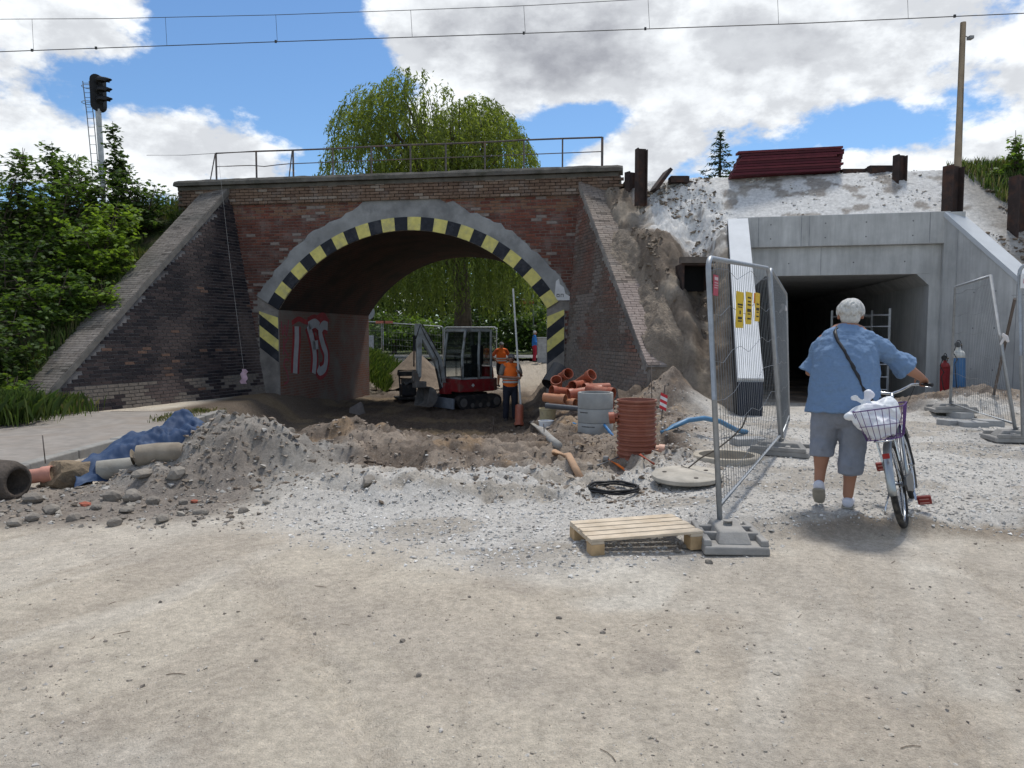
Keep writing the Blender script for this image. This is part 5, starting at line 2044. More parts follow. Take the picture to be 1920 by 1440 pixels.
# individual stones on the rubble
M_ST = mat('loose_stone', (.23, .205, .175), .9, .3, 7, .6, dirt=(.2, .17, .14), dirt_amt=.6, dirt_scale=6, bdist=.02)
for k, (px, py, sz) in enumerate(((240, 960, .07), (95, 962, .09), (60, 975, .075), (215, 985, .08), (330, 905, .11), (265, 905, .12), (250, 935, .1), (285, 945, .08), (690, 912, .095), (180, 955, .06),
                                 (305, 978, .07), (345, 945, .055), (140, 975, .06), (30, 985, .07), (375, 965, .06), (60, 940, .1), (455, 960, .05), (500, 945, .05), (545, 815, .16), (210, 938, .09),
                                 (755, 1203, .018), (785, 1268, .016), (1048, 1160, .015), (568, 1215, .012), (1130, 1187, .017), (480, 1240, .012), (880, 1120, .013), (300, 1130, .013),
                                 (1285, 1028, .035), (1270, 1036, .03), (1330, 1056, .03), (1255, 1048, .018))):
    p = on(px, py, .05)
    m = MB(); m.rock((0, 0, sz * .3), sz, 40 + k, sub=2)
    o = m.build('stone', M_ST); o.location = p
    if py < 1000:
        tag(o, 'grey-brown stone lying on the rubble in front of the kerb and heaps', 'stone', 'stones on the rubble')
    elif px > 1200:
        tag(o, 'small stone lying between the pallet and the fence foot', 'stone', 'stones by the pallet')
    else:
        tag(o, 'tiny pebble lying alone on the bare sandy foreground', 'stone', 'pebbles on the sand')
for (px, py, s, lab) in ((365, 942, .035, 'red brick fragment on the side of the grey heap'), (160, 948, .05, 'flat red brick fragment in the rubble by the boulder')):
    p = on(px, py, .1)
    m = MB(); m.rock((0, 0, .01), (s * 1.3, s, s * .7), 90, sub=1)
    o = m.build('brick_fragment', mat('brick_bit', (.35, .11, .07), .9)); o.location = p
    tag(o, lab, 'brick')
# slab standing in the pit
p = on(668, 778, -.5)
m = MB(); m.add([(-.2, 0, 0), (.24, .05, 0), (.16, .05, .3), (.1, .02, .36), (-.18, 0, .2), (-.2, .1, 0), (.24, .15, 0), (.16, .15, .3), (.1, .12, .36), (-.18, .1, .2)],
      [(0, 1, 2, 3, 4), (9, 8, 7, 6, 5), (0, 5, 6, 1), (1, 6, 7, 2), (2, 7, 8, 3), (3, 8, 9, 4), (4, 9, 5, 0)])
o = m.build('concrete_shard', mat('shard', (.17, .15, .14), .9, .25, 6, .4)); o.location = (p.x, p.y, p.z - .03)
tag(o, 'upright concrete shard sticking out of the dark pit floor', 'shard')

# leaning bar, rags, slab
m = MB(); m.tube([PY(1862, 745, 12.6), PY(1903, 560, 11.0)], .022, 8)
tag(m.build('rusty_bar', mat('stake_rust', (.12, .1, .09), .8), None), 'dark rusty bar leaning behind the mesh fence at the wing wall', 'bar')
for (px, py, Y, lab) in ((1885, 632, 9.35, 'white rag tied to the leaning fence post'), (1470, 575, 11.3, 'pale tape tied to the fence post by the underpass')):
    m = MB(); c = PY(px, py, Y)
    m.limb([c + Vector((-.03, 0, .03)), c, c + Vector((.02, -.02, -.05))], [(.02, .01), (.035, .02), (.02, .012)])
    m.limb([c, c + Vector((-.07, -.02, -.09))], [(.02, .01), (.012, .006)])
    tag(m.build('rag', mat('rag_white', (.62, .58, .56), .9), None, smooth=True), lab, 'rag')
for (px, py, L, lab) in ((1404, 834, .2, 'pale concrete slab piece behind the manhole rim'),):
    p = on(px, py, .2)
    m = MB(); m.box((-L, -.12, -.02), (L, .12, .09))
    o = m.build('paving_slab', M_SLAB, None, bevel=.01); o.location = p; o.rotation_euler = (0, 0, R(10)); tag(o, lab, 'slab')
# ------------------------------------------------------------------ bicycle
M_TYRE = mat('tyre_rubber', (.02, .02, .021), .85, .2, 20, .2, dirt=(.2, .18, .15), dirt_amt=.4, dirt_scale=9)
M_CHROME = mat('chrome', (.62, .64, .66), .22, .08, 12, 0, metal=1)
M_SILV = mat('silver_paint', (.36, .385, .40), .3, .08, 9, 0, metal=.8)
M_BLKP = mat('black_plastic', (.02, .02, .022), .5, .2, 12, 0)
M_FRAME = mat('frame_paint', (.035, .04, .048), .35, .1, 9, 0, metal=.4)
M_PURP = mat('purple_wire', (.10, .045, .17), .45, .1, 9, 0, metal=.2)
bp = on(1697, 989)
BIKE_ROT = (0, R(-11.5), R(-32))
bike = thing('bicycle', 'city bicycle with silver mudguards and a purple rear basket', 'bicycle', bp, rot=BIKE_ROT)


def arc(c, r, a0, a1, n, x=0.0):
    return [Vector((x, c[0] + r * math.cos(R(a0 + (a1 - a0) * i / n)), c[1] + r * math.sin(R(a0 + (a1 - a0) * i / n)))) for i in range(n + 1)]


RA, FA, WRR = (0.0, .345), (1.07, .345), .345
for c in (RA, FA):
    m = MB(); m.tube(arc(c, WRR - .024, 0, 351, 39), .025, 12, closed=True); wh = m.build('wheel', M_TYRE, bike, smooth=True)
    wh['label'] = 'tyre and wheel'
    m = MB(); m.tube(arc(c, WRR - .045, 0, 351, 39), .011, 8, closed=True); m.build('rim', M_CHROME, wh, smooth=True)
    m = MB(); m.cyl((-.045, c[0], c[1]), (.045, c[0], c[1]), .02, n=12); m.build('hub', M_CHROME, wh, smooth='auto')
    m = MB()
    for k in range(28):
        a = R(k * 360 / 28)
        sx = .035 if k % 2 else -.035
        a2 = a + R(14 if k % 4 < 2 else -14)
        m.cyl((sx, c[0] + .018 * math.cos(a2), c[1] + .018 * math.sin(a2)), (0, c[0] + .295 * math.cos(a), c[1] + .295 * math.sin(a)), .0011, n=4, cap=False)
    m.build('spokes', M_CHROME, wh)
    # mudguard: curved strip with rounded section
    m = MB()
    a0, a1 = (20, 184) if c is RA else (35, 190)
    n = 26
    vs, fs = [], []
    for i in range(n + 1):
        a = R(a0 + (a1 - a0) * i / n)
        for j in range(7):
            b = R(-75 + 150 * j / 6)
            rr_ = WRR + .008 + .022 * math.cos(b) * .8
            vs.append((.031 * math.sin(b), c[0] + rr_ * math.cos(a), c[1] + rr_ * math.sin(a)))
    for i in range(n):
        for j in range(6):
            fs.append((i * 7 + j, i * 7 + j + 1, i * 7 + j + 8, i * 7 + j + 7))
    m.add(vs, fs)
    o = m.build('mudguard', M_SILV, bike, smooth=True)
    so = o.modifiers.new('solid', 'SOLIDIFY'); so.thickness = .002
    m = MB()
    ae = R(178 if c is RA else 185)
    for s in (-1, 1):
        m.cyl((s * .05, c[0], c[1]), (s * .033, c[0] + .36 * math.cos(ae), c[1] + .36 * math.sin(ae)), .0025, n=5)
    m.build('mudguard_stay', M_CHROME, o)
BBp, ST, HT, HB = (0, .44, .285), (0, .20, .80), (0, .86, .86), (0, .90, .68)
m = MB()
m.tube([BBp, ST], .0155, 10)
m.tube([BBp, (0, .62, .36), (0, .89, .70)], .018, 10)
m.tube([(0, .36, .44), (0, .6, .56), (0, .875, .79)], .0145, 10)
m.cyl(HT, HB, .02, n=12)
for s in (-1, 1):
    m.tube([(s * .012, .42, .285), (s * .055, .2, .32), (s * .06, 0, .345)], .009, 8)
    m.tube([(s * .014, .23, .74), (s * .05, .1, .52), (s * .06, 0, .345)], .0075, 8)
m.build('frame', M_FRAME, bike, smooth=True)
m = MB()
for s in (-1, 1):
    m.tube([(s * .03, .9, .68), (s * .048, .95, .56), (s * .05, 1.03, .42), (s * .05, 1.07, .345)], .011, 8)
m.build('fork', M_FRAME, bike, smooth=True)
# saddle
m = MB()
m.limb([(0, .32, .90), (0, .22, .905), (0, .12, .915), (0, .06, .92)], [(.025, .02), (.045, .028), (.095, .035), (.1, .035)])
m.build('saddle', M_BLKP, bike, smooth=True)
m = MB(); m.cyl(ST, (0, .17, .9), .0135, n=10); m.build('seat_post', M_CHROME, bike, smooth=True)
# bars
m = MB(); m.tube([HT, (0, .845, .98), (0, .87, 1.02)], .0125, 10); m.build('stem', M_CHROME, bike, smooth=True)
bar_pts = [(-.33, .66, 1.06), (-.25, .76, 1.075), (-.17, .88, 1.075), (-.07, .90, 1.035), (0, .885, 1.02), (.07, .90, 1.035), (.17, .88, 1.075), (.25, .76, 1.075), (.33, .66, 1.06)]
m = MB(); m.tube(bar_pts, .0115, 10); m.build('handlebar', M_CHROME, bike, smooth=True)
for s in (-1, 1):
    m = MB(); m.tube([(s * .245, .765, 1.075), (s * .29, .71, 1.068), (s * .338, .65, 1.058)], .0165, 10); m.build('grip', M_BLKP, bike, smooth=True)
    m = MB(); m.tube([(s * .2, .85, 1.075), (s * .25, .83, 1.05), (s * .32, .74, 1.035)], .005, 6); m.build('brake_lever', M_CHROME, bike, smooth=True)
m = MB()
m.tube([(.2, .86, 1.07), (.14, 1.0, .98), (.03, .98, .8), (0, .93, .7)], .003, 5)
m.tube([(-.2, .86, 1.07), (-.14, 1.0, .98), (-.02, .98, .8), (0, .8, .66), (0, .3, .45)], .003, 5)
m.build('brake_cables', M_BLKP, bike)
# cranks, pedals, chain guard
m = MB(); m.cyl((-.06, .44, .285), (.06, .44, .285), .02, n=12)
m.tube([(.065, .44, .285), (.08, .37, .14)], .009, 8)
m.tube([(-.065, .44, .285), (-.08, .51, .43)], .009, 8)
m.build('crankset', M_CHROME, bike, smooth='auto')
M_PED = mat('pedal_red', (.22, .03, .025), .45, .2, 12, .05)
for (s, y, z) in ((1, .37, .14), (-1, .51, .43)):
    m = MB()
    m.box((s * .14 - .052, y - .04, z - .016), (s * .14 + .052, y + .04, z + .016), M=Matrix.Translation((0, y, z)) @ Matrix.Rotation(R(-62), 4, 'X') @ Matrix.Translation((0, -y, -z)))
    pd = m.build('pedal', M_PED, bike, bevel=.008)
    m = MB()
    for k in (-1, 1):
        m.box((s * .14 - .035, y + k * .018 - .005, z - .018), (s * .14 + .035, y + k * .018 + .005, z + .018), M=Matrix.Translation((0, y, z)) @ Matrix.Rotation(R(-62), 4, 'X') @ Matrix.Translation((0, -y, -z)))
    m.build('reflector', mat('reflector_pale', (.5, .25, .22), .3), pd)
m = MB()
vs = []
pr_ = [(.5, .34), (.52, .26), (.46, .20), (.38, .22), (.0, .29), (-.05, .345), (.0, .4), (.38, .37), (.46, .38)]
vs = [(.055, a, b) for a, b in pr_] + [(.075, a, b) for a, b in pr_]
nn = len(pr_)
m.add(vs, [tuple(range(nn))[::-1], tuple(range(nn, 2 * nn))] + [(i, (i + 1) % nn, nn + (i + 1) % nn, nn + i) for i in range(nn)])
m.build('chain_guard', mat('guard_silver', (.1, .105, .11), .4, .1, 9, 0, metal=.5), bike, bevel=.004)
# kickstand, tail light
m = MB(); m.tube([(-.06, .02, .3), (-.11, -.03, .17), (-.12, -.05, .12)], .008, 8); m.build('kickstand', M_CHROME, bike, smooth=True)
m = MB(); m.box((-.025, -.335, .60), (.025, -.318, .64)); m.build('rear_reflector', mat('reflector_red', (.3, .02, .02), .3), bike, bevel=.005)
# rack
m = MB()
for s in (-1, 1):
    m.tube([(s * .05, .18, .72), (s * .065, 0, .735), (s * .065, -.3, .735), (s * .03, -.34, .735), (0, -.345, .735)], .006, 7)
    m.tube([(s * .06, 0, .36), (s * .066, -.1, .73)], .005, 6)
    m.tube([(s * .06, 0, .36), (s * .066, -.2, .73)], .005, 6)
for y in (-.22, -.1, .05):
    m.cyl((-.065, y, .735), (.065, y, .735), .004, n=6)
m.build('rack', M_CHROME, bike, smooth=True)
# basket
bk = []
m = MB()
def ring(w, l0, l1, z, r=.003, rr=.06):
    pts = []
    for (cx, cy, a0) in ((w - rr, l1 - rr, 0), (-w + rr, l1 - rr, 90), (-w + rr, l0 + rr, 180), (w - rr, l0 + rr, 270)):
        for k in range(5):
            a = R(a0 + 22.5 * k)
            pts.append((cx + rr * math.cos(a), cy + rr * math.sin(a), z))
    return pts
r0, r1, r2 = ring(.125, -.30, .04, .745), ring(.152, -.33, .06, .86), ring(.178, -.36, .08, .985)
for pts, rad in ((r0, .0035), (r1, .0028), (r2, .005)):
    m.tube(pts, rad, 6, closed=True)
def subdiv(pts, n):
    out, m_ = [], len(pts)
    L = [(Vector(pts[(i + 1) % m_]) - Vector(pts[i])).length for i in range(m_)]
    T = sum(L)
    for k in range(n):
        d = T * k / n
        i = 0
        while d > L[i]:
            d -= L[i]
            i += 1
        out.append(Vector(pts[i]).lerp(Vector(pts[(i + 1) % m_]), d / L[i]))
    return out
for a, b, c in zip(subdiv(r0, 30), subdiv(r1, 30), subdiv(r2, 30)):
    m.tube([a, b, c], .0026, 5, cap=False)
for k in range(6):
    x = -.105 + .042 * k
    m.cyl((x, -.3, .745), (x, .04, .745), .0025, n=5)
for k in range(5):
    y = -.26 + .065 * k
    m.cyl((-.125, y, .747), (.125, y, .747), .0025, n=5)
bkt = m.build('basket', M_PURP, bike)
# shopping bag sits in the basket: a thing of its own
Mb = parent_world(bike)
bag = thing('shopping_bag', 'knotted white plastic shopping bag sitting in the bicycle basket', 'bag', Mb @ Vector((-.03, -.14, .755)), rot=BIKE_ROT)
m = MB()
m.limb([(0, 0, .0), (0, 0, .10), (-.01, 0, .17)], [(.1, .13), (.125, .165), (.1, .13)], n=18, r0=False)
m.ball((-.07, -.06, .17), (.11, .11, .1))
m.ball((.07, .05, .19), (.09, .12, .1))
m.limb([(-.05, -.03, .22), (-.07, -.03, .29)], [(.06, .05), (.02, .02)])
m.limb([(-.07, -.03, .28), (-.13, -.05, .34)], [(.02, .015), (.035, .012)])
m.limb([(-.07, -.03, .28), (-.02, -.02, .335)], [(.02, .015), (.04, .012)])
m.limb([(-.1, -.06, .2), (-.2, -.1, .2)], [(.08, .07), (.03, .02)])
o = m.build('bag_body', mat('white_film', (.74, .76, .78), .45, .05, 6, .35, spec=.4, dirt=(.62, .58, .68), dirt_amt=.5, dirt_scale=5, bdist=.02), bag)
voxel(o, .008, 1, .5, .055, .1, 'VORONOI')
# ------------------------------------------------------------------ people
M_SKIN = mat('skin_tan', (.33, .165, .105), .6, .1, 8, .1, spec=.3)
M_HAIRW = mat('white_hair', (.52, .515, .49), .75, .22, 45, .5, bdist=.006)
M_SHIRT = mat('blue_linen', (.15, .235, .375), .9, .07, 60, .4, bdist=.006)
# soft drapery folds across the linen
nt = M_SHIRT.node_tree
tcn = nt.nodes.new('ShaderNodeTexCoord')
mp_ = nt.nodes.new('ShaderNodeMapping'); mp_.inputs['Scale'].default_value = (2.6, 2.6, 13); mp_.inputs['Rotation'].default_value = (0, R(12), 0)
nt.links.new(tcn.outputs['Object'], mp_.inputs[0])
wz_ = nt.nodes.new('ShaderNodeTexNoise'); wz_.inputs['Scale'].default_value = 1.3; wz_.inputs['Detail'].default_value = 3; wz_.inputs['Distortion'].default_value = .6
nt.links.new(mp_.outputs[0], wz_.inputs['Vector'])
b1_ = [n for n in nt.nodes if n.type == 'BUMP'][0]
b2_ = nt.nodes.new('ShaderNodeBump'); b2_.inputs['Strength'].default_value = .5; b2_.inputs['Distance'].default_value = .03
nt.links.new(wz_.outputs[0], b2_.inputs['Height']); nt.links.new(b1_.outputs[0], b2_.inputs['Normal'])
nt.links.new(b2_.outputs[0], nt.nodes['Principled BSDF'].inputs['Normal'])
M_GREYT = mat('grey_cotton', (.22, .24, .285), .9, .1, 20, .2)


def hand(mb, wrist, aim, palm_n, thumb_dir, curl=1.1, s=1.0):
    """palm, four bent fingers, thumb; aim = along the fingers, palm_n = palm side"""
    w, a = Vector(wrist), Vector(aim).normalized()
    n = Vector(palm_n)
    n = (n - a * n.dot(a)).normalized()
    t = a.cross(n).normalized()
    if t.dot(Vector(thumb_dir)) < 0:
        t = -t
    mb.limb([w, w + a * .05 * s, w + a * .09 * s], [(.03 * s, .018 * s), (.042 * s, .017 * s), (.04 * s, .014 * s)], xdir=t, n=12)
    for k, (L, o) in enumerate(((.07, .028), (.08, .01), (.074, -.009), (.058, -.026))):
        p = w + a * .088 * s + t * o * s
        pts = [p]
        ang = .25
        for q in (.42, .33, .25):
            dv = a * math.cos(ang) + n * math.sin(ang)
            p = p + dv * L * q * s
            pts.append(p)
            ang += curl
        mb.limb(pts, [.0092 * s, .009 * s, .0085 * s, .0075 * s], xdir=t, n=8)
    p = w + a * .025 * s + t * .03 * s
    d1 = (a * .6 + t * .75 + n * .3).normalized()
    d2 = (a * .75 + t * .1 + n * .75).normalized()
    mb.limb([p, p + d1 * .035 * s, p + d1 * .035 * s + d2 * .03 * s], [.013 * s, .0105 * s, .0085 * s], xdir=n, n=8)


# ---- woman pushing the bicycle
wp = PZ(1577, 936, .2)
wp.z = gz(wp.x, wp.y) + .0
WAZ = R(25)
wm = thing('person', 'white-haired person in blue linen shirt and grey cropped trousers pushing a bicycle', 'person', wp, -WAZ)
wm.scale = (1.05, 1.04, 1.085)
inv = parent_world(wm).inverted()
gR = inv @ (Mb @ Vector((.29, .70, 1.085)))
gL = inv @ (Mb @ Vector((-.29, .70, 1.085)))
S_ = .985
neck, head = Vector((.02, .16, 1.37)), Vector((.025, .21, 1.50))
shR, shL = Vector((.185, .11, 1.29)), Vector((-.165, .11, 1.29))
elR = shR.lerp(gR, .52) + Vector((.05, -.08, -.04))
elL = Vector((-.26, .12, 1.05))
wrR = gR + (elR - gR).normalized() * .075 + Vector((0, 0, .015))
wrL = gL + (elL - gL).normalized() * .075 + Vector((0, 0, .015))
b = MB()
b.limb([(0, .0, .86), (0, .06, 1.1), (.01, .12, 1.3)], [(.17, .12), (.19, .13), (.18, .11)])
b.limb([(.015, .14, 1.33), neck, head - Vector((0, -.0, .05))], [.07, .06, .06])
b.ball(head, (.078, .098, .112), 16, 12)
b.ball(head + Vector((0, .045, -.07)), (.055, .055, .05))
b.limb([head + Vector((0, .095, .0)), head + Vector((0, .115, -.03))], [.012, .016], n=8)
for s in (-1, 1):
    b.limb([head + Vector((s * .09, -.005, .012)), head + Vector((s * .092, -.01, -.028))], [(.010, .022), (.009, .016)], n=8)
b.limb([shR, elR, wrR], [.056, .048, .03])
b.limb([shL, elL, wrL], [.056, .048, .03])
hand(b, wrR, gR - wrR + Vector((0, .06, 0)), (0, .1, -1), (-1, .3, 0), 1.15)
hand(b, wrL, gL - wrL + Vector((0, .06, 0)), (0, .1, -1), (1, .3, 0), 1.15)
# legs
hR, hL = Vector((.095, 0, .82)), Vector((-.11, 0, .82))
kR, kL = Vector((.075, .05, .47)), Vector((-.15, .06, .49))
aR, aL = Vector((.05, 0, .10)), Vector((-.165, -.02, .20))
for h_, k_, a_ in ((hR, kR, aR), (hL, kL, aL)):
    mid = k_.lerp(a_, .32) + Vector((0, -.03, 0))
    b.limb([h_, k_, mid, k_.lerp(a_, .72), a_], [.095, .064, .065, .046, .04])
fR = [aR + Vector((0, -.035, -.06)), aR + Vector((.005, .08, -.065)), aR + Vector((.01, .16, -.07))]
fL = [aL + Vector((0, -.05, -.035)), aL + Vector((0, .04, -.1)), aL + Vector((0, .1, -.155))]
b.limb(fR, [.036, .04, .032]); b.limb(fL, [.036, .04, .032])
o = b.build('body', M_SKIN, wm)
voxel(o, .0085, 3)
# face features on the far side
f = MB()
for s in (-1, 1):
    f.ball(head + Vector((s * .032, .088, .008)), .013, 8, 6)
f.build('eyes', mat('eye_white', (.6, .58, .55), .3), wm, smooth=True)
f = MB(); f.limb([head + Vector((-.025, .088, -.062)), head + Vector((0, .096, -.06)), head + Vector((.025, .088, -.062))], [.006, .008, .006], n=8)
f.build('mouth', mat('lips', (.35, .12, .1), .5), wm, smooth=True)
# hair: short and tousled, down to the nape
h = MB()
h.ball(head + Vector((0, -.018, .03)), (.092, .105, .094), 20, 14)
h.ball(head + Vector((0, -.05, -.025)), (.076, .066, .07), 16, 10)
rg = random.Random(4)
for k in range(150):
    a, e = rg.uniform(0, 6.28), rg.uniform(.05, 1.5)
    if math.sin(a) > .55 and e < .5:
        continue
    c0 = head + Vector((0, -.02, .022))
    sw = rg.uniform(-.3, .3)
    lift = rg.uniform(.98, 1.07)
    pts_ = []
    for u in range(4):
        e2, a2 = e - .17 * u, a + sw * u * .33
        pts_.append(c0 + Vector((math.cos(a2) * math.cos(e2) * .094, math.sin(a2) * math.cos(e2) * .105, math.sin(e2) * .094)) * (lift + .01 * u))
    h.limb(pts_, [.008, .010, .008, .003], n=7)
o = h.build('hair', M_HAIRW, wm)
voxel(o, .0042, 0)
# shirt: straight hem, gathered three-quarter sleeves
s = MB()
s.limb([(-.005, -.02, .735), (-.005, -.012, .82), (-.003, .0, .93), (0, .03, 1.05), (.0, .065, 1.17), (.01, .095, 1.265), (.015, .115, 1.335), (.018, .14, 1.375)],
       [(.287, .212), (.272, .2), (.262, .19), (.256, .182), (.246, .168), (.222, .142), (.15, .1), (.075, .065)], n=36, r0=False)
s.limb([shL + Vector((.06, 0, .0)), shR - Vector((.06, 0, 0))], [(.078, .075)] * 2)
s.limb([(.0, .06, 1.13), (.0, .1, 1.27)], [(.235, .165), (.2, .13)], n=24)
s.limb([shR - Vector((.05, 0, -.005)), shR.lerp(elR, .3), shR.lerp(elR, .62)], [.088, .083, .068])
s.limb([shR.lerp(elR, .6), shR.lerp(elR, .8), shR.lerp(elR, 1.0)], [.067, .088, .106], r1=False)
s.limb([shL + Vector((.05, 0, .005)), shL.lerp(elL, .3), shL.lerp(elL, .66)], [.088, .084, .066])
s.limb([shL.lerp(elL, .64), shL.lerp(elL, .82), shL.lerp(elL, 1.02)], [.066, .082, .098], r1=False)
# soft horizontal folds over the back
rg = random.Random(8)
for k in range(15):
    z0 = rg.uniform(.82, 1.24)
    yb = -.165 + (z0 - .9) * .3 + (.01 if z0 < 1.1 else .035)
    x0, x1 = rg.uniform(-.2, -.02), rg.uniform(.02, .2)
    dz = rg.uniform(-.035, .035)
    f = lambda x: yb + .11 * (abs(x) / .24) ** 2.2
    s.limb([(x0, f(x0) - .008, z0), ((x0 + x1) / 2, f((x0 + x1) / 2) - .016, z0 + dz * .5 - .012), (x1, f(x1) - .008, z0 + dz)], [(.012, .012), (.026, .024), (.012, .012)], n=8)
shirt = s.build('shirt', M_SHIRT, wm)
voxel(shirt, .0085, 1, .5, .026, .055, 'CLOUDS')
q = MB()
q.tube([(.005, -.2 + .012, .76), (.004, -.185, .85), (.003, -.178 + .02, .95), (.003, -.135, 1.06), (.006, -.10, 1.17), (.01, -.048, 1.265), (.015, .012, 1.335)], .006, 6)
se_ = q.build('back_seam', mat('linen_seam', (.20, .29, .43), .85), shirt)
w_ = se_.modifiers.new('wrap', 'SHRINKWRAP'); w_.target = shirt; w_.wrap_mode = 'ON_SURFACE'; w_.offset = .002
# trousers with rolled cuffs
t = MB()
t.limb([(0, 0, .92), (-.005, -.005, .80)], [(.2, .15), (.215, .165)], n=20)
for h_, k_, a_, e in ((hR, kR, aR, .53), (hL, kL, aL, .3)):
    end = k_.lerp(a_, e)
    t.limb([h_ + Vector((0, -.01, .02)), h_.lerp(k_, .5) + Vector((0, -.01, 0)), k_ + Vector((0, -.01, 0)), end + Vector((0, -.02, .06))], [.132, .116, .1, .094], n=18)
    t.limb([end + Vector((0, -.02, .07)), end + Vector((0, -.02, -.01))], [.097, .09], n=18, r1=False)
    t.limb([end + Vector((-.09, -.02, .065)), end + Vector((0, -.12, .06)), end + Vector((.09, -.02, .07))], [.012, .014, .012], n=8)
o = t.build('trousers', M_GREYT, wm)
voxel(o, .0095, 2, .5, .022, .08)
# shoes
for (pts, lab) in ((fR, 'r'), (fL, 'l')):
    q = MB()
    up_ = Vector((0, 0, .006))
    q.limb([p + up_ for p in pts], [(.043, .042), (.047, .044), (.038, .032)], xdir=(1, 0, 0))
    so_ = q.build('shoe', mat('white_canvas', (.58, .59, .66), .8, .1, 14, .15), wm)
    voxel(so_, .008, 2)
    q = MB()
    dr_ = (pts[2] - pts[0]).normalized()
    nn_ = Vector((1, 0, 0)).cross(dr_).normalized()
    if nn_.z < 0:
        nn_ = -nn_
    q.limb([p - nn_ * .034 for p in pts], [(.047, .011), (.05, .011), (.04, .01)], xdir=(1, 0, 0))
    q.build('sole', mat('sole_grey', (.3, .28, .24), .8), so_, smooth=True)
# strap and shoulder bag
q = MB()
vs = []
key = [(-.06, .10, 1.42), (-.095, .02, 1.40), (-.085, -.06, 1.36), (-.02, -.12, 1.26), (.06, -.18, 1.13), (.13, -.22, 1.0), (.20, -.22, .9), (.27, -.15, .82)]
strap = []
for i in range(len(key) - 1):
    for u in range(5):
        strap.append(Vector(key[i]).lerp(Vector(key[i + 1]), u / 5))
strap.append(Vector(key[-1]))
for i, p in enumerate(strap):
    tt = (strap[min(i + 1, len(strap) - 1)] - strap[max(i - 1, 0)]).normalized()
    sd = tt.cross(Vector((0, -1, .2))).normalized() * .014
    vs += [p + sd, p - sd]
q.add(vs, [(2 * i, 2 * i + 1, 2 * i + 3, 2 * i + 2) for i in range(len(strap) - 1)])
hb = thing('shoulder_bag', 'black shoulder bag with a long strap worn across the back of the blue shirt', 'bag', (0, 0, 0))
hb.location = parent_world(wm) @ Vector((.25, .02, .8)); hb.rotation_euler = (0, 0, -WAZ)
o = q.build('strap', M_BLKP, hb, smooth=True)
o.matrix_parent_inverse = Matrix.Translation((-.25, -.02, -.8))
w_ = o.modifiers.new('wrap', 'SHRINKWRAP'); w_.target = shirt; w_.wrap_mode = 'ABOVE_SURFACE'; w_.offset = .006
sd_ = o.modifiers.new('solid', 'SOLIDIFY'); sd_.thickness, sd_.offset = .006, 0
q = MB(); q.box((-.04, -.12, -.1), (.04, .12, .08), taper=(.7, .9)); q.build('pouch', M_BLKP, hb, bevel=.03)


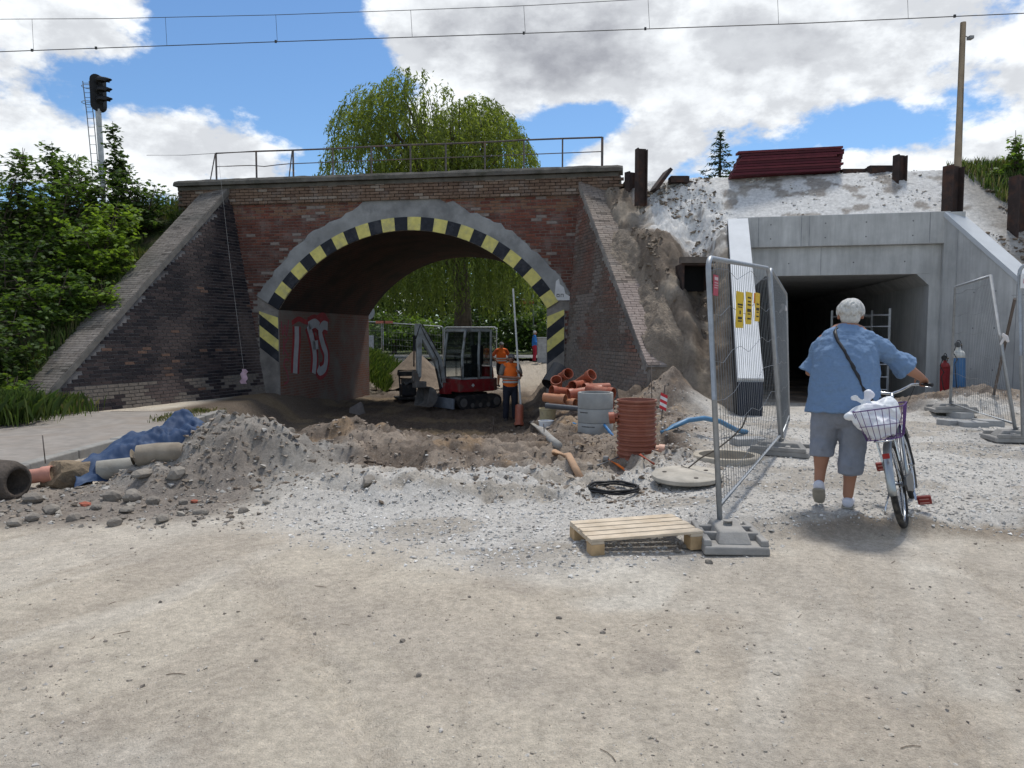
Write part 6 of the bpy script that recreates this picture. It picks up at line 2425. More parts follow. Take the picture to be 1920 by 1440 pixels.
# ---- smaller figures
def figure(loc, rz, H_, lab, pose, mats, hat=None, vest=False, shorts=False, sleeves='short'):
    """standing figure, local y forward; pose = dict of joints in metres for a 1.75 m body"""
    k = H_ / 1.75
    J = {'hip': (0, 0, .92), 'chest': (0, .0, 1.3), 'neck': (0, .01, 1.48), 'head': (0, .03, 1.63), 'shR': (.19, 0, 1.42), 'shL': (-.19, 0, 1.42),
         'elR': (.24, -.03, 1.14), 'elL': (-.24, -.03, 1.14), 'haR': (.24, .08, .9), 'haL': (-.24, .08, .9),
         'hpR': (.09, 0, .9), 'hpL': (-.09, 0, .9), 'knR': (.11, .03, .5), 'knL': (-.11, .03, .5), 'anR': (.12, -.02, .09), 'anL': (-.12, -.02, .09)}
    J.update(pose)
    J = {a: Vector(v) * k for a, v in J.items()}
    t = thing('person', lab, 'person', loc, rz)
    b = MB()
    b.limb([J['hip'], J['hip'].lerp(J['chest'], .5), J['chest'] + Vector((0, 0, .08))], [(.15 * k, .1 * k), (.15 * k, .11 * k), (.17 * k, .1 * k)])
    b.limb([J['chest'], J['neck'], J['head'] - Vector((0, 0, .05))], [.07 * k, .055 * k, .055 * k])
    hd = J['head']
    b.ball(hd, (.076 * k, .096 * k, .115 * k), 14, 10)
    b.limb([hd + Vector((0, .09, .01)), hd + Vector((0, .112, -.025))], [.012, .016], n=8)
    for s in (-1, 1):
        b.limb([hd + Vector((s * .078, -.0, .015)), hd + Vector((s * .08, 0, -.02))], [(.008, .018), (.007, .012)], n=8)
    for s in 'RL':
        sg = 1 if s == 'R' else -1
        b.limb([J['sh' + s], J['el' + s], J['ha' + s]], [.05 * k, .042 * k, .029 * k])
        hand(b, J['ha' + s], J['ha' + s] - J['el' + s], (-sg, .3, 0), (0, 1, .2), .7, k)
        b.limb([J['hp' + s], J['kn' + s], J['kn' + s].lerp(J['an' + s], .35) + Vector((0, -.02, 0)), J['an' + s]], [.085 * k, .058 * k, .056 * k, .038 * k])
    voxel(b.build('body', M_SKIN, t), .011, 2)
    f = MB()
    for s in (-1, 1):
        f.ball(hd + Vector((s * .03, .086, .01)), .011, 8, 6)
    f.build('eyes', mat('eye_white', (.6, .58, .55), .3), t, smooth=True)
    f = MB(); f.limb([hd + Vector((-.022, .088, -.055)), hd + Vector((.022, .088, -.055))], [.006, .006], n=8); f.build('mouth', mat('lips', (.35, .12, .1), .5), t, smooth=True)
    s = MB()
    s.limb([J['hip'] + Vector((0, 0, .0)), J['hip'].lerp(J['chest'], .5), J['chest'], J['chest'] + Vector((0, 0, .12))], [(.185 * k, .135 * k), (.18 * k, .14 * k), (.195 * k, .13 * k), (.15 * k, .09 * k)], n=18)
    s.limb([J['shL'] + Vector((.04, 0, 0)), J['shR'] - Vector((.04, 0, 0))], [.07 * k, .07 * k])
    for a in 'RL':
        e = .7 if sleeves == 'short' else 1
        s.limb([J['sh' + a], J['sh' + a].lerp(J['el' + a], e)], [.072 * k, .066 * k])
        if sleeves == 'long':
            s.limb([J['el' + a], J['el' + a].lerp(J['ha' + a], .92)], [.062 * k, .048 * k])
    voxel(s.build('shirt', mats[0], t), .013, 2, .5, .015, .1)
    q = MB()
    q.limb([J['hip'] + Vector((0, 0, .05)), J['hip'] - Vector((0, 0, .06))], [(.17 * k, .12 * k), (.18 * k, .135 * k)], n=16)
    for a in 'RL':
        if shorts:
            q.limb([J['hp' + a], J['hp' + a].lerp(J['kn' + a], .88)], [.11 * k, .1 * k])
        else:
            q.limb([J['hp' + a], J['kn' + a], J['kn' + a].lerp(J['an' + a], .92)], [.108 * k, .085 * k, .075 * k])
    voxel(q.build('trousers', mats[1], t), .013, 2, .5, .015, .1)
    for a in 'RL':
        q = MB(); an = J['an' + a]
        q.limb([an + Vector((0, -.04, -.045)), an + Vector((0, .06, -.05)), an + Vector((0, .15, -.06))], [.045, .046, .034])
        voxel(q.build('boot', mats[2], t), .011, 1)
    if vest:
        v = MB()
        v.limb([J['hip'] + Vector((0, 0, .06)), J['hip'].lerp(J['chest'], .5), J['chest'], J['chest'] + Vector((0, 0, .13))], [(.2 * k, .15 * k), (.195 * k, .155 * k), (.208 * k, .145 * k), (.13 * k, .1 * k)], n=18)
        v.limb([J['shL'] + Vector((.06, 0, .02)), J['shR'] - Vector((.06, 0, -.02))], [.075 * k, .075 * k])
        vo = voxel(v.build('safety_vest', mat('hi_vis_orange', (.85, .16, .02), .75, .1, 9, .1), t), .013, 2, .5, .01, .1)
        for zz in (.28, .5):
            c_ = J['hip'].lerp(J['chest'], zz)
            m = MB()
            m.lathe([(1, -.025), (1.01, 0), (1, .025)], Matrix.Translation(c_) @ Matrix.Diagonal((.212 * k, .168 * k, 1, 1)), n=26)
            m.f = m.f[:-2]; m.c = m.c[:-2]
            m.build('reflective_band', mat('reflective_grey', (.6, .6, .57), .4), vo, smooth=True)
    if hat is not None:
        m = MB(); m.ball(hd + Vector((0, -.005, .045)), (.09 * k, .108 * k, .085 * k), 16, 8)
        m.limb([hd + Vector((0, .08, .06)), hd + Vector((0, .15, .045))], [(.07, .012), (.055, .008)])
        m.build('cap', hat, t, smooth=True)
    else:
        m = MB(); m.ball(hd + Vector((0, -.02, .03)), (.088 * k, .1 * k, .1 * k), 16, 8)
        voxel(m.build('hair', mat('grey_hair', (.45, .44, .42), .8, .2, 20, .4), t), .01, 1, .4, .01, .03)
    return t


M_NAVY = mat('navy_trousers', (.02, .022, .032), .9, .2, 9, .2)
M_BOOT = mat('dark_boot', (.05, .045, .04), .8, .2, 12, .2)
M_CAP = mat('grey_cap', (.14, .13, .13), .9)
p = PY(957, 783, 19.0); p.z = gz(p.x, p.y)
figure(p, R(180 + 6), 1.74, 'worker in open orange vest and cap holding a tall white staff in the pit', {
    'elR': (.27, .1, 1.16), 'haR': (-.10, .30, 1.14), 'elL': (-.27, .08, 1.18), 'haL': (-.19, .29, 1.28), 'head': (-.02, .05, 1.62)},
    (mat('khaki_shirt', (.17, .155, .135), .9, .15, 9, .2), M_NAVY, M_BOOT), M_CAP, True)
wkp = p.copy()
a, b_ = PY(978, 782, 18.75), PY(962, 541, 18.75)
a.z = gz(a.x, a.y)
stf = thing('survey_staff', 'tall white survey staff held upright by the worker', 'staff', a)
m = MB(); m.cyl(a, b_, .026, .022, n=10); m.build('pole', mat('staff_white', (.62, .62, .6), .6, .12, 9, .05), stf, smooth='auto', world=True)
# orange pipe at the foot of the staff
pipe(973, 800, 17.6, (0.02, .5, .8), .55, .1, M_PVC2, 'orange pipe stub standing askew at the foot of the white staff', name='pipe_stub', socket=True)
p = PY(940, 704, 29.5); p.z = gz(p.x, p.y)
figure(p, R(200), 1.76, 'worker in orange vest and black shorts standing behind the excavator', {
    'elR': (.36, -.06, 1.18), 'haR': (.19, .03, .98), 'elL': (-.36, -.06, 1.18), 'haL': (-.19, .03, .98)},
    (mat('orange_tee', (.5, .1, .03), .9), mat('black_shorts', (.015, .015, .018), .9), M_BOOT), M_CAP, True, shorts=True)
p = PY(1002, 671, 42); p.z = gz(p.x, p.y)
figure(p, R(-80), 1.76, 'bystander in blue jacket and red trousers on the far road', {'haR': (.2, .2, 1.05), 'haL': (-.2, .2, 1.05)},
       (mat('blue_jacket', (.03, .16, .45), .8), mat('red_trousers', (.33, .02, .04), .85), M_BOOT), None, False, sleeves='long')
# ------------------------------------------------------------------ excavator
M_XW = mat('machine_white', (.42, .43, .42), .5, .15, 6, .1, dirt=(.16, .135, .11), dirt_amt=.75, dirt_scale=5)
M_XR = mat('machine_red', (.26, .022, .025), .5, .15, 6, .1, dirt=(.15, .1, .075), dirt_amt=.65, dirt_scale=5)
M_XB = mat('machine_black', (.03, .03, .032), .6, .2, 8, .1, dirt=(.13, .11, .09), dirt_amt=.5, dirt_scale=5)
M_XBK = mat('bucket_steel', (.17, .16, .15), .7, .3, 7, .3, metal=.2, dirt=(.17, .13, .1), dirt_amt=.6, dirt_scale=4)
gm = bpy.data.materials.new('cab_glass'); gm.use_nodes = True
gb = gm.node_tree.nodes['Principled BSDF']
gb.inputs['Base Color'].default_value = (.1, .13, .13, 1); gb.inputs['Roughness'].default_value = .05
gb.inputs['Transmission Weight'].default_value = .9; gb.inputs['IOR'].default_value = 1.05; gb.inputs['Alpha'].default_value = .72
xp = PY(876, 765, 22.3); xp.z = gz(xp.x, xp.y) - .02
# local x forward, y left
ex = thing('mini_excavator', 'white and red mini excavator working under the arch', 'excavator', xp, math.atan2(-.62, -.80))
ex.scale = (.95, .95, .98)
for s in (-1, 1):
    m = MB()
    prof = []
    for k in range(13):
        a = R(90 + 180 * k / 12); prof.append((-.62 + .2 * math.cos(a), .22 + .2 * math.sin(a)))
    for k in range(13):
        a = R(-90 + 180 * k / 12); prof.append((.62 + .2 * math.cos(a), .22 + .2 * math.sin(a)))
    n = len(prof)
    y0, y1 = s * .45, s * .72
    vs = [(x, y0, z) for x, z in prof] + [(x, y1, z) for x, z in prof]
    m.add(vs, [tuple(range(n)), tuple(range(n, 2 * n))[::-1]] + [(i, (i + 1) % n, n + (i + 1) % n, n + i) for i in range(n)])
    for k in range(22):
        x = -.6 + k * 1.2 / 21
        for z in (.015, .425):
            m.box((x - .012, min(y0, y1) - .004, z - .014), (x + .012, max(y0, y1) + .004, z + .014))
    tr = m.build('track', M_XB, ex)
    for x in (-.62, -.3, 0, .3, .62):
        m = MB(); m.cyl((x, s * .70, .22 if abs(x) > .5 else .13), (x, s * .735, .22 if abs(x) > .5 else .13), .13 if abs(x) > .5 else .07, n=18); m.build('roller', M_XBK, tr, smooth='auto')
m = MB(); m.box((-.45, -.45, .2), (.45, .45, .48)); m.build('undercarriage', M_XB, ex)
m = MB(); m.box((.95, -.72, .05), (1.02, .72, .36)); m.box((.6, -.35, .18), (.97, -.27, .26)); m.box((.6, .27, .18), (.97, .35, .26))
m.build('dozer_blade', mat('blade_grey', (.2, .22, .25), .6, .2, 6, .1), ex, bevel=.01)
# house
m = MB()
pts = [(.72, -.45), (.72, .62), (.3, .68), (-.55, .68), (-.85, .45), (-.92, 0), (-.85, -.45), (-.55, -.66), (.35, -.62)]
n = len(pts)
m.add([(x, y, .52) for x, y in pts] + [(x, y, .9) for x, y in pts], [tuple(range(n))[::-1], tuple(range(n, 2 * n))] + [(i, (i + 1) % n, n + (i + 1) % n, n + i) for i in range(n)])
hs_ = m.build('house', M_XR, ex, bevel=.03)
m = MB(); m.box((-.82, -.55, .9), (-.45, .35, 1.25), taper=(.85, .92)); m.build('engine_cover', M_XR, ex, bevel=.04)
m = MB()
c = Vector((.25, .69, .72)); 
m.add([c + Vector((-.06, 0, 0)), c + Vector((0, 0, -.06)), c + Vector((.06, 0, 0)), c + Vector((0, 0, .06))], [(0, 1, 2, 3)])
m.build('emblem', mat('emblem_white', (.65, .65, .62), .5), ex)
# cab
X0, X1, Y0, Y1, ZB, ZT = -.45, .62, -.32, .66, .9, 2.36
m = MB(); m.box((X0 - .05, Y0 - .03, ZT - .06), (X1 + .02, Y1 + .03, ZT + .05), taper=(.93, .9)); m.build('cab_roof', M_XW, ex, bevel=.04)
fr = [((X1, Y0), (X1 - .12, Y0)), ((X1, Y1), (X1 - .12, Y1)), ((X0, Y0), (X0, Y0)), ((X0, Y1), (X0, Y1)), ((.02, Y1), (-.02, Y1))]
for (a, b_) in fr:
    m = MB()
    m.tube([(a[0], a[1], ZB), (a[0], a[1], ZB + .7), (b_[0], b_[1], ZT)], .042, 8)
    m.build('cab_post', M_XW, ex, smooth=True)
m = MB(); m.box((X0, Y0, ZB), (X1, Y1, ZB + .05)); m.build('cab_sill', M_XW, ex)
for q in ([(X1, Y0, ZB + .05), (X1, Y1, ZB + .05), (X1, Y1, ZB + .7), (X1 - .12, Y1, ZT), (X1 - .12, Y0, ZT), (X1, Y0, ZB + .7)],
          [(.02, Y1, ZB + .05), (X1, Y1, ZB + .05), (X1, Y1, ZB + .7), (X1 - .12, Y1, ZT), (-.02, Y1, ZT)],
          [(X0, Y1, ZB + .4), (.0, Y1, ZB + .4), (-.02, Y1, ZT), (X0, Y1, ZT)],
          [(X0, Y0, ZB + .4), (X0, Y1, ZB + .4), (X0, Y1, ZT), (X0, Y0, ZT)],
          [(X0, Y0, ZB + .3), (X1, Y0, ZB + .3), (X1 - .12, Y0, ZT), (X0, Y0, ZT)]):
    m = MB(); m.add(q, [tuple(range(len(q)))]); m.build('window', gm, ex)
m = MB(); m.box((-.3, -.1, ZB + .05), (.15, .42, ZB + .45)); m.box((-.36, -.1, ZB + .4), (-.22, .42, ZB + 1.0)); m.build('seat', M_XB, ex, bevel=.05)
for y in (-.12, .45):
    m = MB(); m.tube([(.3, y, ZB + .05), (.32, y, ZB + .6)], .015, 6); m.ball((.32, y, ZB + .62), .035, 8, 6); m.build('control_lever', M_XB, ex)
# boom, dipper, bucket
def plate(pts, w, name, mt, par):
    m = MB(); n = len(pts)
    m.add([(x, -w / 2, z) for x, z in pts] + [(x, w / 2, z) for x, z in pts], [tuple(range(n)), tuple(range(n, 2 * n))[::-1]] + [(i, n + i, n + (i + 1) % n, (i + 1) % n) for i in range(n)])
    return m.build(name, mt, par, bevel=.012)
m = MB(); m.box((.68, -.16, .45), (.95, .16, .8)); m.build('boom_bracket', M_XR, ex, bevel=.02)
plate([(.78, .58), (.92, .56), (1.18, 1.35), (1.78, 2.28), (1.74, 2.44), (1.6, 2.42), (.98, 1.5)], .16, 'boom', M_XW, ex)
plate([(1.66, 2.52), (1.85, 2.55), (1.86, 2.3), (1.80, 1.0), (1.70, .98), (1.66, 1.9)], .13, 'dipper_arm', M_XW, ex)
for (a, b_, mid) in (((.98, .62), (1.26, 1.72), .55), ((1.15, 1.8), (1.62, 2.52), .55), ((1.9, 2.2), (1.92, 1.3), .5)):
    m = MB(); A_, B_ = Vector((a[0] - .0, 0, a[1])), Vector((b_[0], 0, b_[1])); C_ = A_.lerp(B_, mid)
    m.cyl(A_, C_, .045, n=12); cy = m.build('ram', M_XB, ex, smooth='auto')
    m = MB(); m.cyl(C_, B_, .025, n=10); m.build('piston_rod', M_CHROME, cy, smooth='auto')
m = MB(); m.tube([(1.0, .1, .8), (1.15, .12, 1.5), (1.6, .12, 2.2), (1.75, .1, 2.5), (1.9, .09, 2.1)], .014, 6); m.build('hydraulic_hose', M_XB, ex, smooth=True)
plate([(1.7, 1.0), (1.95, 1.2), (1.98, .9), (1.85, .72)], .12, 'bucket_link', M_XBK, ex)
bc = []
for k in range(9):
    a = R(100 + 190 * k / 8); bc.append((1.62 + .3 * math.cos(a), .42 + .3 * math.sin(a)))
m = MB(); w2 = .36; n = len(bc)
inn = [(1.62 + (x - 1.62) * .92, .42 + (z - .42) * .92) for x, z in bc]
allp = bc + inn[::-1]; n = len(allp)
m.add([(x, -w2, z) for x, z in allp] + [(x, w2, z) for x, z in allp], [(i, n + i, n + (i + 1) % n, (i + 1) % n) for i in range(n)])
for s in (-w2, w2 - .02):
    pp = [(x, s, z) for x, z in bc] + [(x, s + .02, z) for x, z in bc]; k = len(bc)
    m.add(pp, [tuple(range(k))[::-1], tuple(range(k, 2 * k))] + [(i, (i + 1) % k, k + (i + 1) % k, k + i) for i in range(k)])
bu = m.build('bucket', M_XBK, ex)
m = MB(); m.box((1.55, -.12, .68), (1.92, .12, .86)); m.build('bucket_bracket', M_XBK, bu, bevel=.02)

# plate compactor behind
p = PY(765, 728, 24.5); p.z = gz(p.x, p.y)
pc = thing('plate_compactor', 'dark muddy plate compactor standing left of the excavator', 'compactor', p, R(20))
m = MB(); m.box((-.38, -.3, 0), (.38, .3, .1), taper=(1.15, 1.1)); m.build('base_plate', M_XB, pc, bevel=.03)
m = MB(); m.box((-.25, -.22, .12), (.25, .22, .5)); m.build('engine', M_XB, pc, bevel=.05)
m = MB(); m.cyl((-.15, -.1, .5), (.15, -.1, .62), .12, n=16); m.box((-.2, .0, .5), (.2, .2, .68)); m.build('fuel_tank', M_XBK, pc, bevel=.03)
m = MB()
for s in (-1, 1):
    m.tube([(s * .3, -.2, .1), (s * .32, -.2, .7), (s * .3, .1, .95)], .025, 8)
m.cyl((-.3, .1, .95), (.3, .1, .95), .025, n=8); m.cyl((-.32, -.2, .7), (.32, -.2, .7), .025, n=8)
m.build('guard_frame', M_XB, pc, smooth='auto')
m = MB(); m.box((-.33, -.26, .78), (.33, .14, .92)); m.build('cover', M_XB, pc, bevel=.02)

# ------------------------------------------------------------------ far street furniture behind the arch
M_POLE = mat('grey_pole', (.3, .32, .33), .6, .1, 6, 0, metal=.3)
p = PY(691, 690, 38); p.z = 0
rs_ = thing('road_sign', 'back of a round road sign on a grey post behind the arch', 'sign', p)
m = MB(); m.cyl((0, 0, 0), (0, 0, 3.0), .035, n=8); m.build('post', M_POLE, rs_)
m = MB(); m.cyl((0, -.05, 2.65), (0, -.03, 2.65), .36, n=28); m.build('disc', mat('sign_back', (.28, .3, .31), .6), rs_, smooth='auto')
m = MB(); m.box((-.3, -.03, .2), (.45, .0, 1.4)); o = m.build('utility_box', mat('pale_board', (.4, .43, .46), .7)); o.location = PY(684, 675, 37); o.location.z = .1
tag(o, 'pale grey board standing behind the fence left of the sign post', 'board')
p = PY(1001, 640, 52); p.z = .1
ss_ = thing('street_sign', 'dark street name sign on a slim post by the far trees', 'sign', p)
m = MB(); m.cyl((0, 0, 0), (-.05, 0, 4.3), .045, n=8); m.build('post', M_POLE, ss_)
m = MB(); m.box((-.95, -.05, 3.75), (.0, -.02, 3.93)); m.build('plate', mat('sign_dark', (.05, .03, .03), .6), ss_)
m = MB(); m.box((-.95, -.05, 3.55), (.0, -.02, 3.72)); m.build('plate', mat('sign_red', (.3, .05, .03), .6), ss_)
m = MB()
for k in range(7):
    x = -.85 + k * .115
    m.box((x, -.056, 3.8), (x + .075, -.052, 3.88))
m.build('lettering', mat('letter_pale', (.5, .48, .45), .6), ss_)
p = PY(1018, 690, 40); 
m = MB(); m.box((-.45, -.3, 0), (.45, .3, 1.3)); m.box((-.48, -.33, 1.3), (.48, .33, 1.36)); o = m.build('electric_cabinet', mat('cabinet_grey', (.33, .34, .34), .7), bevel=.015); o.location = (p.x + .15, 40, gz(p.x, 40))
tag(o, 'grey electric cabinet beside the far road at the arch pier', 'cabinet')
for x in (-1, 1):
    pass
# barrier boards on the far fence
for px in (713, 728):
    m = MB(); c = PY(px, 604, 35.4)
    m.obox(c, Vector((.22, 0, 0)), Vector((0, .012, 0)), Vector((0, 0, .06)))
    tag(m.build('barrier_board', mat('barrier_red', (.5, .18, .13), .7, .3, 3, 0)), 'short red barrier board on the fence behind the arch, ' + ('beside the round sign' if px < 720 else 'farther from the round sign'), 'board', 'barrier boards on the far fence')
# far road
m = MB()
ys_ = [42, 46, 52]
m.add([(-30, 45.5, .16), (30, 42.5, .16), (30, 47.5, .19), (-30, 50.5, .19)], [(0, 1, 2, 3)])
o = m.build('road', mat('far_asphalt', (.2, .195, .19), .9, .15, 3, .2)); o['kind'] = 'structure'
# spoil heap behind excavator
sh = grid_mesh('soil_heap', np.arange(-5.4, -2.2, .08), np.arange(28.2, 32.4, .08), lambda x, y: -.55 + 1.5 * np.clip(1 - np.hypot((x + 3.9) / 1.6, (y - 30.2) / 2.0) * (.85 + .3 * fbm(x * 1.5, y * 1.5, 4, 5)), 0, 1) ** 1.1 + .08 * fbm(x * 4, y * 4, 3, 9), None,
               mat('tan_soil', (.2, .155, .115), .95, .25, 8, .7))
tag(sh, 'heap of tan soil behind the excavator', 'soil heap')

# ------------------------------------------------------------------ on top of the bank
M_RUST = mat('rusty_steel', (.04, .028, .025), .85, .35, 7, .4, dirt=(.11, .05, .03), dirt_amt=.6, dirt_scale=4)


def hpile(px, py0, py1, Y, w, lab, rz=0, tilt=0, z0=None):
    a = PY(px, py1, Y); b_ = PY(px, py0, Y)
    h = b_.z - a.z
    t = thing('sheet_pile', lab, 'pile', a, rot=(0, R(tilt), R(rz)))
    m = MB(); m.box((-w / 2, -.012, -.5), (w / 2, .012, h)); m.build('web', M_RUST, t)
    for s in (-1, 1):
        m = MB(); m.box((s * w / 2 - .014, -w * .42, -.5), (s * w / 2 + .014, w * .42, h * (1 if s < 0 else .96))); m.build('flange', M_RUST, t)
    return t


hpile(1202, 279, 345, 17.6, .22, 'tall dark steel pile standing at the end of the bridge parapet', 12)
hpile(1183, 323, 340, 18.2, .22, 'short rusty steel pile behind the tall dark pile', 30)
hpile(1687, 291, 326, 17.2, .22, 'rusty steel pile standing beside the red plank stack', 15)
hpile(1786, 311, 372, 15.9, .3, 'wide rusty steel pile at the foot of the timber pole', 20)
hpile(1913, 330, 405, 15.2, .32, 'rusty steel pile at the end of the grassy bank', 10)
m = MB(); c = PY(1238, 340, 17.9)
m.obox(c, Vector((.18, .02, .24)), Vector((-.03, .3, 0)), Vector((.03, 0, -.025)))
tag(m.build('steel_offcut', M_RUST, None), 'tilted dark steel plate lying beside the tall pile', 'steel plate')
for (x0, x1, py, Y, hh, lab) in ((1255, 1290, 338, 18.0, .07, 'rusty girder end lying on the bank beside the tilted plate'), (1575, 1628, 324, 17.9, .06, 'dark beam lying at the end of the red plank stack'), (1626, 1672, 321, 17.7, .09, 'rusty girder lying between the plank stack and a pile')):
    a, b_ = PY(x0, py, Y), PY(x1, py, Y)
    m = MB(); c = (a + b_) / 2
    m.obox(c, (b_ - a) / 2, Vector((0, .15, 0)), Vector((0, 0, hh))); m.obox(c + Vector((0, 0, hh * .3)), (b_ - a) / 2.2, Vector((0, .08, 0)), Vector((0, 0, hh)))
    tag(m.build('steel_girder', M_RUST, None), lab, 'girder')
# red plank stack: each plank a part
sk = thing('plank_stack', 'stack of dark red planks lying on top of the bank', 'plank stack', PY(1470, 335, 18.0))
M_RP = [mat('red_plank_%d' % i, c, .7, .2, 5, .1) for i, c in enumerate(((.085, .012, .02), (.06, .008, .013), (.11, .02, .026)))]
for k in range(9):
    for j in range(3):
        Y = 17.7 + j * .28
        a, b_ = PY(1372 + rnd.uniform(-6, 8) + k * 1.5, 340, Y), PY(1570 + rnd.uniform(-8, 8), 333, Y)
        z = 5.28 + k * .062
        m = MB()
        a.z, b_.z = z, z + .12
        c = (a + b_) / 2
        m.obox(c, (b_ - a) / 2, Vector((0, .12, 0)), Vector((0, 0, .025)))
        m.build('plank', M_RP[(k + j * 2) % 3], sk, world=True)
# timber pole with a little camera
a, b_ = PY(1795, 330, 16.1), PY(1806, 42, 16.1)
tp = thing('timber_pole', 'tall bare timber pole rising from the rusty pile', 'pole', a)
m = MB(); m.tube([a, b_], [.075, .055], 12); m.build('shaft', mat('grey_timber', (.30, .235, .165), .9, .2, 4, .4), tp, smooth='auto', world=True)
m = MB(); c = PY(1818, 71, 16.1); m.tube([PY(1806, 66, 16.1), c], .012, 6); m.box((c.x - .03, c.y - .06, c.z - .03), (c.x + .06, c.y + .06, c.z + .03)); m.build('camera_bracket', mat('bracket_grey', (.25, .25, .25), .6), tp, world=True)
# rusty box in the soil face
p = PY(1300, 518, 15.3)
bx = thing('rusty_steel_box', 'open rusty steel box section stuck in the soil face', 'steel box', p)
for (lo, hi) in (((-.28, -.25, .2), (.28, .5, .24)), ((-.28, -.25, -.28), (-.24, .5, .2)), ((.24, -.25, -.28), (.28, .5, .2))):
    m = MB(); m.box(lo, hi); m.build('plate', M_RUST, bx)
m = MB(); m.box((-.24, .1, -.3), (.24, .14, .2)); m.build('shade_panel', mat('hollow_shade', (.01, .01, .01), .95), bx)  # black panel stands in for the shade inside the hollow box
m = MB(); m.box((-.34, -.32, .24), (.36, -.2, .36)); m.build('timber', mat('old_timber', (.12, .1, .085), .9, .25, 6, .4), bx)

# ------------------------------------------------------------------ railway signal
a = PY(192, 330, 21.5); 
sg = thing('railway_signal', 'black three-lamp railway signal on a grey mast above the bushes', 'signal', a)
top = PY(184, 205, 21.5)
m = MB(); m.tube([a - Vector((0, 0, 1.0)), a, top], .075, 12); m.build('mast', mat('mast_grey', (.45, .46, .46), .7), sg, smooth='auto', world=True)
c = PY(185, 175, 21.5)
m = MB(); hw, hh = .14, .46
pts = []
for k in range(9):
    q = R(180 * k / 8); pts.append((.17 * math.cos(q), .34 + .17 * math.sin(q)))
for k in range(9):
    q = R(180 + 180 * k / 8); pts.append((.17 * math.cos(q), -.34 + .17 * math.sin(q)))
n = len(pts)
m.add([(c.x + .75 * x + .25 * -.08, c.y - .08 + .6 * x, c.z + z) for x, z in pts] + [(c.x + .75 * x, c.y + .08 + .6 * x, c.z + z) for x, z in pts], [tuple(range(n)), tuple(range(n, 2 * n))[::-1]] + [(i, n + i, n + (i + 1) % n, (i + 1) % n) for i in range(n)])
M_SB = mat('signal_black', (.012, .012, .013), .6)
m.build('head', M_SB, sg, world=True)
fd = Vector((.92, -.35, 0)).normalized()
sdv = Vector((.35, .92, 0))
for k in (-1, 0, 1):
    m = MB(); cc = c + Vector((.02, -.05, k * .26 + .06))
    vs, fs = [], []
    for i in range(6):
        L = .42 * i / 5
        for j in range(9):
            q = R(-10 + 200 * j / 8)
            rr_ = .12 - .01 * i
            dl = L * (1 if j in (2, 3, 4, 5, 6) else .72)
            vs.append(cc + fd * (.06 + dl) + sdv * rr_ * math.cos(q) + Z3 * (rr_ * math.sin(q) - .02 * i * i * .12))
    for i in range(5):
        for j in range(8):
            fs.append((i * 9 + j, i * 9 + j + 1, i * 9 + j + 10, i * 9 + j + 9))
    m.add(vs, fs)
    o = m.build('hood', M_SB, sg, smooth=True, world=True)
    q = o.modifiers.new('solid', 'SOLIDIFY'); q.thickness = .015
    m = MB(); m.cyl(cc + fd * .02, cc + fd * .08, .1, n=16); m.build('lamp', M_SB, o, world=True)
m = MB()
l0, l1, l2 = PY(155, 152, 21.7), PY(163, 215, 21.7), PY(174, 330, 21.7)
off = PY(167, 152, 21.7) - l0
for q in (Vector(), off):
    m.tube([l0 + q, l1 + q, l2 + q], .014, 6)
for k in range(14):
    u = .03 + k / 14
    base = l0.lerp(l1, u * 2) if u < .5 else l1.lerp(l2, (u - .5) * 2)
    m.cyl(base, base + off, .009, n=5)
m.build('ladder', mat('ladder_steel', (.2, .2, .2), .6), sg, world=True)
m = MB()
for py in (163, 193):
    cc = PY(168, py, 21.6)
    m.tube([cc + Vector((.2 * math.cos(R(q)), .2 * math.sin(R(q)), 0)) for q in range(0, 360, 24)], .009, 5, closed=True)
m.build('safety_hoop', mat('ladder_steel', (.2, .2, .2), .6), sg, world=True)

# ------------------------------------------------------------------ overhead line
def wire_pts(pl, Ya, Yb, n=30, sag=0):
    out = []
    for i in range(n + 1):
        u = i / n
        px = -300 + 2500 * u
        # interpolate py
        py = None
        for (x0, y0), (x1, y1) in zip(pl[:-1], pl[1:]):
            if x0 <= px <= x1:
                py = y0 + (y1 - y0) * (px - x0) / (x1 - x0)
        out.append(PY(px, py, Ya + (Yb - Ya) * u))
    return out


ol = thing('overhead_line', 'overhead railway contact line with droppers crossing the sky', 'wire', PY(960, 60, 23.4))
M_OL = mat('line_copper', (.05, .05, .05), .6)
cw = [(-300, 108), (0, 97), (500, 79), (1000, 62), (1500, 44), (1920, 25), (2300, 6)]
mw = [(-300, 38), (0, 36), (200, 35), (517, 28), (770, 19), (982, 11), (1215, -2), (1500, -28), (1920, -75), (2300, -120)]
for nm, pl, r_ in (('contact_wire', cw, .014), ('messenger_wire', mw, .010)):
    m = MB(); m.tube(wire_pts(pl, 24.6, 21.5, 40), r_, 5); m.build(nm, M_OL, ol, world=True)
def yat(pl, px):
    for (x0, y0), (x1, y1) in zip(pl[:-1], pl[1:]):
        if x0 <= px <= x1:
            return y0 + (y1 - y0) * (px - x0) / (x1 - x0)
for px in (60, 310, 517, 770, 982, 1215, 1457, 1700):
    Y = 24.6 - 3.1 * (px + 300) / 2500
    m = MB(); m.cyl(PY(px, yat(mw, px), Y), PY(px + 3, yat(cw, px), Y), .006, n=4); m.build('dropper', M_OL, ol, world=True)
for px in (60, 180, 517, 982, 1210, 1790):
    Y = 24.6 - 3.1 * (px + 300) / 2500
    m = MB(); c = PY(px, yat(cw, px), Y); m.box((c.x - .03, c.y - .02, c.z - .03), (c.x + .03, c.y + .02, c.z + .05)); m.build('clamp', M_OL, ol, world=True)
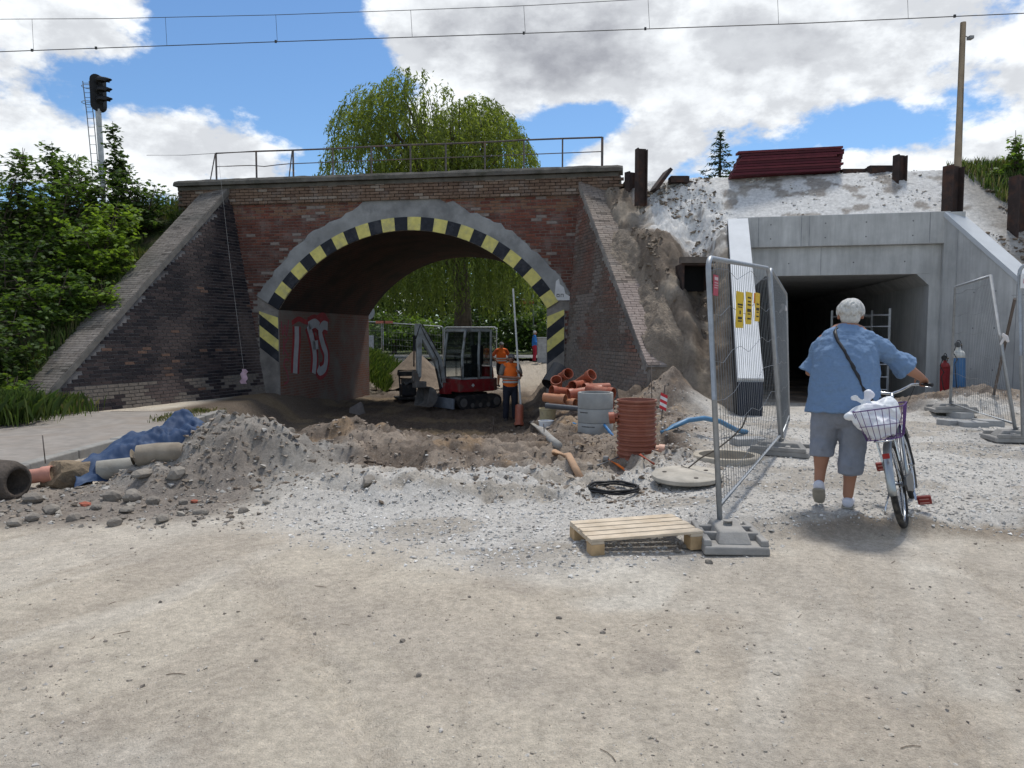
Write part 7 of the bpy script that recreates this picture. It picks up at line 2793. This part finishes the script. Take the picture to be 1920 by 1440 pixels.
m = MB(); m.tube([PY(275, 291, 21.5), PY(345, 291, 21), PY(413, 287, 20.2)], .006, 4)
tag(m.build('signal_cable', M_OL, None), 'thin cable running from the bushes to the bridge railing', 'cable')
# ------------------------------------------------------------------ vegetation
LEAF_M = {}


def leaf_mat(name, trans=.45):
    return mat(name, (0, 0, 0), .6, .12, 3, 0, attr='bc', spec=.3, trans=trans)


SHAPES = {
    'oval': (np.array(((0, -.5, 0), (.3, 0, .05), (0, .5, 0), (-.3, 0, .05))), [(0, 1, 2, 3)]),
    'narrow': (np.array(((0, -.5, 0), (.13, 0, .02), (0, .5, 0), (-.13, 0, .02))), [(0, 1, 2, 3)]),
    'maple': (np.array(((0, -.45, 0), (.22, -.3, .02), (.5, -.12, -.04), (.26, .04, .02), (.36, .34, -.04), (.1, .24, .02), (0, .55, -.03), (-.1, .24, .02), (-.36, .34, -.04), (-.26, .04, .02), (-.5, -.12, -.04), (-.22, -.3, .02))), [tuple(range(12))]),
}


def leaves(name, P, size, cols, m, parent, seed, shape='oval', flat=.5, down=0.0, group_scale=.5, D=None):
    """leaf-sized faces at points P; flat = how horizontal, D optional long-axis directions"""
    rg = np.random.RandomState(seed)
    n = len(P)
    base, fc = SHAPES[shape]
    s = size * rg.uniform(.65, 1.25, n)
    nz = rg.normal(0, 1, (n, 3)) * (1 - flat)
    nz[:, 2] = np.abs(nz[:, 2]) + flat * 1.2
    nz /= np.linalg.norm(nz, axis=1)[:, None]
    if D is None:
        t = rg.normal(0, 1, (n, 3))
        t[:, 2] -= down
    else:
        t = D + rg.normal(0, .25, (n, 3))
    t -= nz * (t * nz).sum(1)[:, None]
    t /= np.linalg.norm(t, axis=1)[:, None] + 1e-9
    if D is not None:
        pass
    b = np.cross(t, nz)
    V = P[:, None] + s[:, None, None] * (base[None, :, 0:1] * b[:, None] + base[None, :, 1:2] * t[:, None] + base[None, :, 2:3] * nz[:, None])
    k = len(base)
    F = (np.array(fc[0])[None] + (np.arange(n) * k)[:, None])
    me = bpy.data.meshes.new(name)
    me.vertices.add(n * k)
    me.vertices.foreach_set('co', V.reshape(-1).astype(np.float32))
    me.loops.add(n * k)
    me.loops.foreach_set('vertex_index', F.ravel().astype(np.int32))
    me.polygons.add(n)
    me.polygons.foreach_set('loop_start', (np.arange(n) * k).astype(np.int32))
    me.polygons.foreach_set('loop_total', np.full(n, k, np.int32))
    me.update(calc_edges=True)
    cols = np.array(cols)
    g = np.clip(vnoise(P[:, 0] / group_scale, P[:, 2] / group_scale + P[:, 1], seed) * .75 + rg.rand(n) * .35 - .05, 0, .999)
    ix = g * (len(cols) - 1)
    i0 = ix.astype(int)
    fr = (ix - i0)[:, None]
    cc = cols[i0] * (1 - fr) + cols[np.minimum(i0 + 1, len(cols) - 1)] * fr
    cc = cc * rg.uniform(.75, 1.25, (n, 1))
    arr = np.ones((n * k, 4), np.float32)
    arr[:, :3] = np.repeat(cc, k, axis=0)
    me.color_attributes.new('bc', 'FLOAT_COLOR', 'CORNER').data.foreach_set('color', arr.ravel())
    me.materials.append(m)
    o = bpy.data.objects.new(name, me)
    C.objects.link(o)
    if parent is not None:
        o.parent = parent
        o.matrix_parent_inverse = parent_world(parent).inverted()
    return o


M_LEAF = leaf_mat('leaf')
M_BARK = mat('bark', (.09, .07, .055), .9, .3, 8, .6)
G_DARK = [(.032, .058, .018), (.058, .1, .027), (.09, .148, .038)]
G_MID = [(.048, .085, .023), (.088, .15, .033), (.145, .22, .045)]
G_BRT = [(.065, .115, .022), (.12, .195, .032), (.2, .285, .045)]


def shrub(x, y, z, h, w, n, lab, cols, seed, kind='bush', shape='maple', ls=.15, name='maple_sapling', cat='shrub', group=None):
    rg = random.Random(seed)
    t = thing(name, lab, cat, (x, y, z), group=group)
    pts = []
    st = MB()
    base = Vector((x, y, z))
    nst = 3 if kind == 'sapling' else 6
    tips = []
    for k in range(nst):
        a = rg.uniform(0, 6.28)
        sp = w * (.12 if kind == 'sapling' else .38) * rg.uniform(.4, 1)
        hh = h * (1 if k == 0 else rg.uniform(.6, .92))
        p = [base + Vector((0, 0, -.1)), base + Vector((math.cos(a) * sp * .35, math.sin(a) * sp * .35, hh * .4)), base + Vector((math.cos(a) * sp, math.sin(a) * sp, hh))]
        st.tube(p, [.03, .02, .006], 5)
        # side twigs in whorls
        nt = int(hh / .2)
        for i in range(nt):
            u = .12 + .88 * i / nt
            c = p[0].lerp(p[1], u * 2) if u < .5 else p[1].lerp(p[2], (u - .5) * 2)
            for q in range(4):
                b = rg.uniform(0, 6.28)
                L = w * .5 * (1.05 - u * (.85 if kind == 'sapling' else .45)) * rg.uniform(.55, 1.1)
                e = c + Vector((math.cos(b) * L, math.sin(b) * L, L * rg.uniform(-.1, .35)))
                st.tube([c, e], [.006, .002], 4, cap=False)
                tips.append((c, e))
    per = max(2, int(1.75 * n) // len(tips))
    for c, e in tips:
        for k in range(per):
            u = rg.uniform(.25, 1.05)
            pts.append(c.lerp(e, u) + Vector((rg.gauss(0, .07), rg.gauss(0, .07), rg.gauss(0, .05))))
    st.build('stem', M_BARK, t, world=True)
    leaves('foliage', np.array([tuple(p) for p in pts]), ls, cols, M_LEAF, t, seed, shape, .55)
    return t


SL = [(-10.25, 19.8, 2.9, 1.5, 850, 'slim dark maple sapling rising right beside the signal mast', G_DARK, 'sapling'),
      (-11.7, 19.5, 2.7, 1.9, 1000, 'dark maple sapling just left of the signal ladder', G_DARK, 'sapling'),
      (-12.3, 18.9, 2.9, 2.0, 1100, 'tall maple sapling at the crest between two darker saplings', G_MID, 'sapling'),
      (-12.75, 18.3, 3.3, 2.5, 1500, 'tallest bushy maple at the outer end of the bank', G_DARK, 'bush'),
      (-11.2, 18.4, 3.0, 2.6, 1900, 'dense dark maple bush below the signal mast', G_MID, 'bush'),
      (-9.75, 17.7, 2.0, 2.2, 1900, 'bright yellow-green maple bush beside the sloping coping', G_BRT, 'bush'),
      (-10.6, 19.1, 2.5, 2.1, 1500, 'mid green maple bush below the slim dark sapling', G_MID, 'bush'),
      (-9.6, 19.7, 1.7, 1.7, 1000, 'small dark bush at the crest beside the bridge end', G_DARK, 'bush'),
      (-11.2, 16.6, 2.1, 2.6, 1700, 'wide dark bush in the middle of the bank', G_DARK, 'bush'),
      (-9.9, 16.2, 1.3, 2.0, 1100, 'low mid green bush on the lower bank', G_MID, 'bush'),
      (-10.2, 14.9, 1.7, 2.2, 1300, 'dark leafy bush at the foot of the bank', G_DARK, 'bush'),
      (-9.05, 16.6, .7, 1.1, 450, 'small bright shrub leaning on the coping edge', G_BRT, 'bush'),
      (-9.45, 14.0, .9, 1.2, 500, 'small shrub behind the grass tuft at the wing wall end', G_MID, 'bush'),
      (-14.0, 17.0, 3.0, 3.0, 1200, 'large bush on the bank beyond the tallest maple', G_DARK, 'bush'),
      (-12.4, 15.0, 2.2, 2.6, 1000, 'broad bush low on the outer bank', G_MID, 'bush')]
for i, (x, y, h, w, n, lab, cols, kd) in enumerate(SL):
    z = float(HL(np.array([x]), np.array([y]))[0])
    shrub(x, y, max(z, .05), h, w, n, lab, cols, 300 + i, kd, ls=.14 if kd == 'sapling' else .115)
# right side of the picture
for i, (px, py, Y, h, w, n, lab) in enumerate(((1905, 330, 16.8, 1.0, .8, 260, 'thin sapling rising above the grass behind the last rusty pile'), (1860, 345, 16.9, .45, .5, 120, 'tiny sapling in the grass between two rusty piles'),
                                              (1778, 335, 17.5, .35, .3, 60, 'tiny seedling just behind the timber pole'))):
    p = PY(px, py, Y)
    shrub(p.x, p.y, p.z, h, w, n, lab, G_MID, 340 + i, 'sapling', ls=.1)


# ---- grass ------------------------------------------------------------------
def grass(name, lab, P, h, cols, seed, lean=.35, wd=.008):
    rg = np.random.RandomState(seed)
    n = len(P)
    hh = h * rg.uniform(.5, 1.3, n)
    a = rg.uniform(0, 6.28, n)
    le = rg.uniform(.1, 1, n) * lean
    d = np.stack([np.cos(a), np.sin(a), np.zeros(n)], -1)
    sd = np.stack([-np.sin(a), np.cos(a), np.zeros(n)], -1) * (wd * rg.uniform(.6, 1.5, n))[:, None]
    up_ = np.array((0, 0, 1.0))
    v0, v1 = P - sd, P + sd
    mid = P + d * (hh * le * .35)[:, None] + up_ * (hh * .6)[:, None]
    tip = P + d * (hh * le)[:, None] + up_ * (hh * (1 - .35 * le))[:, None]
    V = np.stack([v0, v1, mid + sd * .8, tip, mid - sd * .8], 1).reshape(-1, 3)
    F = np.array((0, 1, 2, 3, 4))[None] + (np.arange(n) * 5)[:, None]
    me = bpy.data.meshes.new(name)
    me.from_pydata(V.tolist(), [], F.tolist())
    cc = np.array(cols)[rg.randint(0, len(cols), n)] * rg.uniform(.7, 1.3, (n, 1))
    arr = np.ones((n * 5, 4), np.float32)
    arr[:, :3] = np.repeat(cc, 5, axis=0)
    me.color_attributes.new('bc', 'FLOAT_COLOR', 'CORNER').data.foreach_set('color', arr.ravel())
    me.materials.append(M_LEAF)
    o = bpy.data.objects.new(name, me)
    C.objects.link(o)
    return tag(o, lab, 'grass', kind='stuff')


GC = [(.06, .10, .025), (.095, .15, .035), (.14, .185, .055), (.19, .18, .09)]
rs = np.random.RandomState(9)
k = 60000
x, y = rs.uniform(-14.5, -7.6, k), rs.uniform(12.2, 21.2, k)
z = HL(x, y)
xr = -6.62 - .368 / .93 * (20 - y) - .8 - .165 * np.maximum(z, 0)
ok = (x < xr) & (z > .02) & (x > xr - 3.4) & (rs.rand(k) < np.clip(1.1 - (xr - x) / 3.0, .25, 1)) & (fbm(x, y, 3, 8) > .36)
grass('grass', 'long grass growing on the bank along the sloping coping', np.stack([x, y, z], -1)[ok][:17000], .26, GC, 21)
p = on(18, 800)
pts = rs.normal(0, 1, (2200, 3)) * np.array((.33, .3, 0)) + np.array((-8.75, 12.6, .1))
grass('grass', 'bright tuft of long grass at the left end of the sidewalk', pts, .5, GC[:3], 22, .6, .006)
pts = rs.normal(0, 1, (700, 3)) * np.array((.25, .3, 0)) + np.array((-8.6, 14.0, .1))
grass('grass', 'dry weeds at the foot of the black wing wall end', pts, .35, GC, 23, .5)
for (px, py, n, s, lab) in ((338, 780, 130, .16, 'small grass tuft on the kerb edge above the blue tarpaulin'), (378, 772, 120, .14, 'small grass tuft at the end of the kerb'), (300, 788, 60, .08, 'tiny grass tuft on the sidewalk')):
    q = PZ(px, py, .09)
    pts = rs.normal(0, 1, (n, 3)) * np.array((s, .12, 0)) + np.array((q.x, q.y, .08))
    grass('grass', lab, pts, .09, [(.09, .11, .04), (.13, .13, .06)], 24 + px, .7, .006)
# right bank grass
x, y = rs.uniform(9.9, 13.5, 9000), rs.uniform(15.2, 17.6, 9000)
z = HR(x, y)
ok = (x > 10.2 + .25 * (17 - y)) & (z > 3.7)
grass('grass', 'green grass along the top of the right bank behind the piles', np.stack([x, y, z], -1)[ok][:5500], .26, GC, 31)
# bank left behind the arch
x, y = rs.uniform(-7.2, -4.6, 5000), rs.uniform(27, 34, 5000)
grass('grass', 'long grass on the bank beyond the arch', np.stack([x, y, H(x, y) + .1 + .5 * sm(-4.6, -5.6, x)], -1), .4, GC[:3], 32, .6, .012)

# ---- willow ---------------------------------------------------------------------
wx, wy, wz = -2.9, 45.0, .1
wil = thing('willow_tree', 'large weeping willow towering behind the bridge railing', 'tree', (wx, wy, wz))
tr = MB()
tr.tube([(wx, wy, wz - .2), (wx - .05, wy, 2.5), (wx - .15, wy, 5.0), (wx - .6, wy, 7.5)], [.62, .52, .46, .4], 12)
rg = random.Random(12)
tips = []
CX, CY = -4.6, 45.0
for k in range(110):
    a = rg.uniform(0, 6.28)
    e = 1.5 * rg.random() ** 1.1
    R_ = rg.uniform(.7, 1.0)
    end = Vector((CX - .3 + 6.5 * R_ * math.cos(a) * math.cos(e) ** .55, CY + 5.6 * R_ * math.sin(a) * math.cos(e) ** .55, 8.4 + 7.9 * R_ * math.sin(e)))
    st = Vector((wx - .15 - rg.uniform(0, .4), wy, rg.uniform(4.6, 7.4)))
    m1 = st.lerp(end, .45) + Vector((0, 0, 1.0))
    m2 = st.lerp(end, .8) + Vector((0, 0, .6))
    tr.tube([st, m1, m2, end], [.16, .1, .05, .015], 6)
    tips += [(m1, .7), (m2, 1), (end, 1), (m1.lerp(m2, .5), 1), (m2.lerp(end, .5), 1)]
tr.build('trunk', mat('willow_bark', (.10, .08, .06), .95, .3, 5, .8), wil, world=True)
P_, D_ = [], []
def dome(x, y):
    r2 = ((x - CX + .3) / 6.8) ** 2 + ((y - CY) / 6.2) ** 2
    if r2 > 1:
        return None
    return 8.0 + (8.6 + 3.4 * (nf(x + 50, y, .4, 35) - .5)) * math.sqrt(1 - r2) ** .8


def strand(s0, L):
    out = Vector((s0.x - CX, s0.y - CY, 0))
    out = out.normalized() * .35 if out.length > .1 else Vector((.2, 0, 0))
    sway = Vector((rg.gauss(0, .05), rg.gauss(0, .05), 0))
    nn = int(L * 10)
    for i in range(nn):
        u = i / nn
        p = s0 + out * (1 - math.exp(-4 * u)) + sway * L * u + Vector((0, 0, -L * u * (.35 + .65 * min(1, u * 3))))
        if p.z < 2.2:
            break
        P_.append((p.x + rg.gauss(0, .05), p.y + rg.gauss(0, .05), p.z + rg.gauss(0, .04)))
        D_.append((out.x * (1 - u) * 1.5 + rg.gauss(0, .3), out.y * (1 - u) * 1.5 + rg.gauss(0, .3), -.4 - u))


for q in range(1500):
    a, rr_ = rg.uniform(0, 6.28), rg.random() ** .5
    x, y = CX - .3 + 6.7 * rr_ * math.cos(a), CY + 6.0 * rr_ * math.sin(a)
    zt = dome(x, y)
    if zt:
        strand(Vector((x, y, zt - abs(rg.gauss(0, .55)))), rg.uniform(.8, 2.4))
for (c, wgt) in tips:
    for q in range(int(7 * wgt)):
        s0 = c + Vector((rg.gauss(0, .8), rg.gauss(0, .8), rg.gauss(0, .4) - .2))
        zt = dome(s0.x, s0.y)
        if zt is None:
            continue
        s0.z = min(s0.z, zt - .2)
        L = rg.uniform(.9, 2.8) if s0.z > 7 else rg.uniform(1.5, 5)
        out = Vector((s0.x - CX, s0.y - CY, 0)) * .02
        sway = Vector((rg.gauss(0, .07), rg.gauss(0, .07), 0))
        nn = int(L * 10)
        for i in range(nn):
            u = i / nn
            p = s0 + out * L * u + sway * L * u + Vector((0, 0, -L * u + .25 * math.sin(u * 3) * 0))
            if p.z < 2.2:
                break
            P_.append((p.x + rg.gauss(0, .05), p.y + rg.gauss(0, .05), p.z))
            D_.append((rg.gauss(0, .25), rg.gauss(0, .25), -1))
# long curtains low down, seen through the arch
for q in range(620):
    a = rg.uniform(0, 6.28)
    rr_ = rg.uniform(2.0, 6.6)
    s0 = Vector((CX + .8 + rr_ * math.cos(a), CY + rr_ * .9 * math.sin(a), rg.uniform(5.5, 9.5)))
    L = s0.z - rg.uniform(2.2, 4.2)
    sway = rg.gauss(0, .05)
    for i in range(int(L * 8)):
        u = i / (L * 8)
        P_.append((s0.x + sway * L * u + rg.gauss(0, .05), s0.y + rg.gauss(0, .05), s0.z - L * u))
        D_.append((rg.gauss(0, .25), rg.gauss(0, .25), -1))
P_, D_ = np.array(P_), np.array(D_)
rim = .4 + 0 * ((P_[:, 0] - CX + .3) / 6.9) ** 2 + ((P_[:, 1] - CY) / 6.4) ** 2 + (np.maximum(P_[:, 2] - 8.2, 0) / 9.0) ** 2
kp = (fbm(P_[:, 0] * .55 + .3 * P_[:, 1], P_[:, 2] * .5, 3, 33) > .37) | (P_[:, 2] < 7)
P_, D_ = P_[kp], D_[kp]
leaves('foliage', P_, .3, [(.075, .1, .026), (.13, .17, .04), (.21, .25, .062)], leaf_mat('willow_leaf', .5), wil, 401, 'narrow', .0, D=D_, group_scale=1.1)

# ---- dark trees behind the arch ----------------------------------------------------
def crown_tree(x, y, h, w, n, lab, cols, seed, ls=.3, low=.4):
    rg = np.random.RandomState(seed)
    t = thing('broadleaf_tree', lab, 'tree', (x, y, .1))
    m = MB(); m.tube([(x, y, -.1), (x + .1, y, h * .4), (x, y, h * .8)], [.2, .15, .05], 8)
    for k in range(7):
        a = k * .9
        m.tube([(x, y, h * (.25 + .07 * k)), (x + math.cos(a) * w * .35, y + math.sin(a) * w * .35, h * (.4 + .07 * k))], [.07, .02], 5)
    m.build('trunk', M_BARK, t, world=True)
    # clumps through the crown
    nc = 34
    c = rg.normal(0, 1, (nc, 3)); c /= np.linalg.norm(c, axis=1)[:, None]
    c *= rg.uniform(.35, 1, (nc, 1)) * np.array((w / 2, w / 2, h * .46)); c += np.array((x, y, h * .52))
    i = rg.randint(0, nc, n)
    P = c[i] + rg.normal(0, 1, (n, 3)) * np.array((w * .11, w * .11, h * .075))
    P = P[P[:, 2] > low]
    leaves('foliage', P, ls, cols, M_LEAF, t, seed, 'oval', .35, group_scale=1.3)


for i, (x, y, h, w, n, lab, cols) in enumerate(((-10.5, 56, 8.5, 6.5, 4200, 'dark tree behind the round road sign', G_DARK), (-5.5, 60, 9, 7, 4600, 'dark leafy tree behind the willow trunk', G_DARK), (-.5, 58, 8.5, 6.5, 4600, 'dark tree behind the worker in shorts', G_DARK),
                                               (4.2, 60, 9, 6.5, 4200, 'mid green tree behind the street name sign', G_MID), (8.5, 62, 8.5, 6.5, 2600, 'tree half hidden by the arch pier', G_MID), (-16, 62, 9, 8, 2600, 'tree at the end of the far road', G_MID),
                                               (-8.3, 52.5, 3.2, 5.0, 3000, 'low dense bush beside the far road', G_MID), (-3.2, 53.5, 3.2, 5.5, 3200, 'low dark bush below the willow', G_DARK), (1.6, 53, 3.4, 4.5, 3000, 'low dark bush behind the bystander', G_DARK), (5.4, 54, 3, 4, 1600, 'low bush beside the street name sign', G_MID))):
    crown_tree(x, y, h, w, n, lab, cols, 500 + i)

# a wood beyond, one dark mass
rg_ = np.random.RandomState(77)
n = 16000
P = np.stack([rg_.uniform(-22, 14, n), rg_.uniform(66, 70, n), 11 * rg_.rand(n) ** .9], -1)
P = P[P[:, 2] < 8.5 + 2.5 * fbm(P[:, 0] * .5, P[:, 0] * 0, 3, 9)]
wd = leaves('distant_wood', P, .75, G_DARK, M_LEAF, None, 700, 'oval', .3, group_scale=2)
tag(wd, 'dark wood behind the far road', 'wood', kind='stuff')

# ---- spruce on the skyline ------------------------------------------------------------
sx, sy = PY(1350, 300, 30).x, 30.0
sp = thing('spruce_tree', 'small dark spruce standing behind the red plank stack', 'tree', (sx, sy, 4.2))
m = MB(); m.tube([(sx, sy, 4.0), (sx, sy, 9.5)], [.14, .02], 7); m.build('trunk', M_BARK, sp, world=True)
P_, D_ = [], []
rg = random.Random(5)
bm_ = MB()
for k in range(90):
    u = (k + .5) / 90
    z = 4.6 + 4.9 * u
    L = (2.2 * (1 - u) + .12) * rg.uniform(.6, 1.1)
    a = k * 2.4
    d = Vector((math.cos(a), math.sin(a), 0))
    e = Vector((sx, sy, z)) + d * L + Vector((0, 0, -.25 * L + .1))
    bm_.tube([(sx, sy, z), e], [.02, .005], 4, cap=False)
    for i in range(int(L * 38) + 6):
        w_ = rg.random() ** .7
        p = Vector((sx, sy, z)).lerp(e, w_)
        P_.append((p.x + rg.gauss(0, .05), p.y + rg.gauss(0, .05), p.z - abs(rg.gauss(0, .07)) + .03))
        D_.append((d.x + rg.gauss(0, .6), d.y + rg.gauss(0, .6), -.5))
bm_.build('branches', M_BARK, sp, world=True)
leaves('foliage', np.array(P_), .2, [(.012, .028, .012), (.022, .045, .018), (.035, .06, .022)], M_LEAF, sp, 601, 'narrow', .2, D=np.array(D_))
